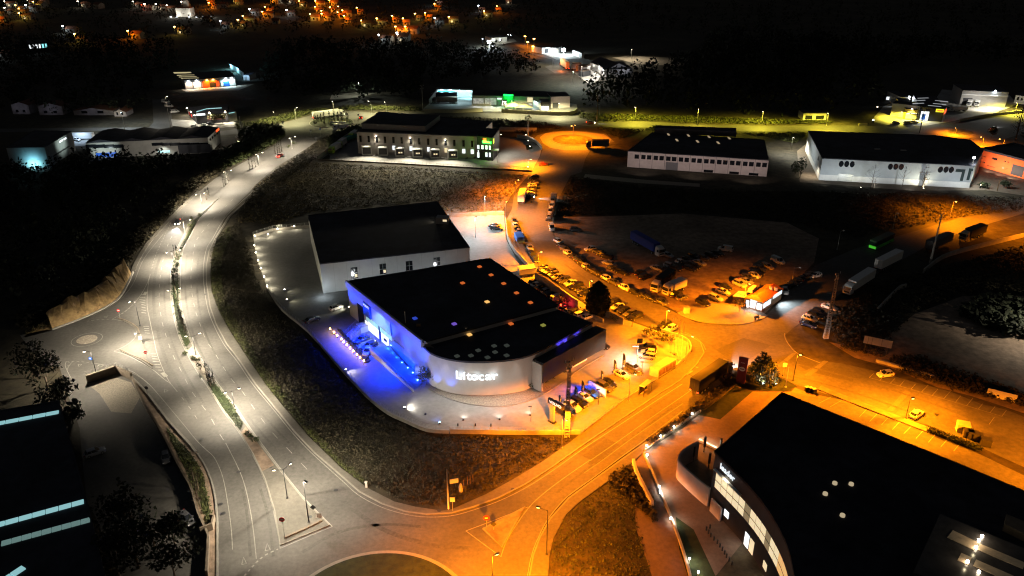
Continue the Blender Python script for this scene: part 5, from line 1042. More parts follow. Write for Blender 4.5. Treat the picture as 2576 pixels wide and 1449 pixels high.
q = LE.pt(LE.len * .5, 7, 14); light('SPOT', q, (.95, 1, .95), 6000, t, .2, -LE.n + Vector((0, 0, -.2)), 130, .9)
q = LE.pt(LE.len * .9, 5.5, 3); light('SPOT', q, WHITE, 3000, t, .2, (0, 0, -1), 150, .9)
q = L.pt(L.len - 1, HN, 0); mb = MB().tube((q.x, q.y, HN - .2), (q.x, q.y, HN + 3.0), .1, .08, 6); mb.build('roof_mast', 'steel', t); MB().tube((q.x, q.y, HN + 3.0), (q.x, q.y, HN + 3.6), .45, .35, 10).build('mast_lamp', 'lamp_cool', t)
light('SPOT', (q.x + .5, q.y - .6, HN + 3.4), (.95, 1, .97), 17000, t, .3, (1, -.35, -.75), 170, .8)
for f in (.4, .7): mb = MB(); q = fp[0].lerp(fp[1], f) * .6 + fp[4].lerp(fp[5], .5) * .4; mb.box((q.x, q.y, HN - .1), 2.4, .8, .35); mb.build('roof_unit', 'wall_grey', t)
q = g(1990, 364); mast_light(1990, 377, 6, (1, .95, .75), 9000, 'bright lamp at the left corner of the numbered warehouse', (.5, -.4))
# ---- orange building --------------------------------------------------------------------------
HO = hgt(2457, 417, 376)
a, b2 = g(2457, 417), g(2570, 449); L = Plane(a, b2); dirn = (b2 - a).normalized(); b3 = a + dirn * (b2 - a).length * 1.5; bk_ = -L.n * 22
t = empty('orange_building', (a + b3) / 2, 'bright orange flat-roofed building with small scattered windows', 'building')
fp = [a, b3, b3 + bk_, a + bk_]; MB().prism(fp, 0, HO, cap=False).build('wall', 'wall_orange', t); MB().prism(fp, HO - .1, HO).wall(fp + [fp[0]], .3, HO - .1, HO + .7).build('roof', 'roof', t)
for x0, y0, x1, y1 in ((1885, 405, 2000, 440), (2100, 440, 2170, 490), (1865, 490, 1922, 535), (2018, 560, 2138, 600), (1965, 512, 1985, 530), (2280, 495, 2300, 515), (2328, 508, 2348, 524), (2255, 593, 2272, 608), (2302, 604, 2320, 618)): wallbox(L, zn(x0, y0), zn(x1, y1), 'window', 'glass', t)
wallbox(L, zn(2410, 545), zn(2545, 745), 'gate_opening', 'wall_dark', t)
for f in (.15, .4, .65, .9): light('SPOT', L.pt((b2 - a).length * f, 1.0, 6.5), (1, .72, .55), 4200, t, .2, -L.n + Vector((0, 0, .45)), 130, .9)
text('lettering', 'MATESA', 'wpaint', t, L.pt((b2 - a).length * .8, HO + .1, -8), L.u, (0, 0, 1), 2.0, .05) if False else None
# ---- dark warehouses on the far left ----------------------------------------------------------
zl = Z6(0, 480); zq = Z6(560, 240)
HL = hgt(222, 399, 360)
t, fp = shell('dark_warehouse', 'long dark-roofed warehouse with pale end wall and strip windows', [(215, 360), (522, 346), (551, 321), (254, 329.5)], HL, pm('old_render', (.42, .40, .35), .85, .12, .3), parapet=0)
L = Plane(fp[0], fp[1]); LE = Plane(fp[1], fp[2])
gb = MB()
for u_ in (.12, .37, .62, .87): gb.add([L.pt(L.len * (u_ - .125), HL, .05), L.pt(L.len * (u_ + .125), HL, .05), L.pt(L.len * u_, HL + 1.3, .05)], [(0, 1, 2)]); gb.add([L.pt(L.len * (u_ - .125), HL, .05), L.pt(L.len * u_, HL + 1.3, .05), fp[3].lerp(fp[2], u_) + Vector((0, 0, HL + 1.3)), fp[3].lerp(fp[2], u_ - .125) + Vector((0, 0, HL)), L.pt(L.len * (u_ + .125), HL, .05), fp[3].lerp(fp[2], u_ + .125) + Vector((0, 0, HL))], [(0, 1, 2, 3), (1, 4, 5, 2)])
gb.build('gable_roof', 'roof', t)
for x in (1372, 1510, 1650, 1790): u, v = L.uz(*zl(x, 275)); mb = MB(); L.panel(mb, u - 2.2, u + 2.2, v - .8, v + .8, .05); mb.build('window', 'glass', t)
for x in (120, 265, 390, 530, 670, 810): u, v = L.uz(*zq(x, 1210)); mb = MB(); L.panel(mb, u - 2.4, u + 2.4, v - .7, v + .7, .05); mb.build('window', 'glass', t)
for x in (1540, 1680): u, v = L.uz(*zl(x, 430)); mb = MB(); L.panel(mb, u - 2.4, u + 2.4, .2, 2.4, .08); mb.build('roller_door', 'bluep', t)
for x in (560, 700, 840): u = L.uz(*zq(x, 1390))[0]; mb = MB(); L.panel(mb, u - 3, u + 3, .1, 4.2, .08); mb.build('roller_door', 'wall_dark', t)
for f in (.12, .32, .52, .72, .9): mb = MB(); LE.panel(mb, LE.len * f, LE.len * (f + .11), HL * .68, HL * .82, .06); mb.build('window', 'glass', t)
mb = MB(); LE.panel(mb, LE.len * .72, LE.len * .98, HL * .87, HL * 1.0, .1); mb.build('lit_sign', 'sign_red', t); mb = MB(); LE.panel(mb, LE.len * .05, LE.len * .5, HL * .87, HL * .99, .08); mb.build('banner', 'wpaint', t)
u = L.uz(*zl(1560, 420))[0]; light('SPOT', L.pt(L.len * .6, 3, 22), (1, .93, .85), 5200, t, .3, -L.n, 130, .9); light('SPOT', L.pt(u + 1, 1.5, 9), (.80, .97, 1), 4200, t, .2, -L.n + Vector((0, 0, .28)), 80, .5); u = L.uz(*zq(230, 1360))[0]; light('SPOT', L.pt(u, 4.4, 2.5), (.9, 1, .95), 800, t, .2, -L.n * .4 + Vector((0, 0, -1)), 120, .6)  # the farthest-out spot is an added fill for the whole front, no fixture
mb = MB(); L.panel(mb, u - 2.6, u + 2.6, 1.0, 2.2, .08); mb.build('lit_door', 'win_cyan', t)
light('SPOT', LE.pt(LE.len * .4, 3, 12), (1, .95, .8), 3600, t, .2, -LE.n + Vector((0, 0, .1)), 110, .8)
HX = hgt(30, 421, 370)
t, fp = shell('hip_warehouse', 'dark warehouse with a cyan-lit yard corner at the far left', [(15, 371), (112, 370), (180, 330), (85, 329)], HX, pm('old_render_blue', (.30, .32, .34), .85, .12, .3), parapet=.2)
L = Plane(fp[0], fp[1]); LE = Plane(fp[1], fp[2])
light('SPOT', L.pt(L.len * .62, 1.2, 3.5), (.3, .85, 1), 3600, t, .2, -L.n + Vector((0, 0, .2)), 140, .9); light('SPOT', LE.pt(LE.len * .55, 6.5, 7), (.85, 1, .85), 2300, t, .2, -LE.n + Vector((0, 0, .05)), 100, .8)
mb = MB(); LE.panel(mb, LE.len * .5, LE.len * .62, HX * .8, HX * .88, .1); LE.panel(mb, LE.len * .66, LE.len * .76, HX * .8, HX * .88, .1); mb.build('window', 'win_white', t); mb = MB(); LE.panel(mb, LE.len * .2, LE.len * .8, HX * .35, HX * .42, .1); mb.build('ledge', 'wall_dark', t)
for f in (.25, .5, .8): mb = MB(); L.panel(mb, L.len * f - 2, L.len * f + 2, .1, 3.4, .06); mb.build('roller_door', 'wall_grey', t)
sheet('side_yard_pavement', [(55, 424), (130, 418), (120, 432), (60, 436)], .03, 'conc'); 
t = empty('yard_tank', g(203, 350), 'white covered trailer in the small lit yard between warehouses', 'trailer'); q = g(203, 350); MB().box((q.x, q.y, .6), 13, 2.6, 2.6).build('box', 'wpaint', t); MB().box((q.x, q.y, .3), 12, 2, .3).build('chassis', 'darksteel', t)
light('SPOT', g(200, 356) + Vector((0, 0, 7)), (.55, .75, 1), 5200, t, .2, (0, 0, -1), 150, .9)
# ---- skylit workshop at the lower left -------------------------------------------------------
HS = 7.0
t, fp = shell('skylit_workshop', 'black-roofed workshop with glowing strip rooflights at the lower left', [(147, 1009), (217, 1259), (232, 1320), (262, 1449), (290, 1600), (-420, 1700), (-330, 1090)], HS, 'wall_dark')
def strip(pts, segs, mat): 
    a_, b_ = gp(pts, HS); d_ = (b_ - a_)
    for k in range(segs): q0 = a_ + d_ * (k / segs); q1 = a_ + d_ * ((k + .93) / segs); MB().wall([q0, q1], 1.1, HS - .1, HS + .22).build('strip_rooflight', mat, t)
strip([(-200, 1104), (150, 1037)], 10, 'win_cyan'); strip([(-200, 1375), (213, 1262)], 12, 'win_cyan'); strip([(4, 1369), (228, 1308)], 9, pm('rooflight_broken', (.3, .4, .4), .5, .6, .9, emit=(.5, .85, .8), es=.22)); strip([(0, 1468), (62, 1427)], 2, 'win_cyan')
# ---- showroom at the lower right ---------------------------------------------------------------
HB = hgt(1780, 1272, 1137)
HB = max(8.5, min(12.5, HB))
ze = Z6(2300, 1600)
curve = [(1800, 1136), (1838, 1173), (1880, 1215), (1920, 1262), (1955, 1315), (1982, 1370), (1998, 1430), (2008, 1500), (2010, 1580), (2010, 1700)]
CF = [Vector((p.x, p.y, 0)) for p in catmull(gp(curve, HB), 4)]
fp = CF + [Vector((p.x, p.y, 0)) for p in gp([(2900, 1700), (2900, 1370), (2576, 1236), (2400, 1163), (2147, 1061), (1968, 988)], HB)]
t = empty('showroom', sum(fp, Vector()) / len(fp), 'large black showroom with a curved glazed front at the lower right', 'building'); SHR = t
MB().prism(fp, 0, HB, cap=False).build('wall', 'wall_dark', t)
MB().prism(fp, HB - .3, HB - .15).wall(fp + [fp[0]], .35, HB - .4, HB + .1).build('roof', pm('showroom_roof', (.03, .03, .038), .85, .3, .35, var2=.3, scale2=.1, spec=.1), t)
acc2 = [0.0]
for p_, q_ in zip(CF, CF[1:]): acc2.append(acc2[-1] + (q_ - p_).length)
def cpt(s):
    for i in range(len(CF) - 1):
        if acc2[i + 1] >= s: f = (s - acc2[i]) / (acc2[i + 1] - acc2[i]); d = (CF[i + 1] - CF[i]).normalized(); return CF[i] + (CF[i + 1] - CF[i]) * f, d
    return CF[-1], (CF[-1] - CF[-2]).normalized()
def cseg(s0, s1, z0, z1, d, nm, mat, par=None):
    p0, d0 = cpt(s0); p1, d1 = cpt(s1); q = Plane(p0, p1); mb = MB(); q.panel(mb, .06, q.len - .06, z0, z1, d, .1); return mb.build(nm, mat, par or t)
wz0, wz1 = HB * .42, HB * .68
for k in range(26):
    s = 1.0 + k * 1.75; mt = 'win_warm' if k < 12 else ('win_orange' if k < 17 or k > 21 else 'win_warm')
    if k in (5, 9): mt = pm('dim_office_window', (.2, .16, .1), .4, .4, 2, emit=(1, .75, .4), es=.22)
    wf = cseg(s, s + 1.72, wz0, wz1, .05, 'window', mt); cseg(s, s + 1.72, (wz0 + wz1) / 2 - .06, (wz0 + wz1) / 2 + .06, .10, 'mullion', 'darksteel', wf)
cseg(.6, 8.5, HB * .72, HB * .735, .5, 'light_ledge', 'wpaint')
for s, z0_, z1_, mt in ((4.6, 1.5, 2.9, 'win_white'), (11, .2, 3.0, 'win_white'), (12.6, .2, 3.0, 'win_warm'), (17.5, 1.2, 2.6, 'win_warm'), (22, .2, 3.0, 'win_warm')): cseg(s, s + 1.4, z0_, z1_, .08, 'ground_window', mt)
p_, d_ = cpt(4.2); text('lettering', 'leader', 'sign_white', t, p_ + Vector((d_.y, -d_.x, 0)) * .25 + Vector((0, 0, HB * .83)), d_, (0, 0, 1), 1.7, .06, .01)
light('SPOT', p_ + Vector((d_.y, -d_.x, 0)) * .9 + Vector((0, 0, HB * .78)), (1, .9, .65), 260, t, .15, Vector((d_.y, -d_.x, 0)) * -.6 + Vector((0, 0, -1)), 140, .9)
for s in (12.0, 20, 30): p_, d_ = cpt(s); light('SPOT', p_ + Vector((d_.y, -d_.x, 0)) * .8 + Vector((0, 0, 3.2)), (1, .85, .7), 420, t, .2, Vector((d_.y, -d_.x, 0)) * .8 + Vector((0, 0, -1)), 150, .9)
zs = lambda x, y: (1717.3 + x / 3, 966 + y / 3)
for x, y in ((1148, 750), (1272, 757), (1076, 830), (1206, 993)): q = g(*zs(x, y), HB); MB().tube((q.x, q.y, HB - .1), (q.x, q.y, HB + .25), .42, .4, 14).build('round_rooflight', pm('rooflight_round', (.3, .27, .2), .5, 0, emit=(1, .8, .5), es=.45), t)
# glass roof monitor on the showroom and its terrace
zf = Z6(3200, 1800)
gm = gp([zf(1310, 510), zf(2700, 1080), zf(2500, 1900), zf(900, 1100 + 300)], HB + 2.2)
MB().prism(gm, HB - .1, HB + 2.2, cap=False).build('monitor_wall', 'wall_dark', t); MB().prism([Vector((p.x, p.y, 0)) for p in gm], HB + 2.1, HB + 2.2).build('monitor_roof', pm('monitor_glass', (.05, .045, .045), .25, .3, .4), t)
for (a_, b_, w_) in (((1460, 815), (1860, 1010), 2.2), ((1600, 1160), (1760, 1230), 2.0), ((1890, 1010), (2576, 1300), 1.6), ((1830, 1250), (2400, 1500), 1.6)):
    q0, q1 = g(*zf(*a_), HB + 2.2), g(*zf(*b_), HB + 2.2); MB().wall([q0, q1], w_, HB + 2.1, HB + 2.28).build('glazing_strip', pm('lit_glazing', (.30, .22, .15), .5, .4, .4, emit=(1, .8, .5), es=.02), t)
for x, y in ((1940, 860), (1890, 925), (1850, 1030), (1720, 1245), (1890, 1400)): q = g(*zf(x, y), HB + 2.3); MB().tube(q, q + Vector((0, 0, .35)), .2, .2, 8).build('roof_lamp', 'lamp_warm', t); light('POINT', q + Vector((-.3, -.3, .9)), (1, .82, .5), 60, t, .15)
q = [g(*zf(2280, 610), HB), g(*zf(2700, 780), HB), g(*zf(2650, 960), HB), g(*zf(2250, 760), HB)]; MB().prism(q, HB - .1, HB + 1.3).build('roof_plant', 'conc_dark', t)
# curved ramp wall in front of the showroom
cw = gp([ze(1420, 1180), ze(1230, 1010), ze(1060, 850), ze(985, 760), ze(970, 690)], 0)
cwt = empty('curved_ramp_wall', cw[2], 'sweeping orange-lit curved wall wrapping the showroom ramp', 'wall')
hh_ = 4.2
rim = [g(*ze(x, y), hh_) for x, y in ((1460, 930), (1350, 850), (1200, 720), (1080, 610), (1005, 530), (990, 460), (1020, 400), (1080, 340), (1160, 290), (1290, 225))]
MB().wall(catmull([Vector((p.x, p.y, 0)) for p in rim], 4), .4, 0, hh_).build('wall_body', 'wall_pink', cwt)
pk = gp([ze(1460, 1270), ze(1610, 1430)], 0); MB().wall(pk, .3, 0, 3.0).build('low_wall', 'wall_pink', cwt)
sheet('ramp_pavement', [ze(1010, 500), ze(1080, 370), ze(1290, 260), ze(1560, 360), ze(1500, 640), ze(1440, 900), ze(1200, 700)], .07, 'conc_dark')
for k, (x0, y0, y1) in enumerate(((1365, 385, 155), (1435, 630, 400), (1200, 520, 300), (1615, 330, 255))):
    b = g(*ze(x0, y0)); h = max(2.5, hgt(*ze(x0, y0), ze(x0, y1)[1])); tt = empty('dark_column', b, 'slim dark column on the showroom ramp, %s from the curved wall tip' % ordw(k + 1), 'column', 'dark columns on the ramp'); MB().tube(b, b + Vector((0, 0, h * .35)), .12, n=8).build('stem', 'darksteel', tt); MB().tube(b + Vector((0, 0, h * .35)), b + Vector((0, 0, h)), .26, n=10).build('column_head', 'darksteel', tt)
lg = MB().wall([g(*ze(1290, 215)), g(*ze(1560, 350))], .5, 0, .5); tt = empty('light_ledge', g(*ze(1400, 270)), 'low glowing wall across the top of the ramp', 'wall'); lg.build('wall_body', 'wpaint', tt)
for f in (.1, .5, .9): q = g(*ze(1290, 215)).lerp(g(*ze(1560, 350)), f); light('POINT', q + Vector((.2, .7, .9)), (1, .85, .55), 130, tt, .15)
# plaza perimeter walls with uplights
wall_thing('plaza_wall', [(1622, 1136), (1660, 1108), (1717, 1066), (1762, 1036)], .35, .55, 'conc', 'low pale plaza wall with lights beside the road verge')
wall_thing('plaza_wall', [(1764, 1034), (1800, 1008), (1850, 968)], .7, .45, 'drygrass', 'clipped low hedge bank leading to the totem')
wall_thing('plaza_wall', [(1592, 1172), (1600, 1200), (1622, 1245), (1640, 1280)], .5, 1.8, 'wall_pink', 'amber-lit outer face of the plaza wall')
wall_thing('plaza_wall', [(1620, 1142), (1636, 1180), (1655, 1225), (1668, 1258), (1690, 1310), (1715, 1380), (1735, 1449), (1745, 1500)], .4, .6, 'conc', 'pale plaza wall with small lights running down to the lawn')
for k, (x, y, w_) in enumerate(((1740, 1051, 500), (1694, 1084, 900), (1661, 1108, 900), (1626, 1132, 900), (1627, 1156, 500), (1657, 1236, 1300), (1660, 1250, 500), (1686, 1316, 900), (1733, 1418, 1100), (2020 - 265, 1452, 600))):
    b = g(x, y); tt = empty('plaza_light', b, 'small white plaza light on the low wall, %s from the totem' % ordw(k + 1), 'plaza light', 'plaza wall lights')
    MB().tube(b, b + Vector((0, 0, 1.0)), .08, n=6).build('post', 'steel', tt); MB().tube(b + Vector((0, 0, 1.0)), b + Vector((0, 0, 1.3)), .13, .13, 8).build('lens', 'lamp_cool', tt); light('SPOT', b + Vector((.5, 0, 1.35)), (1, .87, .68), w_ * .42, tt, .12, (.35, .1, -1), 160, .7)
zg = lambda x, y: (1717.3 + x / 3, 966 + y / 3)
for k, (x, y) in enumerate(((205, 1090), (178, 1105), (193, 1130), (210, 1155), (235, 1180), (260, 1205), (280, 1232), (298, 1258), (315, 1285), (330, 1310), (350, 1335), (370, 1365))):
    b = g(*zg(x, y)); tt = empty('bollard', b, 'dark bollard in the curved paved row, %s from the building corner' % ordw(k + 1), 'bollard', 'bollards before the showroom'); MB().tube(b, b + Vector((0, 0, .8)), .16, .14, 10).tube(b + Vector((0, 0, .8)), b + Vector((0, 0, .88)), .2, .16, 10).build('post', 'darksteel', tt)
# planting strip between the wide road and the bays
wall_thing('strip_wall', [(2060, 976), (2147, 1011), (2200, 1031), (2277, 1061), (2335, 1083)], 2.0, .25, 'conc_dark', 'flat concrete strip between the wide road and parking bays')
b = g(2400, 1110); t = empty('clipped_hedge', b, 'dark clipped hedge continuing the concrete strip', 'hedge')
mb = MB(); P = gp([(2337, 1085), (2365, 1096), (2400, 1110), (2440, 1125), (2466, 1136)])
for k in range(260): q = P[0].lerp(P[-1], rnd.random()); leaf_quads(mb, (q.x, q.y, .7), 5, .9, .9, .6, .45)
mb.build('foliage', 'leaf_dark', t)
for k, (x, y, s, mt, lb) in enumerate(((1640, 690, 2.4, pm('bottle_bank', (.5, .45, .25), .6, .05, 1), 'tall pale bottle bank at the hedge'), (1720, 770, 1.9, 'darksteel', 'dark bin, first after the bottle bank'), (1790, 800, 1.9, 'darksteel', 'dark bin, second after the bottle bank'), (1860, 825, 1.8, 'darksteel', 'dark bin, third after the bottle bank'), (1985, 905, 1.9, 'darksteel', 'dark bin standing apart at the hedge end'))):
    b = g(*zr(x, y + 20)); t = empty('recycling_bin', b, lb, 'bin', 'recycling bins'); MB().box(b, s, s * .8, s * .75, -.35).build('body', mt, t); MB().box(b + Vector((0, 0, s * .75)), s * 1.05, s * .85, .25, -.35).build('lid', mt, t)
for k, (x, y, lb) in enumerate(((1870, 830, 'machine box by the roof corner, larger'), (1920, 840, 'machine box by the roof corner, smaller'), (1980, 860, 'round-topped bin by the roof corner'))): b = g(*bz(x, y)); t = empty('utility_cabinet', b, lb, 'cabinet'); MB().box(b, .9, .6, 1.1, .3).build('body', 'darksteel', t); MB().box(b + Vector((0, 0, 1.1)), 1.0, .7, .1, .3).build('lid', 'steel', t)
# ---- kiosk cafe -------------------------------------------------------------------------------
zk = Z6(2560, 900)
bl, bf, br, bb = g(*zk(935, 1010)), g(*zk(1195, 1085)), g(*zk(1480, 900)), g(*zk(1240, 830))
t = empty('kiosk_cafe', (bl + bf + br + bb) / 4, 'small cafe with an orange tiled roof and bright glazed front', 'cafe')
HK = 3.1
MB().prism([bl, bf, br, bb], 0, HK, cap=False).build('wall', pm('cafe_wall', (.42, .30, .20), .8, .1, .8), t)
P = [Vector((p.x, p.y, 0)) for p in (bl, bf, br, bb)]; c = sum(P, Vector()) / 4; E = [c + (p - c) * 1.10 for p in P]
r0 = (E[0] + E[1]) / 2 + (E[3] - E[0]) * .12; r1 = (E[3] + E[2]) / 2 - (E[3] - E[0]) * .05
mb = MB(); Z = [Vector((p.x, p.y, HK)) for p in E]; q0 = r0 + Vector((0, 0, HK + 1.3)); q1 = r1 + Vector((0, 0, HK + 1.3))
mb.add([Z[0], Z[1], Z[2], Z[3], q0, q1], [(0, 1, 4), (1, 2, 5, 4), (2, 3, 5), (3, 0, 4, 5), (3, 2, 1, 0)]); mb.build('roof', 'tile', t)
sk_ = [g(*zk(980, 765), HK + .9), g(*zk(1050, 785), HK + .9), g(*zk(1115, 715), HK + .9), g(*zk(1060, 700), HK + .9)]
MB().prism(sk_, HK + .6, HK + 1.45).build('pale_roof_patch', 'wpaint', t)
LF = Plane(bl, bf); LR = Plane(bf, br)
for f0, f1 in ((.04, .22), (.28, .60), (.66, .97)): mb = MB(); LF.panel(mb, LF.len * f0, LF.len * f1, .4 if f0 > .1 else .1, 2.3, .06); mb.build('window' if f0 > .1 else 'door', 'win_white', t)
for f0, f1 in ((.03, .2), (.23, .42)): mb = MB(); LR.panel(mb, LR.len * f0, LR.len * f1, .9, 2.5, .06); mb.build('window', 'win_white', t)
mb = MB(); LF.panel(mb, LF.len * .28, LF.len * .66, 2.5, 3.3, .25); mb.build('lit_sign', 'sign_white', t); mb = MB(); LR.panel(mb, LR.len * .52, LR.len * .95, 2.2, 3.2, .25); mb.build('lit_sign', 'sign_white', t)
for x, y in ((1325, 745), (1405, 755)): q = g(*zk(x, y), HK + 1); MB().box(q, .7, .7, .9).build('chimney', 'conc', t)
light('SPOT', LR.pt(LR.len * .75, 3.2, 1.2), (.72, .9, 1), 7500, t, .2, LR.n * .8 + Vector((0, 0, -.75)), 120, .6); light('SPOT', LF.pt(LF.len * .5, 2.3, .6), (.85, .93, 1), 900, t, .2, LF.n * .8 + Vector((0, 0, -.7)), 150, .8)
an = [g(*zk(740, 960)), g(*zk(920, 985)), g(*zk(1000, 900)), g(*zk(830, 880))]
t = empty('kiosk_annexe', sum(an, Vector()) / 4, 'low timber lean-to with a yellow-lit flat roof beside the cafe', 'shed'); MB().prism(an, 0, 2.3, cap=False).build('wall', 'wood_plank', t); MB().prism(an, 2.25, 2.4).build('roof', 'wpaint', t)
b = g(*zk(940, 1075)); t = empty('closed_parasol', b, 'folded dark parasol before the cafe door', 'parasol'); MB().tube(b, b + Vector((0, 0, 2.6)), .04, n=6).build('pole', 'steel', t); MB().tube(b + Vector((0, 0, 1.0)), b + Vector((0, 0, 2.6)), .25, .05, 8).build('canopy', 'darksteel', t)
b = g(*zk(1120, 1195)); t = empty('street_bench', b, 'small dark bench by the kerb below the cafe', 'bench'); rz = .45
MB().box(b + Vector((0, 0, .42)), 1.7, .5, .07, rz).build('seat', 'darksteel', t); MB().box(b + Vector((-.1, .25, .5)), 1.7, .07, .45, rz).build('backrest', 'darksteel', t)
for s in (-.6, .6): MB().box((b.x + s * math.cos(rz), b.y + s * math.sin(rz), 0), .08, .45, .42, rz).build('leg', 'darksteel', t)
for x, y, lb in ((55, 1105, 'pale utility cabinet on the kiosk kerb'),): b = g(*zk(x, y)); t = empty('utility_cabinet', b, lb, 'cabinet'); MB().box(b, 1.5, 1.0, 1.7, .2).build('body', 'conc', t); MB().box(b + Vector((0, 0, 1.7)), 1.6, 1.1, .12, .2).build('lid', 'conc', t)
sheet('forecourt_pavement', [zk(-80, 1100), zk(150, 1000), zk(420, 960), zk(700, 980), zk(950, 1050), zk(1200, 1090), zk(1270, 1130), zk(1180, 1190), zk(980, 1250), zk(760, 1270), zk(500, 1260), zk(250, 1220), zk(50, 1160)], .06, 'gravel')
structure('kerb', MB().wall(catmull(gp([zk(-60, 1110), zk(50, 1165), zk(250, 1228), zk(500, 1266), zk(760, 1278), zk(980, 1258), zk(1180, 1196), zk(1290, 1135)]), 4), .3, 0, .2), 'kerb')
b = g(1325, 682); hu = 2.6; up = [g(*z2(115, 545)), g(*z2(150, 545)), g(*z2(360, 510)), g(*z2(320, 490))]
t = empty('gate_hut', sum(up, Vector()) / 4, 'small white flat-roofed hut at the end of the retaining wall', 'hut'); hu = hgt(*z2(150, 540), z2(150, 470)[1])
fp = [g(*z2(110, 535)), g(*z2(355, 500)), g(*z2(355, 500)) + Vector((-.5, 3.5, 0)), g(*z2(110, 535)) + Vector((-.5, 3.5, 0))]
MB().prism(fp, 0, hu, cap=False).build('wall', 'wpaint', t); MB().prism(fp, hu, hu + .15).build('roof', 'conc', t)
# ---- blue-lit hangar and green-sign workshop -----------------------------------------------------
zw = Z6(1600, 240)
p0, p1 = g(*zw(165, 500)), g(*zw(695, 520)); L = Plane(p0, p1); hh_ = hgt(*zw(165, 500), zw(165, 365)[1])
t = empty('lit_hangar', (p0 + p1) / 2, 'open-sided lorry hangar glowing cyan inside', 'hangar')
mb = MB(); L.panel(mb, 0, L.len, 0, hh_, .0, .3); mb.build('back_wall', 'wpaint', t)
mb = MB(); L.panel(mb, L.len * .02, L.len * .5, hh_ * .45, hh_ * .72, .06); mb.build('teal_panel', pm('teal_panel', (.02, .30, .32), .6, .05, 1), t)
mb = MB(); L.panel(mb, -.3, L.len + .3, hh_, hh_ + .4, 3.0, .5); mb.build('roof_edge', 'darksteel', t)
for q, q2 in ((p0, g(*zw(40, 610))), (p1, g(*zw(690, 630)))): MB().wall([q, q2], .3, 0, hh_ * .95, hh_ * .55).build('side_wall', 'wpaint', t)
for f in (.15, .4, .65, .9): light('SPOT', L.pt(L.len * f, hh_ - .6, 2.5), (.42, .88, 1), 7500, t, .3, -L.n * .5 + Vector((0, 0, -.9)), 150, .8); q = L.pt(L.len * f, hh_ - .5, 2.4); MB().box(q, 1.2, .3, .12).build('hangar_lamp', 'lamp_cool', t)
light('SPOT', L.pt(L.len * .75, 8, 14), (.6, .92, 1), 6000, t, .3, (0, 0, -1), 150, .8)
p0, p1 = g(*zw(690, 628)), g(*zw(1860, 655)); L = Plane(p0, p1); hw = hgt(*zw(690, 628), zw(690, 472)[1])
t = empty('sign_workshop', (p0 + p1) / 2, 'long workshop with open bright bays and a green neon sign', 'workshop'); bk_ = -L.n * 16
MB().prism([p0, p1, p1 + bk_, p0 + bk_], 0, hw, cap=False).build('wall', pm('workshop_wall', (.36, .33, .28), .85, .1, .5), t); MB().prism([Vector((p.x, p.y, 0)) for p in (p0, p1, p1 + bk_, p0 + bk_)], hw - .1, hw + .1).build('roof', 'roof', t)
uz = lambda x, y: L.uz(*zw(x, y))
def wp(x0, y0, x1, y1, nm, mt, d=.08, par=None): (u0, v0), (u1, v1) = uz(x0, y0), uz(x1, y1); mb = MB(); L.panel(mb, u0, u1, max(.1, v0), max(.2, v1), d); return mb.build(nm, mt, par or t)
BAY = pm('lit_bay_interior', (.5, .5, .48), .7, .5, .8, emit=(1, .95, .85), es=.25)
wp(700, 515, 860, 600, 'open_bay', BAY); wp(880, 515, 950, 600, 'open_bay', BAY); wp(955, 512, 1050, 615, 'open_bay', BAY); wp(1065, 512, 1135, 535, 'open_bay', 'win_white'); wp(1072, 540, 1130, 610, 'gate_opening', 'steel')
gb = wp(1140, 472, 1320, 640, 'green_panel', 'wall_green', .5); u0, v0 = uz(1150, 455); u1, v1 = uz(1325, 455)
text('lettering', 'Sidamotor', 'sign_green', t, L.pt((u0 + u1) / 2, hw + .3, .5), L.u, (0, 0, 1), (u1 - u0) * .20, .1, .04)
light('POINT', L.pt((u0 + u1) / 2, hw - .2, 2.4), (.02, 1, .2), 2200, t, .3)
wp(1520, 505, 1600, 575, 'window', 'win_warm'); MB().prism([L.pt(uz(1700, 600)[0], 0, .1), L.pt(uz(1860, 600)[0], 0, .1), L.pt(uz(1860, 600)[0], 0, 9), L.pt(uz(1740, 600)[0], 0, 9)], 0, hw * .8).build('annexe', 'wall_dark', t)
mb = MB(); mb.wall([L.pt(uz(1610, 600)[0], 0, 1), L.pt(uz(1735, 600)[0], 0, 9)], .3, 0, hw * .7); mb.build('lit_flank', 'wpaint', t); mb = MB(); q = Plane(L.pt(uz(1740, 600)[0], 0, 9.05), L.pt(uz(1862, 600)[0], 0, 9.05)); q.panel(mb, .3, q.len - .3, .3, 2.6, .1); mb.build('shop_window', 'win_white', t)
for x in (760, 920, 1010, 1100): light('SPOT', L.pt(uz(x, 600)[0], 3.2, 1.5), (1, .97, .92), 1500, t, .2, L.n + Vector((0, 0, -1.0)), 150, .8)
light('SPOT', L.pt(uz(1620, 600)[0], hw, 4), (.75, .9, 1), 3000, t, .2, (.2, -.3, -1), 150, .8)
p0, p1 = g(*zw(1872, 665)), g(*zw(2160, 655)); L2 = Plane(p0, p1); t = empty('plain_garage', (p0 + p1) / 2, 'plain dim garage block at the end of the green-sign workshop', 'garage'); hg = hgt(*zw(1872, 665), zw(1872, 495)[1]); bk_ = -L2.n * 12; P = [p0, p1, p1 + bk_, p0 + bk_]
MB().prism(P, 0, hg, cap=False).build('wall', 'wall_pink', t); MB().prism(P, hg - .05, hg + .1).build('roof', 'roof', t); mb = MB(); L2.panel(mb, L2.len * .1, L2.len * .4, .1, 3, .06); mb.build('roller_door', 'wall_dark', t); light('SPOT', L2.pt(L2.len * .5, 5, 9), (1, .85, .7), 900, t, .2, -L2.n, 120, .9)
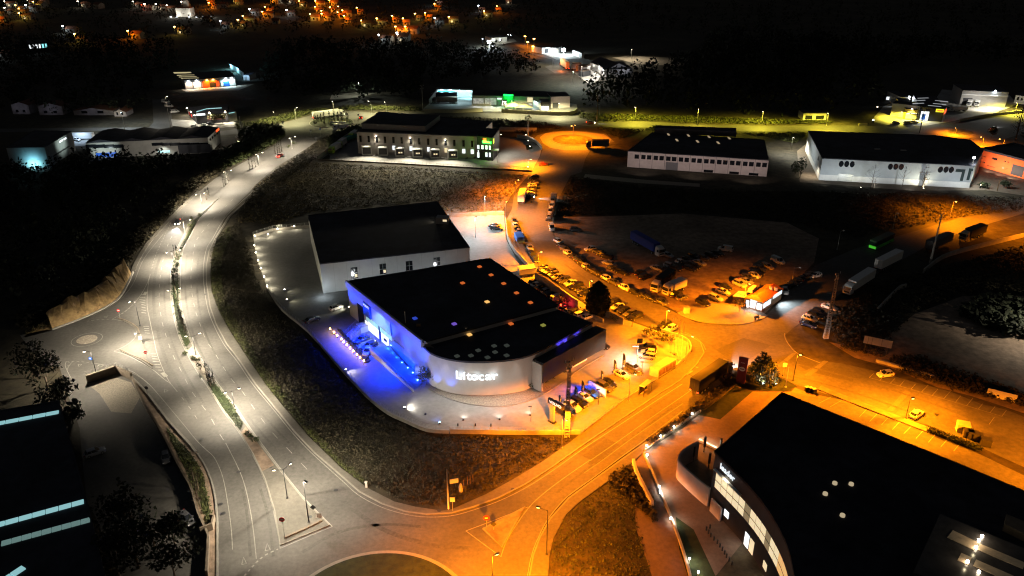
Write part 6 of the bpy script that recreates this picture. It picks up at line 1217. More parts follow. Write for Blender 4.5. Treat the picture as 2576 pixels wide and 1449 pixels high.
b = g(*zw(1172, 690)); t = empty('pylon_sign', b, 'white glowing pylon sign before the green panel', 'sign'); MB().tube(b, b + Vector((0, 0, 4)), .15, n=6).build('post', 'darksteel', t); MB().box(b + Vector((0, 0, 2.2)), 3.0, .4, 3.4).build('panel', 'wall_dark', t)
mb = MB()
for x, zz_, w_, h_ in ((-1.0, 2.6, .35, 2.6), (.1, 4.4, 2.2, .4), (.5, 3.6, .5, 1.0), (.9, 2.6, .5, 1.0), (.3, 3.3, .5, .5)): mb.box((b.x + x, b.y - .22, zz_), w_, .05, h_)
mb.build('lettering', 'sign_white', t)
for k, (x, y) in enumerate(((1310, 690), (1470, 700))): b = g(*zw(x, y)); t = empty('yard_canopy', b, 'small pale tented canopy behind the cream wall, %s' % ('nearer the pylon' if k == 0 else 'further along'), 'canopy'); mb = MB(); q = [(b.x + sx * 5, b.y + sy * 4, 2.4) for sx, sy in ((-1, -1), (1, -1), (1, 1), (-1, 1))]; mb.add(q + [(b.x, b.y, 4.4)], [(0, 1, 4), (1, 2, 4), (2, 3, 4), (3, 0, 4)]); mb.build('canopy_cloth', pm('canvas', (.25, .22, .14), .8, .1, 1), t); pb = MB(); [pb.tube((x_, y_, 0), (x_, y_, z_), .07, n=5) for x_, y_, z_ in q]; pb.build('post', 'steel', t)
# ---- upper right workshops --------------------------------------------------------------------
zu = Z6(3200, 240)
def simple(name, label, base0, base1, topy, depth, wall, roof='roof', cat='building', gable=0.0):
    a_, b_ = g(*base0), g(*base1); L_ = Plane(a_, b_); h_ = max(2.5, hgt(*base0, topy)); t_ = empty(name, (a_ + b_) / 2 - L_.n * depth / 2, label, cat); k = -L_.n * depth; P_ = [a_, b_, b_ + k, a_ + k]
    mb = MB().prism(P_, 0, h_, cap=False)
    if gable: mb.add([L_.pt(0, h_), L_.pt(L_.len, h_), L_.pt(L_.len / 2, h_ + gable)], [(0, 1, 2)])
    mb.build('wall', wall, t_)
    if gable:
        o_ = Vector((0, 0, .12)); e0, e1, ap_ = L_.pt(-.3, h_ - .1, .4), L_.pt(L_.len + .3, h_ - .1, .4), L_.pt(L_.len / 2, h_ + gable + .05, .4); kk = -L_.n * (depth + .8)
        MB().add([e0, ap_, ap_ + kk, e0 + kk, e1, e1 + kk], [(0, 1, 2, 3), (1, 4, 5, 2)]).build('roof', roof, t_)
    else: MB().prism(P_, h_ - .05, h_ + .15).build('roof', roof, t_)
    return t_, L_, h_
def win(t_, L_, f0, f1, z0_, z1_, mt, nm='window', d=.08): mb = MB(); L_.panel(mb, L_.len * f0, L_.len * f1, z0_, z1_, d); return mb.build(nm, mt, t_)
t, L, h = simple('yellow_workshop', 'narrow yellow gabled workshop front under a bright lamp', zu(760, 825), zu(945, 835), zu(760, 680)[1], 30, 'wall_yellow'); win(t, L, .1, .95, .3, 3.2, 'wpaint', 'awning', 1.5); win(t, L, .6, .85, h * .55, h * .65, 'glass')
q = L.pt(L.len * .5, h, .5); MB().box(q, .6, .4, .4).build('wall_lamp', 'lamp_warm', t); light('SPOT', q + L.n * .4, (1, .93, .7), 5000, t, .2, L.n * .5 + Vector((0, 0, -1)), 160, .8)
t, L, h = simple('tyre_workshop', 'dark workshop with a yellow and red lit sign', zu(965, 850), zu(1330, 875), zu(965, 650)[1], 34, 'wall_dark'); win(t, L, .09, .42, .2, 5.0, 'win_white', 'lit_opening'); win(t, L, .14, .3, .5, 3.6, 'bluep', 'poster', .14)
s = win(t, L, .67, .99, h * .72, h * .95, 'sign_yellow', 'lit_sign', .25); mb = MB(); L.panel(mb, L.len * .72, L.len * .95, h * .78, h * .88, .3); mb.build('lettering', 'sign_red', s)
for x, y in ((1000, 555), (980, 600), (1050, 520), (1330, 565), (1300, 610), (1225, 640)): q = g(*zu(x, y), h); MB().box(q, 6.5, .7, .3, .15 if x < 1200 else -.5).build('strip_rooflight', pm('rooflight_grey', (.4, .4, .38), .5, .1, 1, emit=(.9, .95, 1), es=.35), t)
light('SPOT', L.pt(L.len * .3, 6, 3), (.8, .92, 1), 2600, t, .2, (0, -.4, -1), 150, .8); light('SPOT', L.pt(L.len * .8, 7, 2), (1, .8, .1), 700, t, .2, L.n * .3 + Vector((0, 0, -1)), 150, .8)
t, L, h = simple('red_gable_wall', 'narrow pale wall end with an orange emblem beside the dark workshop', zu(1335, 875), zu(1375, 830), zu(1335, 680)[1], 26, 'wall_grey'); win(t, L, .1, .9, h * .55, h * .85, 'sign_red', 'emblem')
t, L, h = simple('big_garage', 'large grey garage behind two parked lorries', zu(1600, 620), zu(2290, 650), zu(1600, 400)[1], 20, 'wall_grey'); win(t, L, .05, .25, .3, h * .5, 'wall_dark', 'roller_door'); win(t, L, 0.0, 1.0, h * .72, h * .78, 'wpaint', 'ledge', .6)
q = L.pt(L.len * .7, h, .6); MB().tube(q, q + Vector((0, 0, .9)), .6, .4, 10).build('flood_lamp', 'lamp_cool', t); light('SPOT', q + L.n * .6, (1, .97, .85), 16000, t, .3, L.n * .8 + Vector((0, 0, -.6)), 165, .8); light('SPOT', L.pt(L.len * .35, h * .9, 14), (1, .97, .9), 9000, t, .3, -L.n * .6 + Vector((0, 0, -.8)), 150, .8)
t, L, h = simple('small_store', 'small white store with a lit yellow-framed window', zu(480, 560), zu(590, 565), zu(480, 490)[1], 8, 'wall_dark'); win(t, L, .1, .85, h * .3, h * .95, 'win_white')
t, L, h = simple('grey_store', 'open pale store beside the bright lamp', zu(690, 640), zu(830, 640), zu(690, 500)[1], 18, 'wall_grey'); win(t, L, .1, .4, .2, 3.5, 'wpaint', 'roller_door'); q = L.pt(L.len * .9, h, .4); MB().box(q, .8, .5, .5).build('wall_lamp', 'lamp_cool', t); light('SPOT', q + L.n * .5, (.85, .95, 1), 8500, t, .2, L.n * .5 + Vector((0, 0, -.9)), 170, .8)
t, L, h = simple('roadside_house', 'white house above the bend at the far right', zu(2420, 590), zu(2570, 610), zu(2420, 470)[1], 14, 'wpaint'); win(t, L, .2, .4, 2, 4, 'glass'); win(t, L, .6, .8, 2, 4, 'glass'); light('SPOT', L.pt(L.len * .5, 6, 9), (1, .9, .7), 900, t, .2, -L.n, 120, .8)
t, L, h = simple('small_hut', 'small dim hut behind the verge of the yellow road', z3(905, 905), z3(1080, 905), z3(905, 855)[1], 8, 'wall_grey'); win(t, L, .1, .4, .3, 2.4, 'glass', 'opening'); win(t, L, .55, .9, .3, 2.4, 'glass', 'opening')
for k, (x, y, lm, cc) in enumerate(((295, 890, 'lamp_cool', COOL), (355, 690, 'lamp_warm', WHITE))): flood(*zu(x, y), 2500, cc, 'bright yard light at the corner of the dark yard, %s' % ('lower' if k == 0 else 'upper'), (.2, 0, 1), lm, 170, 1.5, name='yard_light', group='workshop yard lights', size=.9)
sheet('traffic_island_lawn', [zu(1420, 1010), zu(1500, 985), zu(1650, 980), zu(1780, 1010), zu(1830, 1050), zu(1750, 1075), zu(1560, 1060), zu(1450, 1035)], .06, 'lawn')
wall_thing('cream_wall', [zu(1600, 870), zu(1780, 835), zu(2000, 795), zu(2180, 775), zu(2576, 730)], .3, 1.4, CRE, 'long cream wall along the bend at the upper right')
wall_thing('cream_wall', [zu(80, 930), zu(210, 930)], .3, 1.2, CRE, 'short cream wall left of the workshop yard')
# ---- middle left buildings -----------------------------------------------------------------------
zm = Z6(560, 240)
t, L, h = simple('floodlit_restaurant', 'dark low building with two bright roof-edge lamps and clipped trees', zm(735, 910), zm(1200, 880), zm(735, 765)[1], 22, 'wall_dark'); win(t, L, .0, .28, h * .9, h * 1.1, 'win_white', 'lit_sign', .4); win(t, L, .32, .9, h * .35, h * .8, pm('maroon_wall', (.14, .05, .05), .7, .1, 1), 'maroon_panel')
for f in (.42, .93): q = L.pt(L.len * f, h + .4, .5); MB().tube(q, q + Vector((0, 0, .6)), .45, .3, 10).build('roof_lamp', 'lamp_warm', t); light('SPOT', q + L.n * .7, (1, .92, .72), 9500, t, .2, L.n * .7 + Vector((0, 0, -.75)), 165, .8)
MB().wall([L.pt(0, h, -6), L.pt(L.len * .3, h, -12), L.pt(L.len * .8, h, -12)], .5, h, h + .5).build('roof_trim', 'win_cyan', t)
LX = Plane(g(*zm(600, 790)), g(*zm(735, 910))); t, L, h = simple('restaurant_wing', 'wing of the floodlit building with red banners and wall lamps', zm(590, 770), zm(728, 905), zm(590, 660)[1], 6, 'wall_dark')
for f in (.1, .35): win(t, L, f, f + .12, h * .2, h * .65, 'red', 'banner')
for f in (.05, .5, .9): q = L.pt(L.len * f, h, .4); MB().box(q, .5, .4, .3).build('wall_lamp', 'lamp_warm', t); light('SPOT', q + L.n * .4, (1, .95, .8), 3500, t, .2, L.n * .6 + Vector((0, 0, -1)), 160, .8)
t, L, h = simple('grey_annexe', 'plain grey annexe at the end of the floodlit building', zm(1205, 875), zm(1330, 850), zm(1205, 740)[1], 14, 'wall_grey'); win(t, L, .1, .8, h * .9, h, 'win_cyan', 'lit_strip')
t, L, h = simple('roadside_workshop', 'low workshop with white, orange-lit and blue-door bays', zm(545, 385), zm(1310, 325), zm(545, 250)[1], 26, 'wall_grey')
win(t, L, .01, .15, .2, h * .66, 'wall_pink', 'bay_front', .2); win(t, L, .17, .31, .2, h * .72, 'wpaint', 'bay_front', .2); win(t, L, .34, .68, .2, h * .74, 'wall_orange', 'bay_front', .2); win(t, L, .48, .60, .2, h * .6, 'wall_dark', 'roller_door', .3); win(t, L, .70, .99, .2, h * .62, 'wpaint', 'bay_front', .2); win(t, L, .755, .875, .2, h * .58, 'bluep', 'roller_door', .3)
for f, cc, w_ in ((.08, WHITE, 3000), (.24, WHITE, 3800), (.44, (1, .32, .03), 5200), (.56, (1, .32, .03), 3200), (.81, (.55, .95, 1), 6500), (.93, (.8, .95, 1), 1800)):
    q = L.pt(L.len * f, h * .85, .5); MB().box(q, .8, .4, .3).build('wall_lamp', 'lamp_or' if cc[1] < .5 else 'lamp_cool', t); light('SPOT', q + L.n * .6, cc, w_, t, .2, -L.n * .15 + Vector((0, 0, -1)), 165, .8)
for x, y in ((505, 140), (550, 172), (580, 197), (615, 218), (495, 130)): q = g(*zm(x, y), h); MB().box(q, 11, .9, .3, .1).build('strip_rooflight', pm('rooflight_straw', (.4, .35, .2), .5, .1, 1, emit=(1, .85, .45), es=.5), t)
t, L, h = simple('blue_lit_shed', 'slanting shed side lit pale blue by itself in the dark', zm(1425, 245), zm(1515, 248), zm(1425, 170)[1], 10, 'wpaint'); win(t, L, .2, .6, .2, 2.5, 'wall_grey', 'roller_door'); light('SPOT', L.pt(L.len * .5, 8, 5), (.4, .7, 1), 4200, t, .3, -L.n + Vector((0, 0, -.5)), 130, .8)
mb = MB(); P = gp([zm(1225, 65), zm(1330, 120), zm(1420, 200)]); tt = empty('lit_wall', P[1], 'long low wall lit cyan running up to the pale blue shed', 'wall'); mb.wall(P, .4, 0, 3.2); mb.build('wall_body', 'wpaint', tt)
for p_ in P[:2]: light('POINT', p_ + Vector((0, -4, 3)), (.3, .8, 1), 2600, tt, .3)
# old houses beyond the left warehouses
for k, (x0, y0, x1, y1, ty, lb) in enumerate(((300, 868, 480, 868, 800, 'dim pale house wall'), (560, 870, 860, 868, 845, 'long dim boundary house'), (100, 860, 230, 862, 790, 'dim house with round gable'), (865, 880, 955, 880, 845, 'small lamp-lit house at the bend'))):
    c3 = lambda x, y: (x / 3, y / 3); t, L, h = simple('old_house', lb + ' beyond the dark warehouses', c3(x0, y0), c3(x1, y1), c3(x0, ty)[1], 9, pm('dim_old_wall', (.22, .20, .21), .9, .3, .3), pm('old_tiles', (.14, .055, .03), .9, .3, .6), 'house', gable=1.5); win(t, L, .2, .35, 1, 2.4, 'glass'); win(t, L, .6, .75, 1, 2.4, 'glass')
    light('SPOT', L.pt(L.len * .5, 5, 7), (.75, .8, 1) if k < 3 else (1, .95, .7), 230 if k < 3 else 2000, t, .2, -L.n, 130, .8)
# ---- far hill-foot works in the top centre ---------------------------------------------------------
zc = Z6(1760, 120)
t, L, h = simple('floodlit_hall', 'long floodlit pale hall on the far rise', zc(330, 155), zc(570, 140), zc(330, 90)[1], 14, 'wpaint'); win(t, L, .05, .2, 1, 3, 'win_white'); win(t, L, .5, .6, 1, 3, 'win_white')
light('SPOT', L.pt(L.len * .3, 10, 16), (.95, 1, .85), 9000, t, .3, -L.n + Vector((0, 0, -.3)), 130, .8)
for x, y, w_, lb in ((300, 165, 20000, 'very bright white floodlight beside the long far hall'), (1420, 285, 24000, 'very bright bluish floodlight over the far scrapyard')):
    b = g(*zc(x, y + 60)); h_ = hgt(*zc(x, y + 60), zc(x, y)[1]); t = empty('flood_mast', b, lb, 'floodlight mast', 'far floodlight masts'); MB().tube(b, b + Vector((0, 0, h_)), .2, .12, 6).build('pole', 'steel', t); MB().box(b + Vector((0, 0, h_)), 2.6, 1.6, 1.8).build('lamp_head', pm('lit_flood_head', (.8, .9, 1), .5, 0, emit=(.8, .95, 1), es=60), t); light('POINT', b + Vector((0, -2.5, h_ + .5)), (.75, .93, 1), w_, t, .5)
for k, (x, y) in enumerate(((585, 80), (625, 88), (200, 150))): flood(*zc(x, y + 12), 4000, WHITE, 'small bright lamp on the far rise, %s' % ('by the hall end', 'past the hall end', 'before the hall')[k], (0, -.3, 1), 'lamp_cool', 170, 3.0, name='far_lamp', group='far lamps', size=1.3)
t, L, h = simple('white_unit', 'white industrial unit with an open lit bay on the far road', zc(1095, 330), zc(1230, 315), zc(1095, 240)[1], 14, 'wpaint'); win(t, L, .3, .75, .3, h * .75, 'wall_dark', 'open_bay'); light('SPOT', L.pt(L.len * .8, h, 2), (.85, .95, 1), 7500, t, .3, L.n * .4 + Vector((0, 0, -1)), 165, .8)
t, L, h = simple('scrapyard_office', 'grey office with a warm window in the far scrapyard', zc(1235, 320), zc(1345, 325), zc(1235, 235)[1], 12, 'wall_grey'); win(t, L, .6, .95, .5, h * .7, 'win_warm')
t, L, h = simple('cyan_bank_wall', 'ragged pale wall lit cyan beside the far scrapyard', zc(1560, 345), zc(1690, 395), zc(1560, 270)[1], 2, 'wpaint'); win(t, L, .7, .9, .3, 3, 'wall_grey', 'gap')
t, L, h = simple('strip_lit_warehouse', 'far warehouse flank with three vertical wall lights', zc(1900, 560), zc(2030, 680), zc(1900, 450)[1], 20, 'wall_grey')
for f in (.1, .5, .95): q = L.pt(L.len * f, h * .5, .4); MB().box(q, .5, .5, h * .45).build('wall_light', 'win_white', t); light('POINT', L.pt(L.len * f, h * .55, 2.0), (1, .97, .9), 2600, t, .3)
t, L, h = simple('dark_far_warehouse', 'far hip-roofed warehouse with one pale doorway', zc(2090, 660), zc(2400, 640), zc(2090, 560)[1], 30, 'wall_grey', gable=3.5); win(t, L, .93, 1.0, .3, h * .8, 'win_warm', 'doorway'); light('SPOT', L.pt(L.len * .5, 8, 14), (.8, .85, 1), 1800, t, .2, -L.n, 120, .8)
mast_light(*zc(1690, 720), 9, (1, .95, .85), 16000, 'lamp over the far pale yard', group='far yard lamps'); mast_light(*zc(1560, 800), 9, (.7, 1, .75), 5000, 'lamp over the far green slope', group='far yard lamps'); mast_light(*zc(1260, 520), 9, (1, .9, .65), 9000, 'lamp where the far road bends', group='far yard lamps'); mast_light(*zc(2440, 420), 8, (1, .85, .6), 9000, 'lamp over the far bare earth', group='far yard lamps')
mast_light(905, 240, 8, (.9, 1, .85), 2500, 'faint lamp over the far pale field', group='far yard lamps')
for k, (x, y) in enumerate(((840, 160), (975, 200), (880, 250), (960, 320))):
    b = g(*zc(x, y + 45)); t = empty('street_lamp', b, 'sodium lamp on the far climbing road, %s' % ('highest', 'second highest', 'third highest', 'lowest')[k], 'street lamp', 'far road lamps'); MB().tube(b, b + Vector((0, 0, 7.5)), .12, .08, 6).build('pole', 'steel', t); MB().box(b + Vector((0, 0, 7.4)), 1.6, .7, .4).build('lamp_head', 'lamp_or', t); light('SPOT', b + Vector((0, -.5, 7.0)), ORNG, 13000, t, .3, (0, 0, -1), 165, .7)
for k, (x, y, mt) in enumerate(((1620, 530, 'wpaint'), (1700, 560, 'conc'), (1740, 640, 'darksteel'), (1760, 570, 'wpaint'))): b = g(*zc(x, y + 20)); t = empty('scrap_container', b, 'open scrap container in the far yard, %s' % ('white, beside the lit lorry', 'grey, tarpaulin-topped', 'dark, near the lamp post', 'white, behind the others')[k], 'container', 'far yard containers'); MB().box(b, 8, 4, 3.4, .4 * k).build('body', mt, t); MB().box(b + Vector((0, 0, 3.4)), 6.5, 3, .8, .4 * k).build('load', 'dirt', t)
# ---- hillside village --------------------------------------------------------------------------------
zv1 = lambda x, y: (429.3 + x / 6, y / 6); zv2 = lambda x, y: (858.7 + x / 6, y / 6); zv0 = lambda x, y: (x / 6, y / 6)
V = []
for f_, L_ in ((zv1, [(1610, 35, 'o'), (1500, 175, 'o'), (1480, 250, 'o'), (620, 60, 'o'), (680, 115, 'o'), (1945, 20, 'o'), (2265, 80, 'o'), (2265, 175, 'o'), (2500, 70, 'o'), (2500, 180, 'o'), (2190, 290, 'y'), (2440, 20, 'o'), (2330, 240, 'o'), (2400, 290, 'o'), (250, 95, 'w'), (820, 95, 'd'), (1040, 50, 'y'), (1300, 210, 'c'), (860, 405, 'c'), (1840, 30, 'w'), (1140, 390, 'y'), (1190, 320, 'y'), (215, 495, 'y'), (1810, 225, 'c'), (1600, 335, 'd'), (2000, 80, 'y'), (20, 150, 'w'), (560, 310, 'd')]),
               (zv2, [(50, 170, 'o'), (100, 230, 'o'), (100, 320, 'o'), (20, 260, 'o'), (285, 190, 'o'), (380, 390, 'y'), (825, 320, 'o'), (975, 360, 'o'), (1085, 490, 'o'), (940, 490, 'o'), (1335, 275, 'o'), (1465, 130, 'o'), (2365, 165, 'o'), (1490, 62, 'c'), (1475, 350, 'c'), (1690, 330, 'y'), (2125, 160, 'c'), (905, 610, 'w'), (960, 590, 'c'), (700, 625, 'c'), (2525, 40, 'w'), (625, 358, 'y'), (2200, 240, 'y'), (1195, 290, 'y')]),
               (zv0, [(190, 85, 'w'), (200, 195, 'w'), (510, 60, 'w'), (565, 50, 'w'), (680, 45, 'w'), (540, 150, 'c'), (350, 150, 'y'), (390, 200, 'y'), (440, 275, 'y'), (640, 95, 'y'), (50, 245, 'y'), (30, 310, 'o'), (1305, 92, 'w'), (1500, 110, 'd'), (2120, 95, 'w'), (2200, 140, 'r'), (2295, 135, 'w'), (2480, 135, 'w'), (1245, 610, 'y'), (1100, 480, 'c'), (2090, 560, 'o'), (90, 875, 'c')])):
    V += [(*f_(x, y), k) for x, y, k in L_]
V.sort()
hproto = {}
CN = {'o': 'amber-lit', 'y': 'yellow-lit', 'w': 'white-lit', 'c': 'cool-lit', 'd': 'dim', 'r': 'red-lit'}
for i, (px, py, k) in enumerate(V):
    b = g(px, py + 3); s = rnd.uniform(.55, .95); rz = rnd.uniform(-.5, .5)
    t = empty('hill_house', b, '%s house or lamp cluster, %s from the left on the far hillside' % (CN[k], ordw(i + 1)), 'house', 'hillside houses', rz)
    W_, D_, H_ = 11 * s, 9 * s, 5.5 * s
    WL[t] = Vector((0, 0, 0))
    MB().box((0, 0, 0), W_, D_, H_).add([(-W_ / 2, -D_ / 2, H_), (-W_ / 2, D_ / 2, H_), (-W_ / 2, 0, H_ + 2), (W_ / 2, -D_ / 2, H_), (W_ / 2, D_ / 2, H_), (W_ / 2, 0, H_ + 2)], [(0, 2, 1), (3, 4, 5)]).build('wall', pm('old_village_wall', (.30, .28, .25), .85, .3, .3), t)
    e = .5; MB().add([(-W_ / 2 - e, -D_ / 2 - e, H_ - .3), (W_ / 2 + e, -D_ / 2 - e, H_ - .3), (W_ / 2 + e, 0, H_ + 2.1), (-W_ / 2 - e, 0, H_ + 2.1), (W_ / 2 + e, D_ / 2 + e, H_ - .3), (-W_ / 2 - e, D_ / 2 + e, H_ - .3)], [(0, 1, 2, 3), (3, 2, 4, 5)]).build('roof', pm('old_tiles', (.14, .055, .03), .9, .3, .6), t)
    MB().box((-W_ * .2, -D_ / 2 - .03, 1.2), 1.6, .1, 1.8).build('window', 'win_warm' if k in 'wy' and i % 2 else 'glass', t); MB().box((W_ * .2, -D_ / 2 - .03, .1), 1.6, .1, 2.6).build('door', 'wood', t)
    if k != 'd':
        lm = {'o': 'lamp_or', 'y': 'lamp_or', 'w': 'lamp_warm', 'c': 'lamp_cool', 'r': 'tail'}[k]; cc = {'o': ORNG, 'y': (1, .68, .10), 'w': (1, .9, .7), 'c': COOL, 'r': (1, .1, .02)}[k]
        q = Vector((-W_ * .55, -D_ * .8, 0)); po = MB().tube(q, q + Vector((0, 0, 7.0)), .12, n=5).build('lamp_post', 'steel', t); MB().box(q + Vector((0, 0, 6.9)), 1.3, 1.0, .5).build('lamp_head', lm, po)
        light('POINT', q + Vector((.8, -.8, 6.2)), cc, {'o': 6500, 'y': 1700, 'w': 700, 'c': 700, 'r': 700}[k] * rnd.uniform(.6, 1.3), t, .4)
b = g(468, 41); t = empty('church', b, 'white floodlit church with a small spire on the far hillside', 'church'); MB().box(b, 16, 12, 9).build('wall', 'wall_white', t); MB().box(b + Vector((2, 0, 9)), 5, 5, 7).build('tower', 'wall_white', t); MB().tube(b + Vector((2, 0, 16)), b + Vector((2, 0, 22)), 3.2, .1, 8).build('spire', 'wpaint', t)
MB().box(b + Vector((0, 0, 9)), 15, 11, .5).build('roof', 'tile', t)
for x in (-12, -6, 8, 16, 24, 32): q = b + Vector((x, -12, 0)); MB().box(q, 2.0, .8, 1.4).build('ground_lamp', 'win_white', t); light('POINT', q + Vector((0, 1, 2.5)), (1, .95, .8), 1800, t, .4)
for i, (x, y) in enumerate(((470, 785), (528, 782), (577, 775), (626, 772), (680, 768), (728, 764))):
    pass
a_, b_ = g(76, 134), g(124, 130.5); L = Plane(a_, b_); t = empty('window_lit_factory', (a_ + b_) / 2, 'dark factory with six glowing windows in the far left distance', 'factory'); bk_ = -L.n * 15; MB().prism([a_, b_, b_ + bk_, a_ + bk_], 0, 8, cap=False).build('wall', 'wall_dark', t); MB().prism([a_, b_, b_ + bk_, a_ + bk_], 7.9, 8.1).build('roof', 'roof', t)
for k in range(6): mb = MB(); L.panel(mb, L.len * (k + .2) / 6, L.len * (k + .75) / 6, 3.5, 6.5, .15); mb.build('window', 'win_white' if k < 4 else pm('lit_window_teal', (.3, .6, .6), .5, 0, emit=(.3, .95, 1), es=1.2), t)
# ================================================================== VEHICLES
def paint(nm, c, metal=.0, rough=.28): return pm('car_paint_' + nm, c, rough, 0, metal=metal, spec=.5)
PAINT = dict(black=paint('black', (.012, .012, .014)), grey=paint('grey', (.07, .07, .075)), silver=paint('silver', (.36, .36, .37)), white=paint('white', (.68, .67, .64)), red=paint('red', (.30, .02, .015)), blue=paint('blue', (.012, .045, .25)), navy=paint('navy', (.012, .02, .07)), beige=paint('beige', (.36, .29, .2)), taxi=paint('taxi', (.10, .05, .012)), green=paint('green', (.06, .38, .04)), lime=paint('lime', (.30, .50, .02)))
def loft(mb, loops, cap0=True, cap1=True):
    n = len(loops[0]); b0 = len(mb.v); vs = [p for l in loops for p in l]
    fs = [(k * n + i, k * n + (i + 1) % n, (k + 1) * n + (i + 1) % n, (k + 1) * n + i) for k in range(len(loops) - 1) for i in range(n)]
    if cap0: fs.append(tuple(range(n - 1, -1, -1)))
    if cap1: fs.append(tuple(range((len(loops) - 1) * n, len(loops) * n)))
    return mb.add(vs, fs)
def plan(x0, x1, w, z0, z1, c=.3, cf=None):
    # rounded-corner outline, z sloping from rear (x0) to front (x1)
    cf = c if cf is None else cf; zf = lambda x: z0 + (z1 - z0) * (x - x0) / (x1 - x0)
    P = [(x0, -w + c), (x0 + c * .4, -w + c * .35), (x0 + c, -w), ((x0 + x1) / 2, -w * 1.01), (x1 - cf, -w), (x1 - cf * .4, -w + cf * .35), (x1, -w + cf), (x1, w - cf), (x1 - cf * .4, w - cf * .35), (x1 - cf, w), ((x0 + x1) / 2, w * 1.01), (x0 + c, w), (x0 + c * .4, w - c * .35), (x0, w - c)]
    return [(x, y, zf(x)) for x, y in P]
SPEC = {  # length, half width, belt height, roof height, glass rear/front at belt, at roof
 'hatchback': (4.1, .87, .95, 1.48, -1.85, .95, -1.45, .15), 'saloon': (4.7, .90, .93, 1.43, -1.75, 1.05, -1.05, .25), 'estate car': (4.7, .90, .95, 1.48, -2.2, 1.05, -1.95, .25),
 'off-roader': (4.7, .95, 1.10, 1.70, -2.15, 1.0, -1.9, .25), 'van': (5.0, .95, 1.15, 1.95, -2.4, 1.55, -2.35, .85), 'coupe': (4.4, .91, .88, 1.34, -1.7, .95, -.9, .15)}
PROTO = {}
def car_proto(kind, colr, lit):
    L_, w, zb, zr, gx0, gx1, rx0, rx1 = SPEC[kind]; h = L_ / 2
    t = bpy.data.objects.new('car' if kind != 'van' else 'van', None); col.objects.link(t); WL[t] = Vector()
    pm_ = PAINT[colr]
    mb = MB(); loft(mb, [plan(-h + .08, h - .1, w - .1, .2, .2, .25), plan(-h, h, w, .42, .38, .28, .38), plan(-h, h - .02, w, .70, .62, .3, .42), plan(-h + .06, h - .12, w - .04, zb - .03, zb - .22, .32, .45), plan(-h + .14, gx1 + .45, w - .10, zb, zb - .02, .3, .4)])
    rl_ = plan(rx0, rx1, w - .26, zr - .04, zr - .03, .2); rl2 = plan(rx0 + .25, rx1 - .2, w - .42, zr, zr, .2); loft(mb, [rl_, rl2], False, True)
    body = mb.build('body', pm_, t, smooth=False)
    mb = MB(); loft(mb, [plan(gx0, gx1, w - .12, zb - .03, zb - .05, .22, .3), plan(rx0, rx1, w - .26, zr - .04, zr - .03, .2)], False, False); gl = mb.build('glazing', 'glass', t)
    mb = MB()
    for s in (-1, 1):
        for xx, dx in ((gx1 - .1, rx1 - .1), ((gx0 + gx1) / 2 - .1, (rx0 + rx1) / 2 - .1), (gx0 + .25, rx0 + .15)): mb.tube((xx, s * (w - .11), zb - .03), (dx, s * (w - .245), zr - .03), .04, n=4)
    mb.build('door_pillar', pm_, body)
    if kind == 'van': mb = MB(); [mb.add([(gx0 + .15, s * (w - .09), zb), (.35, s * (w - .09), zb), (.25, s * (w - .235), zr - .08), (rx0 + .15, s * (w - .235), zr - .08)], [(0, 1, 2, 3), (3, 2, 1, 0)]) for s in (-1, 1)]; mb.build('side_panel', pm_, t)
    for sx in (-1, 1):
        for sy in (-1, 1):
            x_, y_ = sx * L_ * .30, sy * (w - .08); wo = MB().tube((x_, y_ - .1, .33), (x_, y_ + .1, .33), .33, n=14).build('wheel', 'tyre', t)
            MB().tube((x_, y_ + sy * .095, .33), (x_, y_ + sy * .115, .33), .20, n=10).build('rim', 'steel', wo)
    for sy in (-1, 1):
        MB().box((h - .13, sy * (w - .30), .58), .22, .34, .14).build('headlight', 'headl' if lit == 'front' else 'lens', t)
        MB().box((-h + .06, sy * (w - .20), .68), .16, .26, .2).build('tail_light', 'tail' if lit in ('rear', 'front') else 'redlens', t)
        MB().box((gx1 - .25, sy * (w + .06), zb), .16, .2, .13).build('mirror', pm_, t)
    MB().box((-h - .01, 0, .52), .03, .5, .11).build('number_plate', 'wpaint', t)
    return t
def car(px, py, hx, hy, kind, colr, label, group='parked cars', lit=None, rz=None, z=0.03, beam=0):
    key = (kind, colr, lit); b = g(px, py)
    if key not in PROTO: PROTO[key] = o = car_proto(kind, colr, lit)
    else: o = copy_tree(PROTO[key])
    o.location = (b.x, b.y, z); o.rotation_euler.z = head(px, py, hx, hy) if rz is None else rz
    tag(o, label, 'van' if kind == 'van' else 'car', group)
    if beam:
        a = o.rotation_euler.z; d = Vector((math.cos(a), math.sin(a), 0)); l = light('SPOT', b + d * 2.6 + Vector((0, 0, .8)), (.95, .97, 1), beam, None, .08, d + Vector((0, 0, -.10)), 42, .6)
        bl_ = light('SPOT', Vector((2.5, 0, .75)), (.95, .97, 1), beam, None, .08); bpy.data.objects.remove(l)
        bl_.data = bl_.data.copy(); bl_.data.spot_size = R(44); bl_.parent = o; bl_.rotation_euler = Vector((1, 0, -.10)).to_track_quat('-Z', 'Y').to_euler()
    return o
def row(pts, hx, hy, specs, fmt, group):
    for i, ((px, py), (k, c)) in enumerate(zip(pts, specs)): car(px, py, hx, hy, k, c, fmt % (c if c not in ('black', 'navy') else 'dark', k, ordw(i + 1)), group)
H, S, E, O, VN, C = 'hatchback', 'saloon', 'estate car', 'off-roader', 'van', 'coupe'
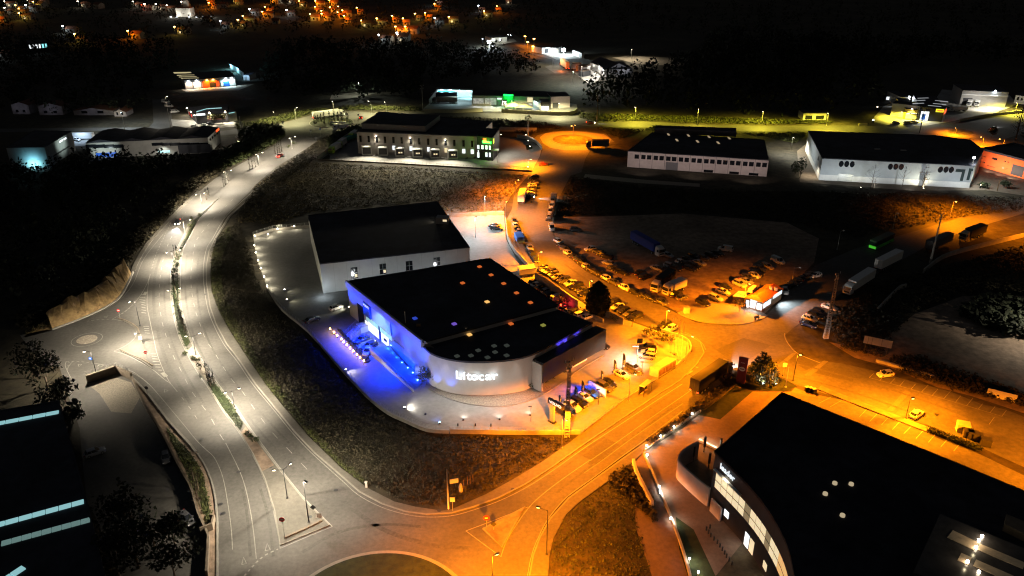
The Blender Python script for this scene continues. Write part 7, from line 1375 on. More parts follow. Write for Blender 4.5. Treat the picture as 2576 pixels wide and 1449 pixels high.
row([(1366, 678), (1375, 683), (1384, 688), (1393, 694), (1402, 701), (1418, 709), (1435, 716), (1451, 725), (1463, 734), (1472, 742)], -90, 27, [(H, 'black'), (S, 'grey'), (E, 'black'), (H, 'grey'), (H, 'beige'), (O, 'grey'), (S, 'white'), (O, 'black'), (H, 'grey'), (E, 'black')], '%s %s, %s from the sodium lamp in the angled row above the retaining wall', 'angled cars above the retaining wall')
row([(1542, 766), (1553, 776), (1569, 785), (1585, 793), (1599, 801)], -90, 30, [(O, 'black'), (S, 'silver'), (H, 'black'), (E, 'grey'), (O, 'black')], '%s %s, %s after the dark cypress in the angled row by the street', 'angled cars right of the cypress')
row([(1344, 714), (1352, 720), (1362, 727), (1375, 736), (1388, 745), (1402, 755)], 90, -30, [(H, 'black'), (S, 'white'), (O, 'grey'), (H, 'silver'), (E, 'black'), (VN, 'white')], '%s %s, %s from the white hut in the sunken parking', 'cars in the sunken parking')
row([(1420, 781), (1433, 786), (1447, 790), (1461, 795), (1479, 801)], 90, -30, [(S, 'black'), (H, 'silver'), (O, 'black'), (E, 'white'), (H, 'white')], '%s %s, %s from the red-lit wall in the sunken parking', 'cars by the red-lit wall')
row([(1405, 611), (1413, 622), (1422, 631), (1430, 641), (1444, 650), (1455, 657), (1466, 665), (1477, 676), (1488, 683), (1499, 689), (1511, 693), (1526, 704), (1545, 714), (1571, 728), (1600, 741), (1618, 747), (1637, 755), (1665, 764)], 75, 36, [(H, 'white'), (S, 'black'), (E, 'grey'), (H, 'silver'), (S, 'black'), (H, 'navy'), (O, 'black'), (H, 'silver'), (S, 'black'), (H, 'grey'), (E, 'black'), (H, 'white'), (S, 'grey'), (H, 'white'), (O, 'black'), (S, 'black'), (E, 'black'), (H, 'grey')], '%s %s, %s down the line parked along the dirt lot kerb', 'cars along the dirt lot kerb')
car(1388, 577, 10, 30, VN, 'white', 'white van parked alone at the head of the dirt lot kerb', 'parked vans')
row([(1343, 451), (1341, 464), (1338, 471), (1336, 478), (1335, 485), (1333, 492)], -20, 4, [(O, 'black'), (S, 'silver'), (H, 'white'), (E, 'grey'), (H, 'silver'), (S, 'white')], '%s %s, %s down the stacked row by the sodium-lit verge', 'cars on the sodium-lit verge')
car(1329, 499, 40, 1, S, 'black', 'dark car with lit headlights shining across the street', 'cars under way', 'front', beam=9000)
car(1367, 416, 60, -4, H, 'red', 'reddish car parked alone below the roundabout')
row([(1294, 560), (1297, 571), (1299, 581), (1306, 588), (1312, 596)], 8, 24, [(H, 'black'), (S, 'silver'), (E, 'black'), (H, 'grey'), (S, 'silver')], '%s %s, %s below the gate lamp along the curved wall', 'cars along the curved wall')
row([(1333, 627), (1340, 645), (1347, 656)], 22, 38, [(H, 'silver'), (E, 'black'), (S, 'navy')], '%s %s, %s past the blue container on the street', 'cars past the blue container')
row([(1246, 572), (1250, 578)], 60, 3, [(S, 'black'), (E, 'black')], '%s %s, %s of two beside the warehouse yard gate', 'cars by the yard gate')
# dirt car park
car(1485, 630, -100, 12, H, 'white', 'white hatchback facing the kerb at the head of the dirt lot', 'cars in the dirt lot')
row([(1503, 637), (1514, 643), (1526, 650), (1532, 666), (1542, 677), (1553, 683), (1565, 689)], -80, -22, [(E, 'black'), (S, 'black'), (O, 'black'), (S, 'silver'), (H, 'grey'), (E, 'black'), (S, 'black')], '%s %s, %s from the white hatchback in the dirt lot row', 'cars in the dirt lot')
car(1448, 581, 60, 4, H, 'grey', 'dark grey hatchback alone on the bare dirt', 'cars in the dirt lot')
car(1680, 646, 60, 22, H, 'silver', 'silver hatchback behind the blue lorry', 'cars in the dirt lot')
row([(1653, 679), (1666, 683), (1686, 673), (1698, 679), (1713, 664), (1724, 668)], 70, 25, [(S, 'silver'), (H, 'black'), (E, 'silver'), (S, 'black'), (H, 'white'), (S, 'black')], '%s %s, %s in the dim cluster before the white-cab lorry', 'cars in the dim cluster')
row([(1731, 655), (1738, 668), (1735, 680), (1749, 674), (1759, 665), (1745, 650), (1771, 653), (1789, 647), (1804, 641)], 60, 20, [(H, 'black'), (S, 'grey'), (E, 'black'), (H, 'black'), (S, 'silver'), (O, 'black'), (H, 'grey'), (E, 'black'), (S, 'black')], '%s %s, %s in the bluish glinting group below the lone van', 'cars in the glinting group')
car(1824, 631, -90, -14, VN, 'white', 'white van at the far end of the dirt lot', 'parked vans')
row([(1621, 700), (1609, 690), (1700, 745), (1715, 752)], 70, -30, [(O, 'black'), (S, 'black'), (O, 'black'), (H, 'grey')], '%s %s, %s around the two lorries in the dirt lot', 'cars around the lorries')
# kiosk rows
row([(1956, 661), (1929, 674), (1911, 679), (1903, 690), (1897, 697), (1881, 702), (1877, 711), (1860, 719), (1826, 727), (1818, 738), (1800, 754), (1768, 766)], 90, 38, [(VN, 'white'), (E, 'beige'), (S, 'grey'), (S, 'black'), (H, 'white'), (E, 'grey'), (S, 'silver'), (O, 'silver'), (H, 'black'), (S, 'white'), (E, 'silver'), (O, 'black')], '%s %s, %s down the line beside the kiosk', 'cars beside the kiosk')
row([(1991, 720), (2000, 713), (2010, 706), (2024, 701), (2034, 695), (2052, 697)], -90, 20, [(S, 'black'), (E, 'black'), (H, 'black'), (E, 'taxi'), (S, 'taxi'), (H, 'white')], '%s %s, %s from the kiosk along the side street', 'cars along the side street')
car(1974, 736, 20, 45, H, 'white', 'white hatchback parked close behind the lit kiosk wall', 'cars along the side street')
row([(2086, 777), (2062, 792), (2051, 798), (2036, 806), (2033, 820)], 80, 28, [(S, 'white'), (O, 'black'), (E, 'black'), (H, 'white'), (S, 'navy')], '%s %s, %s down the group below the concrete mast', 'cars below the concrete mast')
row([(1671, 823), (1687, 831)], -80, 36, [(O, 'black'), (H, 'white')], '%s %s, %s of two angled by the corner garden', 'cars by the corner garden')
# dealership display
dz = Z6(1920, 1260)
for k, (x, y, kd, cl, lb) in enumerate(((775, 1180, E, 'black', 'black display estate nearest the lit post sign'), (905, 1095, O, 'white', 'white display off-roader second from the lit post sign'), (1005, 1035, E, 'black', 'black display estate third from the lit post sign'), (1095, 950, C, 'white', 'white display coupe beside the blue-washed car'), (1200, 890, E, 'blue', 'car washed blue before the promotional panel'), (1450, 740, S, 'black', 'black display saloon behind the promotional panel'), (1390, 800, O, 'grey', 'dark car partly hidden by the promotional panel'), (1655, 610, C, 'white', 'white display car on the rust-coloured patch'), (1835, 505, E, 'grey', 'grey display car with reddish tail nearest the slatted store'))):
    car(*dz(x, y), 110, 58, kd, cl, lb, 'display cars before the dealership')
car(*dz(2040, 205), -100, -4, O, 'black', 'glossy black display car under the square-panel mast', 'display cars before the dealership'); car(*dz(2030, 330), -100, -16, E, 'silver', 'silver display estate below the glossy black car', 'display cars before the dealership')
car(*dz(2060, 275), -100, -12, H, 'white', 'white display hatchback tucked between black and silver cars', 'display cars before the dealership')
car(*dz(1350, 165), 90, 34, S, 'black', 'black saloon emerging beyond the dark canopy corner', 'cars at the dealership')
car(*za(310, 800), -110, 52, C, 'blue', 'blue-lit car nearer the entrance stair', 'display cars at the blue entrance'); car(*za(425, 900), -110, 52, E, 'navy', 'blue-lit car nearer the entrance ramp', 'display cars at the blue entrance'); car(*za(395, 985), -30, 50, H, 'silver', 'silver car nose against the ramp end', 'display cars at the blue entrance')
car(846, 778, 80, -26, H, 'white', 'white car caught in a lamp beam behind the entrance', 'cars at the dealership'); car(785, 809, 60, -20, S, 'black', 'dark car at the dim end of the blue forecourt', 'cars at the dealership')
car(240, 1143, 60, -20, H, 'silver', 'pale hatchback alone in the sunken yard', 'cars in the sunken yard'); car(418, 1157, 10, 60, H, 'grey', 'grey car parked against the sunken yard wall', 'cars in the sunken yard'); car(470, 1310, 30, 30, S, 'grey', 'dim car behind the dark trees in the sunken yard', 'cars in the sunken yard')
car(2304, 1047, 40, -28, H, 'white', 'white hatchback driving away on the wide sodium-lit road', 'cars on the wide road'); car(2226, 946, -60, 8, H, 'white', 'white car at the start of the marked bays', 'cars on the wide road')
car(447, 563, -18, 52, S, 'black', 'oncoming car with blazing headlights on the dual carriageway', 'cars under way', 'front', beam=7000)
car(705, 394, 60, -38, S, 'red', 'red car heading away on the dual carriageway', 'cars under way', 'rear', beam=2500); car(908, 298, 6, -30, H, 'red', 'red car with lit tail lights leaving the far roundabout', 'cars under way', 'rear', beam=6000)
car(1688 + 3, 287.5, 60, 1, S, 'red', 'red car on the yellow-lit upper road', 'cars under way', 'rear') if False else None
car(1486, 311, 60, 2, S, 'taxi', 'car under way by the end of the cream wall', 'cars under way', 'front', beam=3000)
car(2500, 325, 60, -20, S, 'red', 'red car with lit tail lights near the oval traffic island', 'cars under way', 'rear'); car(2572, 340, 20, 30, H, 'beige', 'pale car parked beside the far right tree')
c3 = lambda x, y: (1717.3 + x / 3, y / 3)
for x, y, kd, cl, lb in ((1610, 935, H, 'silver', 'silver hatchback before the yellow workshop'), (1700, 938, O, 'beige', 'golden off-roader before the yellow workshop'), (1745, 930, E, 'beige', 'golden estate beside the off-roader at the yellow workshop'), (2060, 838, VN, 'white', 'white van on the pale garage yard')): car(*c3(x, y), 90, -3, kd, cl, lb, 'cars at the upper workshops')
zm = Z6(560, 240)
for x, y, kd, cl, hx, hy, lb in ((910, 918, S, 'grey', 60, -6, 'dark car before the floodlit restaurant'), (840, 945, H, 'white', 60, 4, 'pale car at the restaurant car park edge'), (690, 955, H, 'white', 60, 2, 'white car partly behind the dark warehouse roof'), (385, 735, VN, 'white', 60, -10, 'pale van parked beside the restaurant wing'), (250, 585, VN, 'white', 60, 4, 'upper pale van on the lane behind the tall lamp'), (300, 650, VN, 'white', 60, 4, 'lower pale van on the lane behind the tall lamp')): car(*zm(x, y), hx, hy, kd, cl, lb, 'cars at the restaurant')
car(195, 349.5 + 5, 30, 6, H, 'white', 'white car in the small bluish yard', 'cars at the restaurant')
# ------------------------------------------------------------------ lorries, vans with boxes, buses
def wheels(t, xs, w, r=.5):
    for x in xs:
        for s in (-1, 1): wo = MB().tube((x, s * (w - .28), r), (x, s * w, r), r, n=14).build('wheel', 'tyre', t); MB().tube((x, s * w, r), (x, s * (w + .02), r), r * .5, n=10).build('rim', 'steel', wo)
def lorry(px, py, hx, hy, label, box_len=13.2, box='wpaint', cab='white', cabd='wpaint', h=3.9, trailer=True, has_cab=True, lit=False, group='lorries', z=.03, beam=0, rz=None, roofm=None):
    # origin: middle of the box on the ground; +x forward
    t = empty('lorry' if has_cab else 'trailer', Vector((0, 0, 0)), label, 'lorry' if has_cab else 'trailer', group); hb = box_len / 2
    MB().box((0, 0, 1.15), box_len, 2.5, h - 1.15).build('cargo_box', box, t)
    if roofm: MB().box((0, 0, h + .01), box_len - .1, 2.4, .05).build('box_roof', roofm, t)
    MB().box((0, 0, .75), box_len - .2, 1.1, .4).build('chassis', 'darksteel', t)
    mb = MB(); [mb.tube((-hb - .02, s * .0, 1.3), (-hb - .02, s * .0, h - .15), .03, n=4) for s in (1,)]; mb.build('door_seam', 'darksteel', t)
    for s in (-1, 1): MB().box((-hb - .04, s * 1.0, .95), .1, .35, .18).build('tail_light', 'tail' if lit else 'redlens', t)
    wheels(t, (-hb + 1.6, -hb + 2.9, -hb + 4.2) if box_len > 9 else (-hb + 1.4,), 1.25)
    if has_cab:
        cx = hb + 1.65
        cb_ = MB(); loft(cb_, [plan(cx - 1.1, cx + 1.15, 1.22, .55, .55, .15), plan(cx - 1.1, cx + 1.2, 1.25, 1.7, 1.7, .15), plan(cx - 1.1, cx + 1.0, 1.22, 2.75, 2.75, .2), plan(cx - 1.05, cx + .6, 1.1, 3.45, 3.15, .25)]); co_ = cb_.build('cab', PAINT[cab], t)
        MB().add([(cx + 1.23, -1.1, 1.75), (cx + 1.23, 1.1, 1.75), (cx + 1.05, 1.05, 2.7), (cx + 1.05, -1.05, 2.7)], [(0, 1, 2, 3)]).build('windscreen', 'glass', co_)
        for s in (-1, 1):
            MB().add([(cx + .1, s * 1.265, 1.8), (cx + 1.0, s * 1.265, 1.8), (cx + .85, s * 1.245, 2.6), (cx + .1, s * 1.245, 2.6)], [(0, 1, 2, 3), (3, 2, 1, 0)]).build('side_window', 'glass', co_)
            MB().box((cx + 1.18, s * .9, .75), .12, .4, .25).build('headlight', 'headl' if beam else 'lens', co_); MB().box((cx + 1.0, s * 1.45, 2.0), .15, .25, .6).build('mirror', 'darksteel', co_)
        MB().box((cx + 1.2, 0, 1.0), .06, 1.6, .45).build('grille', 'darksteel', co_)
        wheels(t, (cx + .25,) if box_len < 9 else (cx + .25, hb - .9), 1.22)
        MB().box((hb + .3, 0, .7), 2.6, .9, .35).build('cab_chassis', 'darksteel', t)
    b = g(px, py); t.location = (b.x, b.y, z); t.rotation_euler.z = head(px, py, hx, hy) if rz is None else rz
    if beam:
        l = light('SPOT', Vector((hb + 3.0, 0, 1.0)), (1, .97, .92), beam, None, .1); l.data = l.data.copy(); l.data.spot_size = R(52); l.parent = t; l.rotation_euler = Vector((1, 0, -.11)).to_track_quat('-Z', 'Y').to_euler()
    return t
def mid(p, q): return ((p[0] + q[0]) / 2, (p[1] + q[1]) / 2, q[0] - p[0], q[1] - p[1])
NAVYBOX = pm('blue_tarpaulin', (.012, .035, .30), .6, .1, 1); BLK = pm('black_tarpaulin', (.012, .012, .015), .7, .1, 1)
lorry(*mid((1592, 607), (1650, 640)), 'blue-tarpaulined articulated lorry with a white cab in the dirt lot', box=NAVYBOX, cab='white')
lorry(*mid((1690, 705), (1655, 730)), 'dark-bodied lorry with a white cab beside the white box truck', 8.5, BLK, 'white')
lorry(*mid((1716, 726), (1690, 737)), 'white box truck with its nose to the dirt lot kerb', 5.6, 'wpaint', 'white', h=3.4)
lorry(*mid((2190, 703), (2138, 737)), 'white articulated lorry facing the junction on the side street', 13.2, 'wpaint', 'white')
lorry(*mid((2204, 684), (2260, 655)), 'white trailer seen from behind on the side street', 13.2, 'wpaint', has_cab=False)
lorry(*mid((2318, 640), (2400, 605)), 'dark trailer with a pale rear, further up the side street', 13.2, pm('dim_trailer', (.10, .09, .09), .7, .1, 1), has_cab=False)
lorry(*mid((2475, 588), (2425, 605)), 'dark lorry parked just below the lone sodium lamp', 9.5, BLK, 'beige')
lorry(*mid((1757, 985), (1805, 951)), 'dark articulated lorry heading up the sodium-lit road', 12.5, BLK, 'grey', lit=True, group='lorries under way', beam=26000, h=4.2)
lorry(*mid((792, 300), (850, 292)), 'pale articulated lorry rounding the cypress roundabout', 15, 'wpaint', 'white', lit=True, group='lorries under way', beam=3000)
lorry(*mid((876, 325), (854, 327)), 'small white lorry with amber lights at the roundabout exit', 5, 'wpaint', 'white', h=2.8, lit=True, group='lorries under way')
lorry(*mid((1308, 523), (1318, 489)), 'white camper-like box truck glowing in the sodium light', 8.5, 'wpaint', 'white', h=3.7)
lorry(*mid((1300, 600), (1312, 622)), 'blue skip-like container truck by the curved wall', 5.5, pm('blue_container', (.06, .16, .5), .6, .1, 1), has_cab=False, h=3.0)
lorry(*mid((1520, 372), (1500, 372)), 'dark lorry parked beside the bare roundabout', 8, BLK, 'black')
zdp = Z6(960, 360)
lorry(*mid(zdp(1240, 815), zdp(1190, 845)), 'white lorry with a lime cab, nearer the lawn corner of the depot', 6.5, 'wpaint', 'lime', h=3.6, group='depot lorries'); lorry(*mid(zdp(1330, 745), zdp(1290, 775)), 'white lorry with a lime cab, beside the green container', 5.5, 'wpaint', 'lime', h=3.6, group='depot lorries')
lorry(*mid(zdp(1400, 690), zdp(1450, 670)), 'long green container in the depot yard', 9, pm('green_container', (.03, .25, .18), .6, .1, 1), has_cab=False, h=2.7, group='depot lorries'); lorry(*mid(zdp(1505, 625), zdp(1480, 640)), 'lime lorry half hidden by the depot corner', 5, 'wpaint', 'lime', h=3.5, group='depot lorries')
lorry(*mid(zw(420, 590), zw(200, 590)), 'grey tanker lorry parked before the cyan hangar, nearer the road', 12, 'conc_dark', 'grey', h=3.6, group='hangar lorries'); lorry(*mid(zw(420, 520), zw(180, 520)), 'dark lorry parked before the cyan hangar, further in', 13, BLK, 'grey', h=3.6, group='hangar lorries')
lorry(*mid(zw(790, 575), zw(790, 600)), 'white lorry with lit lamps in the first workshop bay', 6, 'wpaint', 'white', h=3.6, group='hangar lorries', beam=800)
zc = Z6(1760, 120)
lorry(*mid(zc(1480, 570), zc(1400, 520)), 'tall orange-lit lorry on the far bend', 15, pm('pale_curtain_side', (.5, .33, .15), .7, .1, 1), 'red', h=5.5, lit=True, group='far lorries'); light('POINT', g(*zc(1390, 590)) + Vector((0, 0, 1.5)), (1, .18, .02), 3500, None, .3)
zu = Z6(3200, 240)
for x, lb in ((1755, 'first'), (1870, 'second')): lorry(*mid(zu(x + 15, 600), zu(x - 15, 640)), 'white lorry cab and body before the big garage, %s along' % lb, 6, 'wpaint', 'white', h=3.6, group='garage lorries')
lorry(*mid(zu(1680, 720), zu(1500, 715)), 'long white box van on the pale garage yard', 8, 'wpaint', 'white', h=3.0, group='garage lorries')
# car transporter with its load
zs_ = Z6(1920, 560); a_, b_ = g(*zs_(555, 1115)), g(*zs_(625, 780)); d_ = (b_ - a_); rz = math.atan2(d_.y, d_.x)
t = empty('car_transporter', (a_ + b_) / 2, 'long car transporter standing along the street with white cars aboard', 'lorry', 'lorries'); ln = d_.length
WLt = WL[t]; WL[t] = Vector()
MB().box((0, 0, .9), ln, 2.4, .25).build('deck', 'darksteel', t); mb = MB()
for f in (-.45, -.2, .05, .3, .48): mb.box((ln * f, 1.1, 1.1), .15, .12, 1.9); mb.box((ln * f, -1.1, 1.1), .15, .12, 1.9)
mb.build('frame_post', 'steel', t); wheels(t, (-ln * .3, -ln * .22, ln * .3), 1.2)
cbm = MB(); loft(cbm, [plan(ln / 2, ln / 2 + 2.3, 1.2, .5, .5, .15), plan(ln / 2, ln / 2 + 2.3, 1.22, 1.7, 1.7, .15), plan(ln / 2 + .1, ln / 2 + 1.9, 1.15, 2.9, 2.8, .2)]); cbm.build('cab', PAINT['white'], t); t.rotation_euler.z = rz
for k, f in enumerate((.12, .36, .60, .85)): q = a_.lerp(b_, f); px, py = proj(q); car(px, py, 0, 0, (H, S, H, VN)[k], 'white' if k != 1 else 'silver', 'pale car carried on the transporter, %s from its tail' % ordw(k + 1), 'cars on the transporter', rz=rz, z=1.18)
# bus
b = mid((2192, 629), (2240, 606)); t = empty('bus', Vector(), 'green and black bus parked in the dark lorry park', 'bus')
MB().box((0, 0, .35), 12, 2.5, 1.15).build('lower_body', PAINT['green'], t); MB().box((0, 0, 1.5), 11.9, 2.46, 1.2).build('glazing', 'glass', t); MB().box((0, 0, 2.7), 12, 2.5, .5).build('roof', 'darksteel', t); wheels(t, (-3.6, 3.6), 1.25); MB().box((-6.02, 0, .5), .06, 2.3, .8).build('front_panel', pm('lit_green_panel', (.1, .6, .05), .5, 0, emit=(.12, 1, .06), es=.35), t)
q = g(b[0], b[1]); t.location = (q.x, q.y, .03); t.rotation_euler.z = head(*b)
light('SPOT', q + Vector((-9, -5, 5)), (.3, 1, .3), 500, None, .3, (1, .6, -.4), 60, .8)
light('POINT', g(1426, 776) + Vector((-.5, .5, 1.6)), (1, .03, .05), 260, None, .2)
b = g(*z2(735, 1060)); t = empty('red_lamp', b, 'small red lamp glowing against the low garden wall', 'lamp'); MB().tube(b, b + Vector((0, 0, 1.5)), .08, n=6).build('post', 'darksteel', t); MB().box(b + Vector((0, 0, 1.5)), .35, .35, .35).build('lens', 'tail', t)
# ================================================================== VEGETATION
tree('cypress', 1503, 792, hgt(1503, 792, 712), 3.7, 'big dark flame-shaped cypress by the sodium-lit street', 'tree', None, 'cyp_leaf', 3600, .8, .03, 'flame')
tree('conifer', 1917, 955, hgt(1917, 955, 886), 4.4, 'conifer beside the maroon totem, floodlit from below', 'tree', None, 'leaf_dark', 3000, .55, .04, 'cone')
tree('small_tree', 1074, 968, hgt(1074, 968, 922), 2.3, 'small round tree at the foot of the ramp', 'tree', None, 'leaf_olive', 700, .4, .2)
tree('small_tree', 1590, 822, 3.5, 1.2, 'thin small tree beside the angled cars', 'tree', None, 'leaf_olive', 90, .35, .4)
for k, (x, y, h, r) in enumerate(((1627, 845, 2.2, 1.4), (1640, 841, 2.6, 1.8), (1652, 850, 2.0, 1.6), (1664, 858, 1.8, 1.6), (1676, 853, 1.7, 1.4), (1690, 860, 1.4, 1.2))): tree('garden_shrub', x, y, h, r, 'rounded shrub in the walled corner garden, %s from the lit screen' % ordw(k + 1), 'shrub', 'corner garden shrubs', 'leaf', 160, .4, .1)
for k, (x, y, h, r) in enumerate(((1332, 974, 1.8, 1.3), (1357, 966, 1.7, 1.2), (1465, 897, 1.5, .9), (1476, 893, 1.4, .8))): tree('wall_shrub', x, y, h, r, 'clipped shrub along the curved wall base, %s from the big letters' % ordw(k + 1), 'shrub', 'shrubs at the wall base', 'leaf', 150, .35, .1)
for k, (x, y, h, r) in enumerate(((1372, 960, 1.0, 1.2), (1385, 953, 1.0, 1.3), (1398, 945, 1.0, 1.3), (1412, 938, 1.0, 1.2))): tree('low_shrub', x, y, h, r, 'low dark shrub under the canopy block, %s from the wing wall' % ordw(k + 1), 'shrub', 'shrubs under the canopy', 'leaf_dark', 110, .4, .1)
for k, (x, y, h, r) in enumerate(((1418, 770, 3.2, 1.9), (1428, 768, 3.4, 2.0), (1455, 783, 1.4, 1.2), (1462, 787, 1.3, 1.1), (1474, 790, 1.5, 1.3))): tree('terrace_shrub', x, y, h, r, 'bushy shrub above the sunken parking, %s from the retaining wall' % ordw(k + 1), 'shrub', 'terrace shrubs', 'leaf_olive', 170, .45, .1)
tree('terrace_shrub', 1548, 808, 1.9, 1.7, 'dark shrub behind the short pale wall', 'shrub', None, 'leaf_dark', 200, .4, .1)
# median cypresses
i = 0
for x, y, h, s in ((441, 650, 4.2, 'a'), (449, 655, 4.0, 'a'), (446, 645, 3.5, 'a'), (437, 712, 3.5, 'b'), (441, 728, 4.0, 'b'), (443, 740, 3.7, 'b'), (448, 760, 3.3, 'b'), (452, 800, 4, 'b'), (456, 812, 4, 'b'), (461, 823, 4.2, 'b'), (466, 838, 4, 'b'), (472, 850, 3.6, 'b'), (523, 960, 4.8, 'c'), (528, 966, 4.8, 'c'), (533, 968, 4.5, 'c'), (540, 972, 4.2, 'c'), (531, 975, 3.2, 'c'), (563, 470, 4, 'd'), (568, 466, 4, 'd'), (520, 503, 4, 'd'), (526, 497, 3.5, 'd'), (575, 455, 3.6, 'd'), (629, 427, 5, 'e'), (636, 424, 5, 'e'), (643, 421, 5, 'e'), (650, 417, 4.5, 'e'), (693, 388, 5, 'f'), (699, 386, 5, 'f'), (704, 385, 5, 'f'), (709, 382, 5, 'f')):
    i += 1
    tree('cypress', x, y, h * 1.15, .38 if y > 600 else .5, 'thin dark cypress on the planted median, %s up from the near end of its line' % ordw(i), 'tree', 'thin median cypresses', 'cyp_leaf', 110, .3, .02, 'flame')
for k, (x, y, h, r) in enumerate(((443, 675, 1.6, .9), (441, 690, 1.8, .9), (446, 668, 1.2, .7), (468, 893, 1.2, .8), (487, 905, 1.4, .8), (499, 912, 1.4, .9), (505, 932, 2.0, 1.2), (501, 548, 1.8, 1.0), (478, 575, 2.2, 1.0), (484, 560, 2.4, 1.0), (726, 372, 1.5, 1.2), (740, 363, 1.5, 1.2), (645, 1110, .7, .8), (632, 1100, .7, .7), (622, 1092, .7, .8))): tree('median_shrub', x, y, h, r, 'leafy shrub on the planted median, %s in the list from the chevrons outward' % ordw(k + 1) if False else 'leafy shrub on the planted median, %s of those scattered along it' % ordw(k + 1), 'shrub', 'median shrubs', 'leaf', 130, .32, .15)
# roundabout cypresses
zr2 = Z6(960, 360)
for k, (x, y, y2) in enumerate(((885, 425, 265), (910, 425, 300), (940, 400, 285), (985, 390, 265), (1035, 425, 240), (1110, 390, 225), (1145, 405, 300), (1180, 390, 190), (1240, 375, 240), (1290, 360, 250), (1305, 370, 245), (1378, 360, 245))): p_ = zr2(x, y); tree('cypress', *p_, max(4, hgt(*p_, zr2(x, y2)[1])), .8, 'slender cypress on the far roundabout, %s from its left end' % ordw(k + 1), 'tree', 'cypresses on the far roundabout', 'cyp_leaf', 140, .5, .02, 'flame')
b = g(*zr2(1240, 412)); t = empty('lettered_bed', b, 'white kerb with yellow flowers spelling on the far roundabout', 'flower bed'); MB().box(b, 8, 1.2, .8, .05).build('kerb_wall', 'wpaint', t); mb = MB()
for k in range(8): leaf_quads(mb, (b.x - 5 + k * 1.4, b.y + 3, .8), 14, .5, .8, .5, .4)
mb.build('flowers', pm('yellow_flowers', (.5, .38, .02), .8, .1, 1), t)
for k, (x, y, h) in enumerate(((2211 - 1.6 * 0, 473, 10), (2269, 472, 9), (2320, 470, 6), (2383, 460, 9), (2198, 474, 4))): p_ = (x - 19 if k == 0 else x, y); bare_tree(p_[0], p_[1], h, 'bare winter tree before the numbered warehouse, %s along' % ordw(k + 1), 'bare trees')
tree('yellow_leaved_tree', 2321, 474, 9, 2.2, 'tree with orange leaves uplit before the numbered warehouse', 'tree', None, pm('autumn_leaf', (.16, .08, .02), .8, .4, 1), 110, .5, .15); flood(2323, 476, 2600, (1, .95, .7), 'ground light at the foot of the orange-leaved tree', (0, .6, 1), 'lamp_warm', 150, group='warehouse ground lights'); flood(2165, 474, 1300, (1, 1, .8), 'ground light on the grass before the numbered warehouse', (0, .5, .8), 'lamp_warm', 160, group='warehouse ground lights'); flood(2465, 474, 2200, (1, 1, .75), 'ground light beside the round clipped bush', (0, .1, 1), 'lamp_warm', 170, 1.4, group='warehouse ground lights')
for k, (x, y, h, r, lb) in enumerate(((2474, 472, 2.5, 2.6, 'lit round bush at the warehouse end'), (2525, 474, 3.5, 2.6, 'dark round bush behind the short post'), (2012, 448, 9, 2.6, 'dark bushy tree at the left end of the numbered warehouse'), (2000, 440, 6, 2.5, 'greenish bush below the bright corner lamp'), (2555, 350, 16, 6, 'large dim tree at the far right junction'), (2495, 345, 5, 3, 'low bush beside the oval traffic island'))): tree('garden_tree', x, y, h, r, lb, 'tree', None, 'leaf_dark', 360, .6, .15)
for k, (x, y) in enumerate(((955, 905), (1110, 900))): p_ = Z6(560, 240)(x, y); tree('clipped_tree', *p_, 5.5, 3.0, 'flat-topped clipped tree before the floodlit restaurant, %s' % ('nearer the corner' if k == 0 else 'nearer the annexe'), 'tree', 'clipped trees', 'leaf_olive', 420, .6, .45)
b = g(1328, 348); mb = MB(); hh2 = hgt(1328, 348, 293); t = empty('pole_vine', b + Vector((0, 0, hh2 - 2)), 'round bushy growth clinging to the top of the depot mast', 'plant'); leaf_quads(mb, (b.x, b.y, hh2 - 1), 160, 2.0, 2.0, 1.5, .5); mb.build('foliage', 'leaf_olive', t)
z2k = Z6(2560, 900); p_ = z2k(850, 1085); tree('small_tree', *p_, 4.5, 1.8, 'ragged small tree before the cafe lean-to', 'tree', None, 'leaf', 220, .4, .2)
# dark trees, lower left
for k, (x, y, h, r, sh, lb) in enumerate(((120, 975, 9, 4.2, 'round', 'large dark tree at the yard entrance'), (165, 1010, 7, 3.2, 'round', 'dark tree just below the large one at the yard entrance'), (150, 1050, 8, 3.4, 'round', 'dark tree by the workshop roof corner'), (185, 1065, 6, 2.6, 'round', 'small dark tree leaning over the workshop corner'), (85, 950, 9, 4, 'round', 'dark tree behind the large yard entrance tree'), (335, 1330, 11, 4.5, 'cone', 'tall dark pine in the sunken yard'), (300, 1350, 9, 4.2, 'round', 'dark tree left of the tall pine'), (390, 1380, 9, 4.6, 'round', 'dark tree right of the tall pine'), (440, 1370, 7, 3.6, 'round', 'dark tree against the sunken yard wall'), (350, 1430, 10, 5, 'round', 'dark tree below the tall pine'), (440, 1450, 8, 4.5, 'round', 'dark tree at the bottom of the sunken yard'), (300, 1450, 9, 4.5, 'round', 'dark tree at the end of the workshop roof'))): tree('dark_tree', x, y, h, r, lb, 'tree', None, 'woods', 620, .75, .12, sh)
for k, (x, y, h) in enumerate(((488, 1210, 4.5), (500, 1235, 4.5), (505, 1280, 5), (497, 1255, 4.2))): bare_tree(x, y, h, 'spindly bare sapling along the sunken yard wall, %s from the top' % ordw(k + 1), 'bare saplings')
b = g(522, 1335); t = empty('wall_angle', b, 'short L-shaped dark wall by the verge corner', 'wall'); MB().wall(gp([(505, 1345), (535, 1333), (541, 1312), (530, 1310)]), .35, 0, 1.6).build('wall_body', 'conc_dark', t)
b = g(922, 1227); t = empty('marker_post', b, 'small white marker post at the scrub edge', 'post'); MB().box(b, .35, .3, 1.3).build('post', 'wpaint', t); MB().box(b + Vector((0, 0, 1.3)), .5, .4, .2).build('cap', 'wpaint', t)
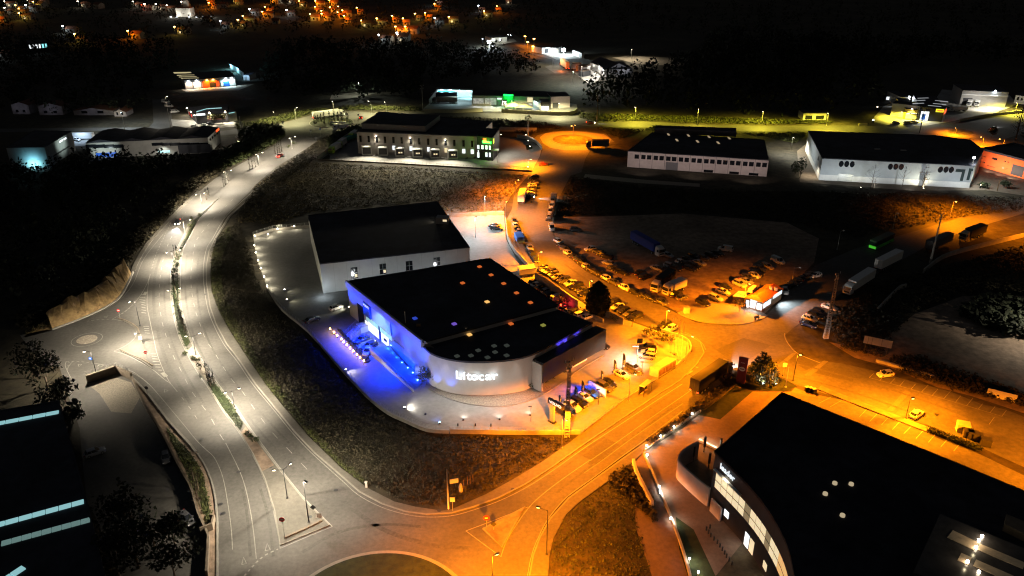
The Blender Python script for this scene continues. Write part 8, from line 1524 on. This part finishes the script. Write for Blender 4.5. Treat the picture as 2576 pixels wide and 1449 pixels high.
b = g(1159, 1236); t = empty('covered_meter', b, 'pale wrapped object standing in the scrub', 'box'); MB().tube(b, b + Vector((0, 0, 1.6)), .45, .3, 8).build('body', 'conc', t); MB().tube(b + Vector((0, 0, 1.6)), b + Vector((0, 0, 1.9)), .3, .1, 8).build('cap', 'conc', t)
for k, (x, y) in enumerate(((1167, 1230), (1176, 1222), (1183, 1219), (1190, 1217))): b = g(x, y); t = empty('thin_stake', b, 'thin wooden stake in the scrub, %s from the wrapped object' % ordw(k + 1), 'stake', 'stakes in the scrub'); MB().tube(b, b + Vector((0, 0, 2.2)), .05, .04, 5).build('stake', 'wood_plank', t)
# ground cover
tufts('scrub_undergrowth', [(530, 640), (545, 600), (600, 560), (632, 640), (640, 690), (668, 740), (700, 790), (770, 850), (850, 940), (890, 985), (965, 1050), (1070, 1095), (1190, 1100), (1325, 1104), (1440, 1102), (1405, 1128), (1355, 1163), (1290, 1202), (1222, 1238), (1130, 1276), (1048, 1268), (995, 1255), (930, 1222), (865, 1172), (785, 1095), (722, 1025), (672, 962), (622, 890), (586, 836), (556, 783), (538, 736), (534, 690)], 15000, .7, 'tuft', .6, 4)
tufts('verge_grass', [(531, 690), (535, 640), (549, 600), (575, 570), (582, 600), (560, 640), (556, 690), (562, 740), (590, 800), (640, 890), (700, 970), (770, 1060), (860, 1160), (930, 1215), (925, 1225), (859, 1176), (780, 1097), (718, 1026), (669, 964), (619, 891), (583, 836), (553, 783), (535, 736)], 7000, .5, 'tuft_green', .6, 4)
tufts('field_grass', [(640, 470), (700, 425), (760, 410), (900, 415), (1075, 424), (1320, 440), (1285, 490), (1262, 530), (1115, 535), (1095, 505), (775, 535), (690, 570), (640, 560), (600, 560)], 13000, .8, 'tuft_dry', .5, 4)
tufts('verge_grass', [(800, 355), (826, 343), (856, 332), (900, 322), (894, 335), (860, 350), (820, 385), (797, 400), (760, 425), (690, 470), (640, 520), (600, 560), (590, 545), (645, 475), (700, 425), (750, 392)], 5000, .8, 'tuft', .8, 4)
tufts('lot_grass', [(1415, 490), (1437, 445), (1600, 468), (1760, 476), (2000, 482), (2300, 490), (2570, 500), (2570, 530), (2400, 548), (2150, 600), (1980, 556), (1717, 534), (1500, 542), (1396, 545)], 11000, 1.0, 'tuft', .7, 4)
tufts('waste_ground_weeds', [(2085, 830), (2120, 770), (2190, 720), (2300, 690), (2576, 620), (2700, 600), (2700, 760), (2560, 740), (2420, 740), (2300, 785), (2240, 850), (2210, 900), (2120, 880)], 6500, 1.1, 'tuft', .9, 4)
tufts('waste_ground_weeds', [(2240, 905), (2300, 900), (2450, 950), (2700, 1040), (2700, 1085), (2560, 1020), (2380, 975), (2260, 935)], 1600, 1.2, 'tuft', .8, 5)
tufts('waste_ground_weeds', [(2410, 790), (2480, 760), (2600, 770), (2640, 850), (2560, 850), (2480, 830)], 900, 2.2, 'woods', 1.1, 6)
tufts('lawn_scrub', [(1392, 1356), (1425, 1295), (1460, 1265), (1520, 1221), (1588, 1170), (1600, 1290), (1640, 1449), (1500, 1520), (1382, 1500)], 2600, .45, 'tuft_green', .4, 4)
tufts('lawn_scrub', [(1530, 1210), (1590, 1170), (1640, 1270), (1650, 1320), (1600, 1270)], 700, 1.0, 'tuft', .9, 6)
tufts('verge_grass', [(1105, 297), (1259, 302), (1359, 310), (1430, 322), (1380, 328), (1340, 340), (1250, 322), (1240, 305), (1115, 305)], 1800, 1.2, 'tuft', .8, 5)
tufts('verge_grass', [(1500, 322), (1620, 328), (1720, 330), (1850, 336), (2030, 336), (2000, 362), (1930, 345), (1850, 334), (1650, 318), (1560, 350), (1530, 338)], 2600, 1.1, 'tuft_green', .7, 5)
tufts('verge_grass', [(1455, 296), (1500, 306), (1659, 304), (1717, 309), (1917, 314), (2080, 312), (2100, 306), (1900, 300), (1600, 290), (1460, 285)], 2800, 1.2, 'tuft_green', .6, 5)
tufts('verge_grass', [(600, 335), (640, 320), (700, 312), (800, 282), (900, 277), (1060, 280), (1060, 272), (900, 268), (760, 280), (640, 308), (590, 312)], 2400, 1.2, 'tuft_green', .9, 5)
tufts('verge_shrubbery', [(610, 340), (640, 332), (690, 330), (716, 340), (705, 352), (680, 368), (620, 400), (560, 430), (520, 440), (540, 400), (590, 385), (612, 360)], 1500, 3.0, 'leaf', 1.0, 7)
tufts('verge_shrubbery', [(825, 360), (860, 338), (905, 322), (895, 330), (858, 352), (830, 378)], 380, 2.0, 'leaf', 1.1, 7)
tufts('left_slope_undergrowth', [(60, 830), (160, 770), (250, 725), (320, 670), (340, 645), (372, 605), (410, 560), (456, 515), (500, 475), (560, 430), (540, 425), (440, 480), (360, 560), (280, 640), (180, 720), (40, 800)], 3200, 1.8, 'tuft', 1.0, 5)
tufts('median_groundcover', MED_L[4:10] + MED_R[8:15], 500, .6, 'leaf_dark', .8, 6)
tufts('median_groundcover', [(520, 962), (565, 1032), (604, 1083), (612, 1065), (585, 1021), (541, 966)], 700, .5, 'leaf_dark', .6, 5)
tufts('verge_grass', [(60, 843), (133, 805), (215, 775), (270, 745), (300, 715), (310, 700), (296, 735), (256, 770), (180, 800), (110, 828)], 500, .9, 'tuft_dry', .8, 5)
tufts('verge_grass', [(419, 1075), (480, 1140), (505, 1180), (524, 1240), (534, 1300), (525, 1330), (500, 1262), (470, 1190), (430, 1110)], 900, .5, 'tuft_green', .5, 5)
tufts('plaza_hedge_foliage', [(1717, 1050), (1850, 948), (1856, 956), (1765, 1032), (1640, 1118), (1632, 1112)], 700, .9, 'tuft', 1.0, 6)
# far woods
def woods(poly, n, hmin, hmax, q=26, leafs=1.8):
    mb = MB()
    for x, y in scatter(poly, n):
        h = rnd.uniform(hmin, hmax); r = h * rnd.uniform(.25, .4); leaf_quads(mb, (x, y, h * .55), q, r, r, h * .45, leafs * h / 9)
    return tag(mb.build('far_woods', 'woods'), kind='stuff')
woods([(-40, 790), (60, 780), (170, 720), (300, 610), (420, 480), (520, 415), (440, 420), (215, 410), (120, 440), (-60, 445)], 420, 5, 10)
woods([(1470, 280), (1600, 284), (1900, 296), (2070, 300), (2200, 268), (2200, 180), (2400, 150), (2576, 170), (2576, 130), (1800, 100), (1760, 150), (1640, 178), (1520, 215), (1480, 240)], 620, 9, 16)
woods([(400, 225), (640, 240), (1060, 265), (1060, 215), (1180, 200), (1360, 190), (1290, 140), (1100, 120), (700, 120), (660, 180), (660, 240)], 520, 7, 13)
woods([(-60, 290), (370, 290), (380, 240), (450, 180), (430, 110), (100, 100), (-80, 110)], 420, 7, 13)
woods([(-80, 95), (2650, 95), (2700, 20), (-90, 10)], 900, 8, 14, 14)
# ================================================================== NIGHT SKY, MOON, CAMERA
w = bpy.data.worlds.new('World'); sc.world = w; w.use_nodes = True
nt = w.node_tree; bg = nt.nodes['Background']
sk = nt.nodes.new('ShaderNodeTexSky'); sk.sky_type = 'NISHITA'; sk.sun_disc = False; sk.sun_elevation = R(-1); sk.sun_rotation = R(200)
nt.links.new(sk.outputs['Color'], bg.inputs['Color']); bg.inputs['Strength'].default_value = 0.08
sl = bpy.data.lights.new('moon', 'SUN'); sl.energy = 0.012; sl.angle = R(0.5); sl.color = (0.75, 0.82, 1.0)
so = bpy.data.objects.new('moon', sl); col.objects.link(so); so.rotation_euler = (R(50), 0, R(200))
cd = bpy.data.cameras.new('camera'); cd.sensor_width = 36; cd.lens = 36 * F / 2576; cd.clip_end = 20000; cd.clip_start = 0.5
co = bpy.data.objects.new('camera', cd); col.objects.link(co); co.location = (0, 0, CAMH); co.rotation_euler = (R(90) - TH, 0, 0); sc.camera = co
sc.render.resolution_x, sc.render.resolution_y = 1024, 576
sc.view_settings.view_transform = 'Standard'; sc.view_settings.look = 'None'; sc.view_settings.gamma = 1; sc.view_settings.exposure = 0
cy = sc.cycles; cy.use_denoising = True; cy.filter_width = 1.2; cy.max_bounces = 3; cy.diffuse_bounces = 2; cy.glossy_bounces = 1; cy.transmission_bounces = 1
cy.sample_clamp_indirect = 3; cy.sample_clamp_direct = 60; cy.use_light_tree = True; cy.light_sampling_threshold = 0.0
try: cy.denoiser = 'OPENIMAGEDENOISE'
except Exception: pass
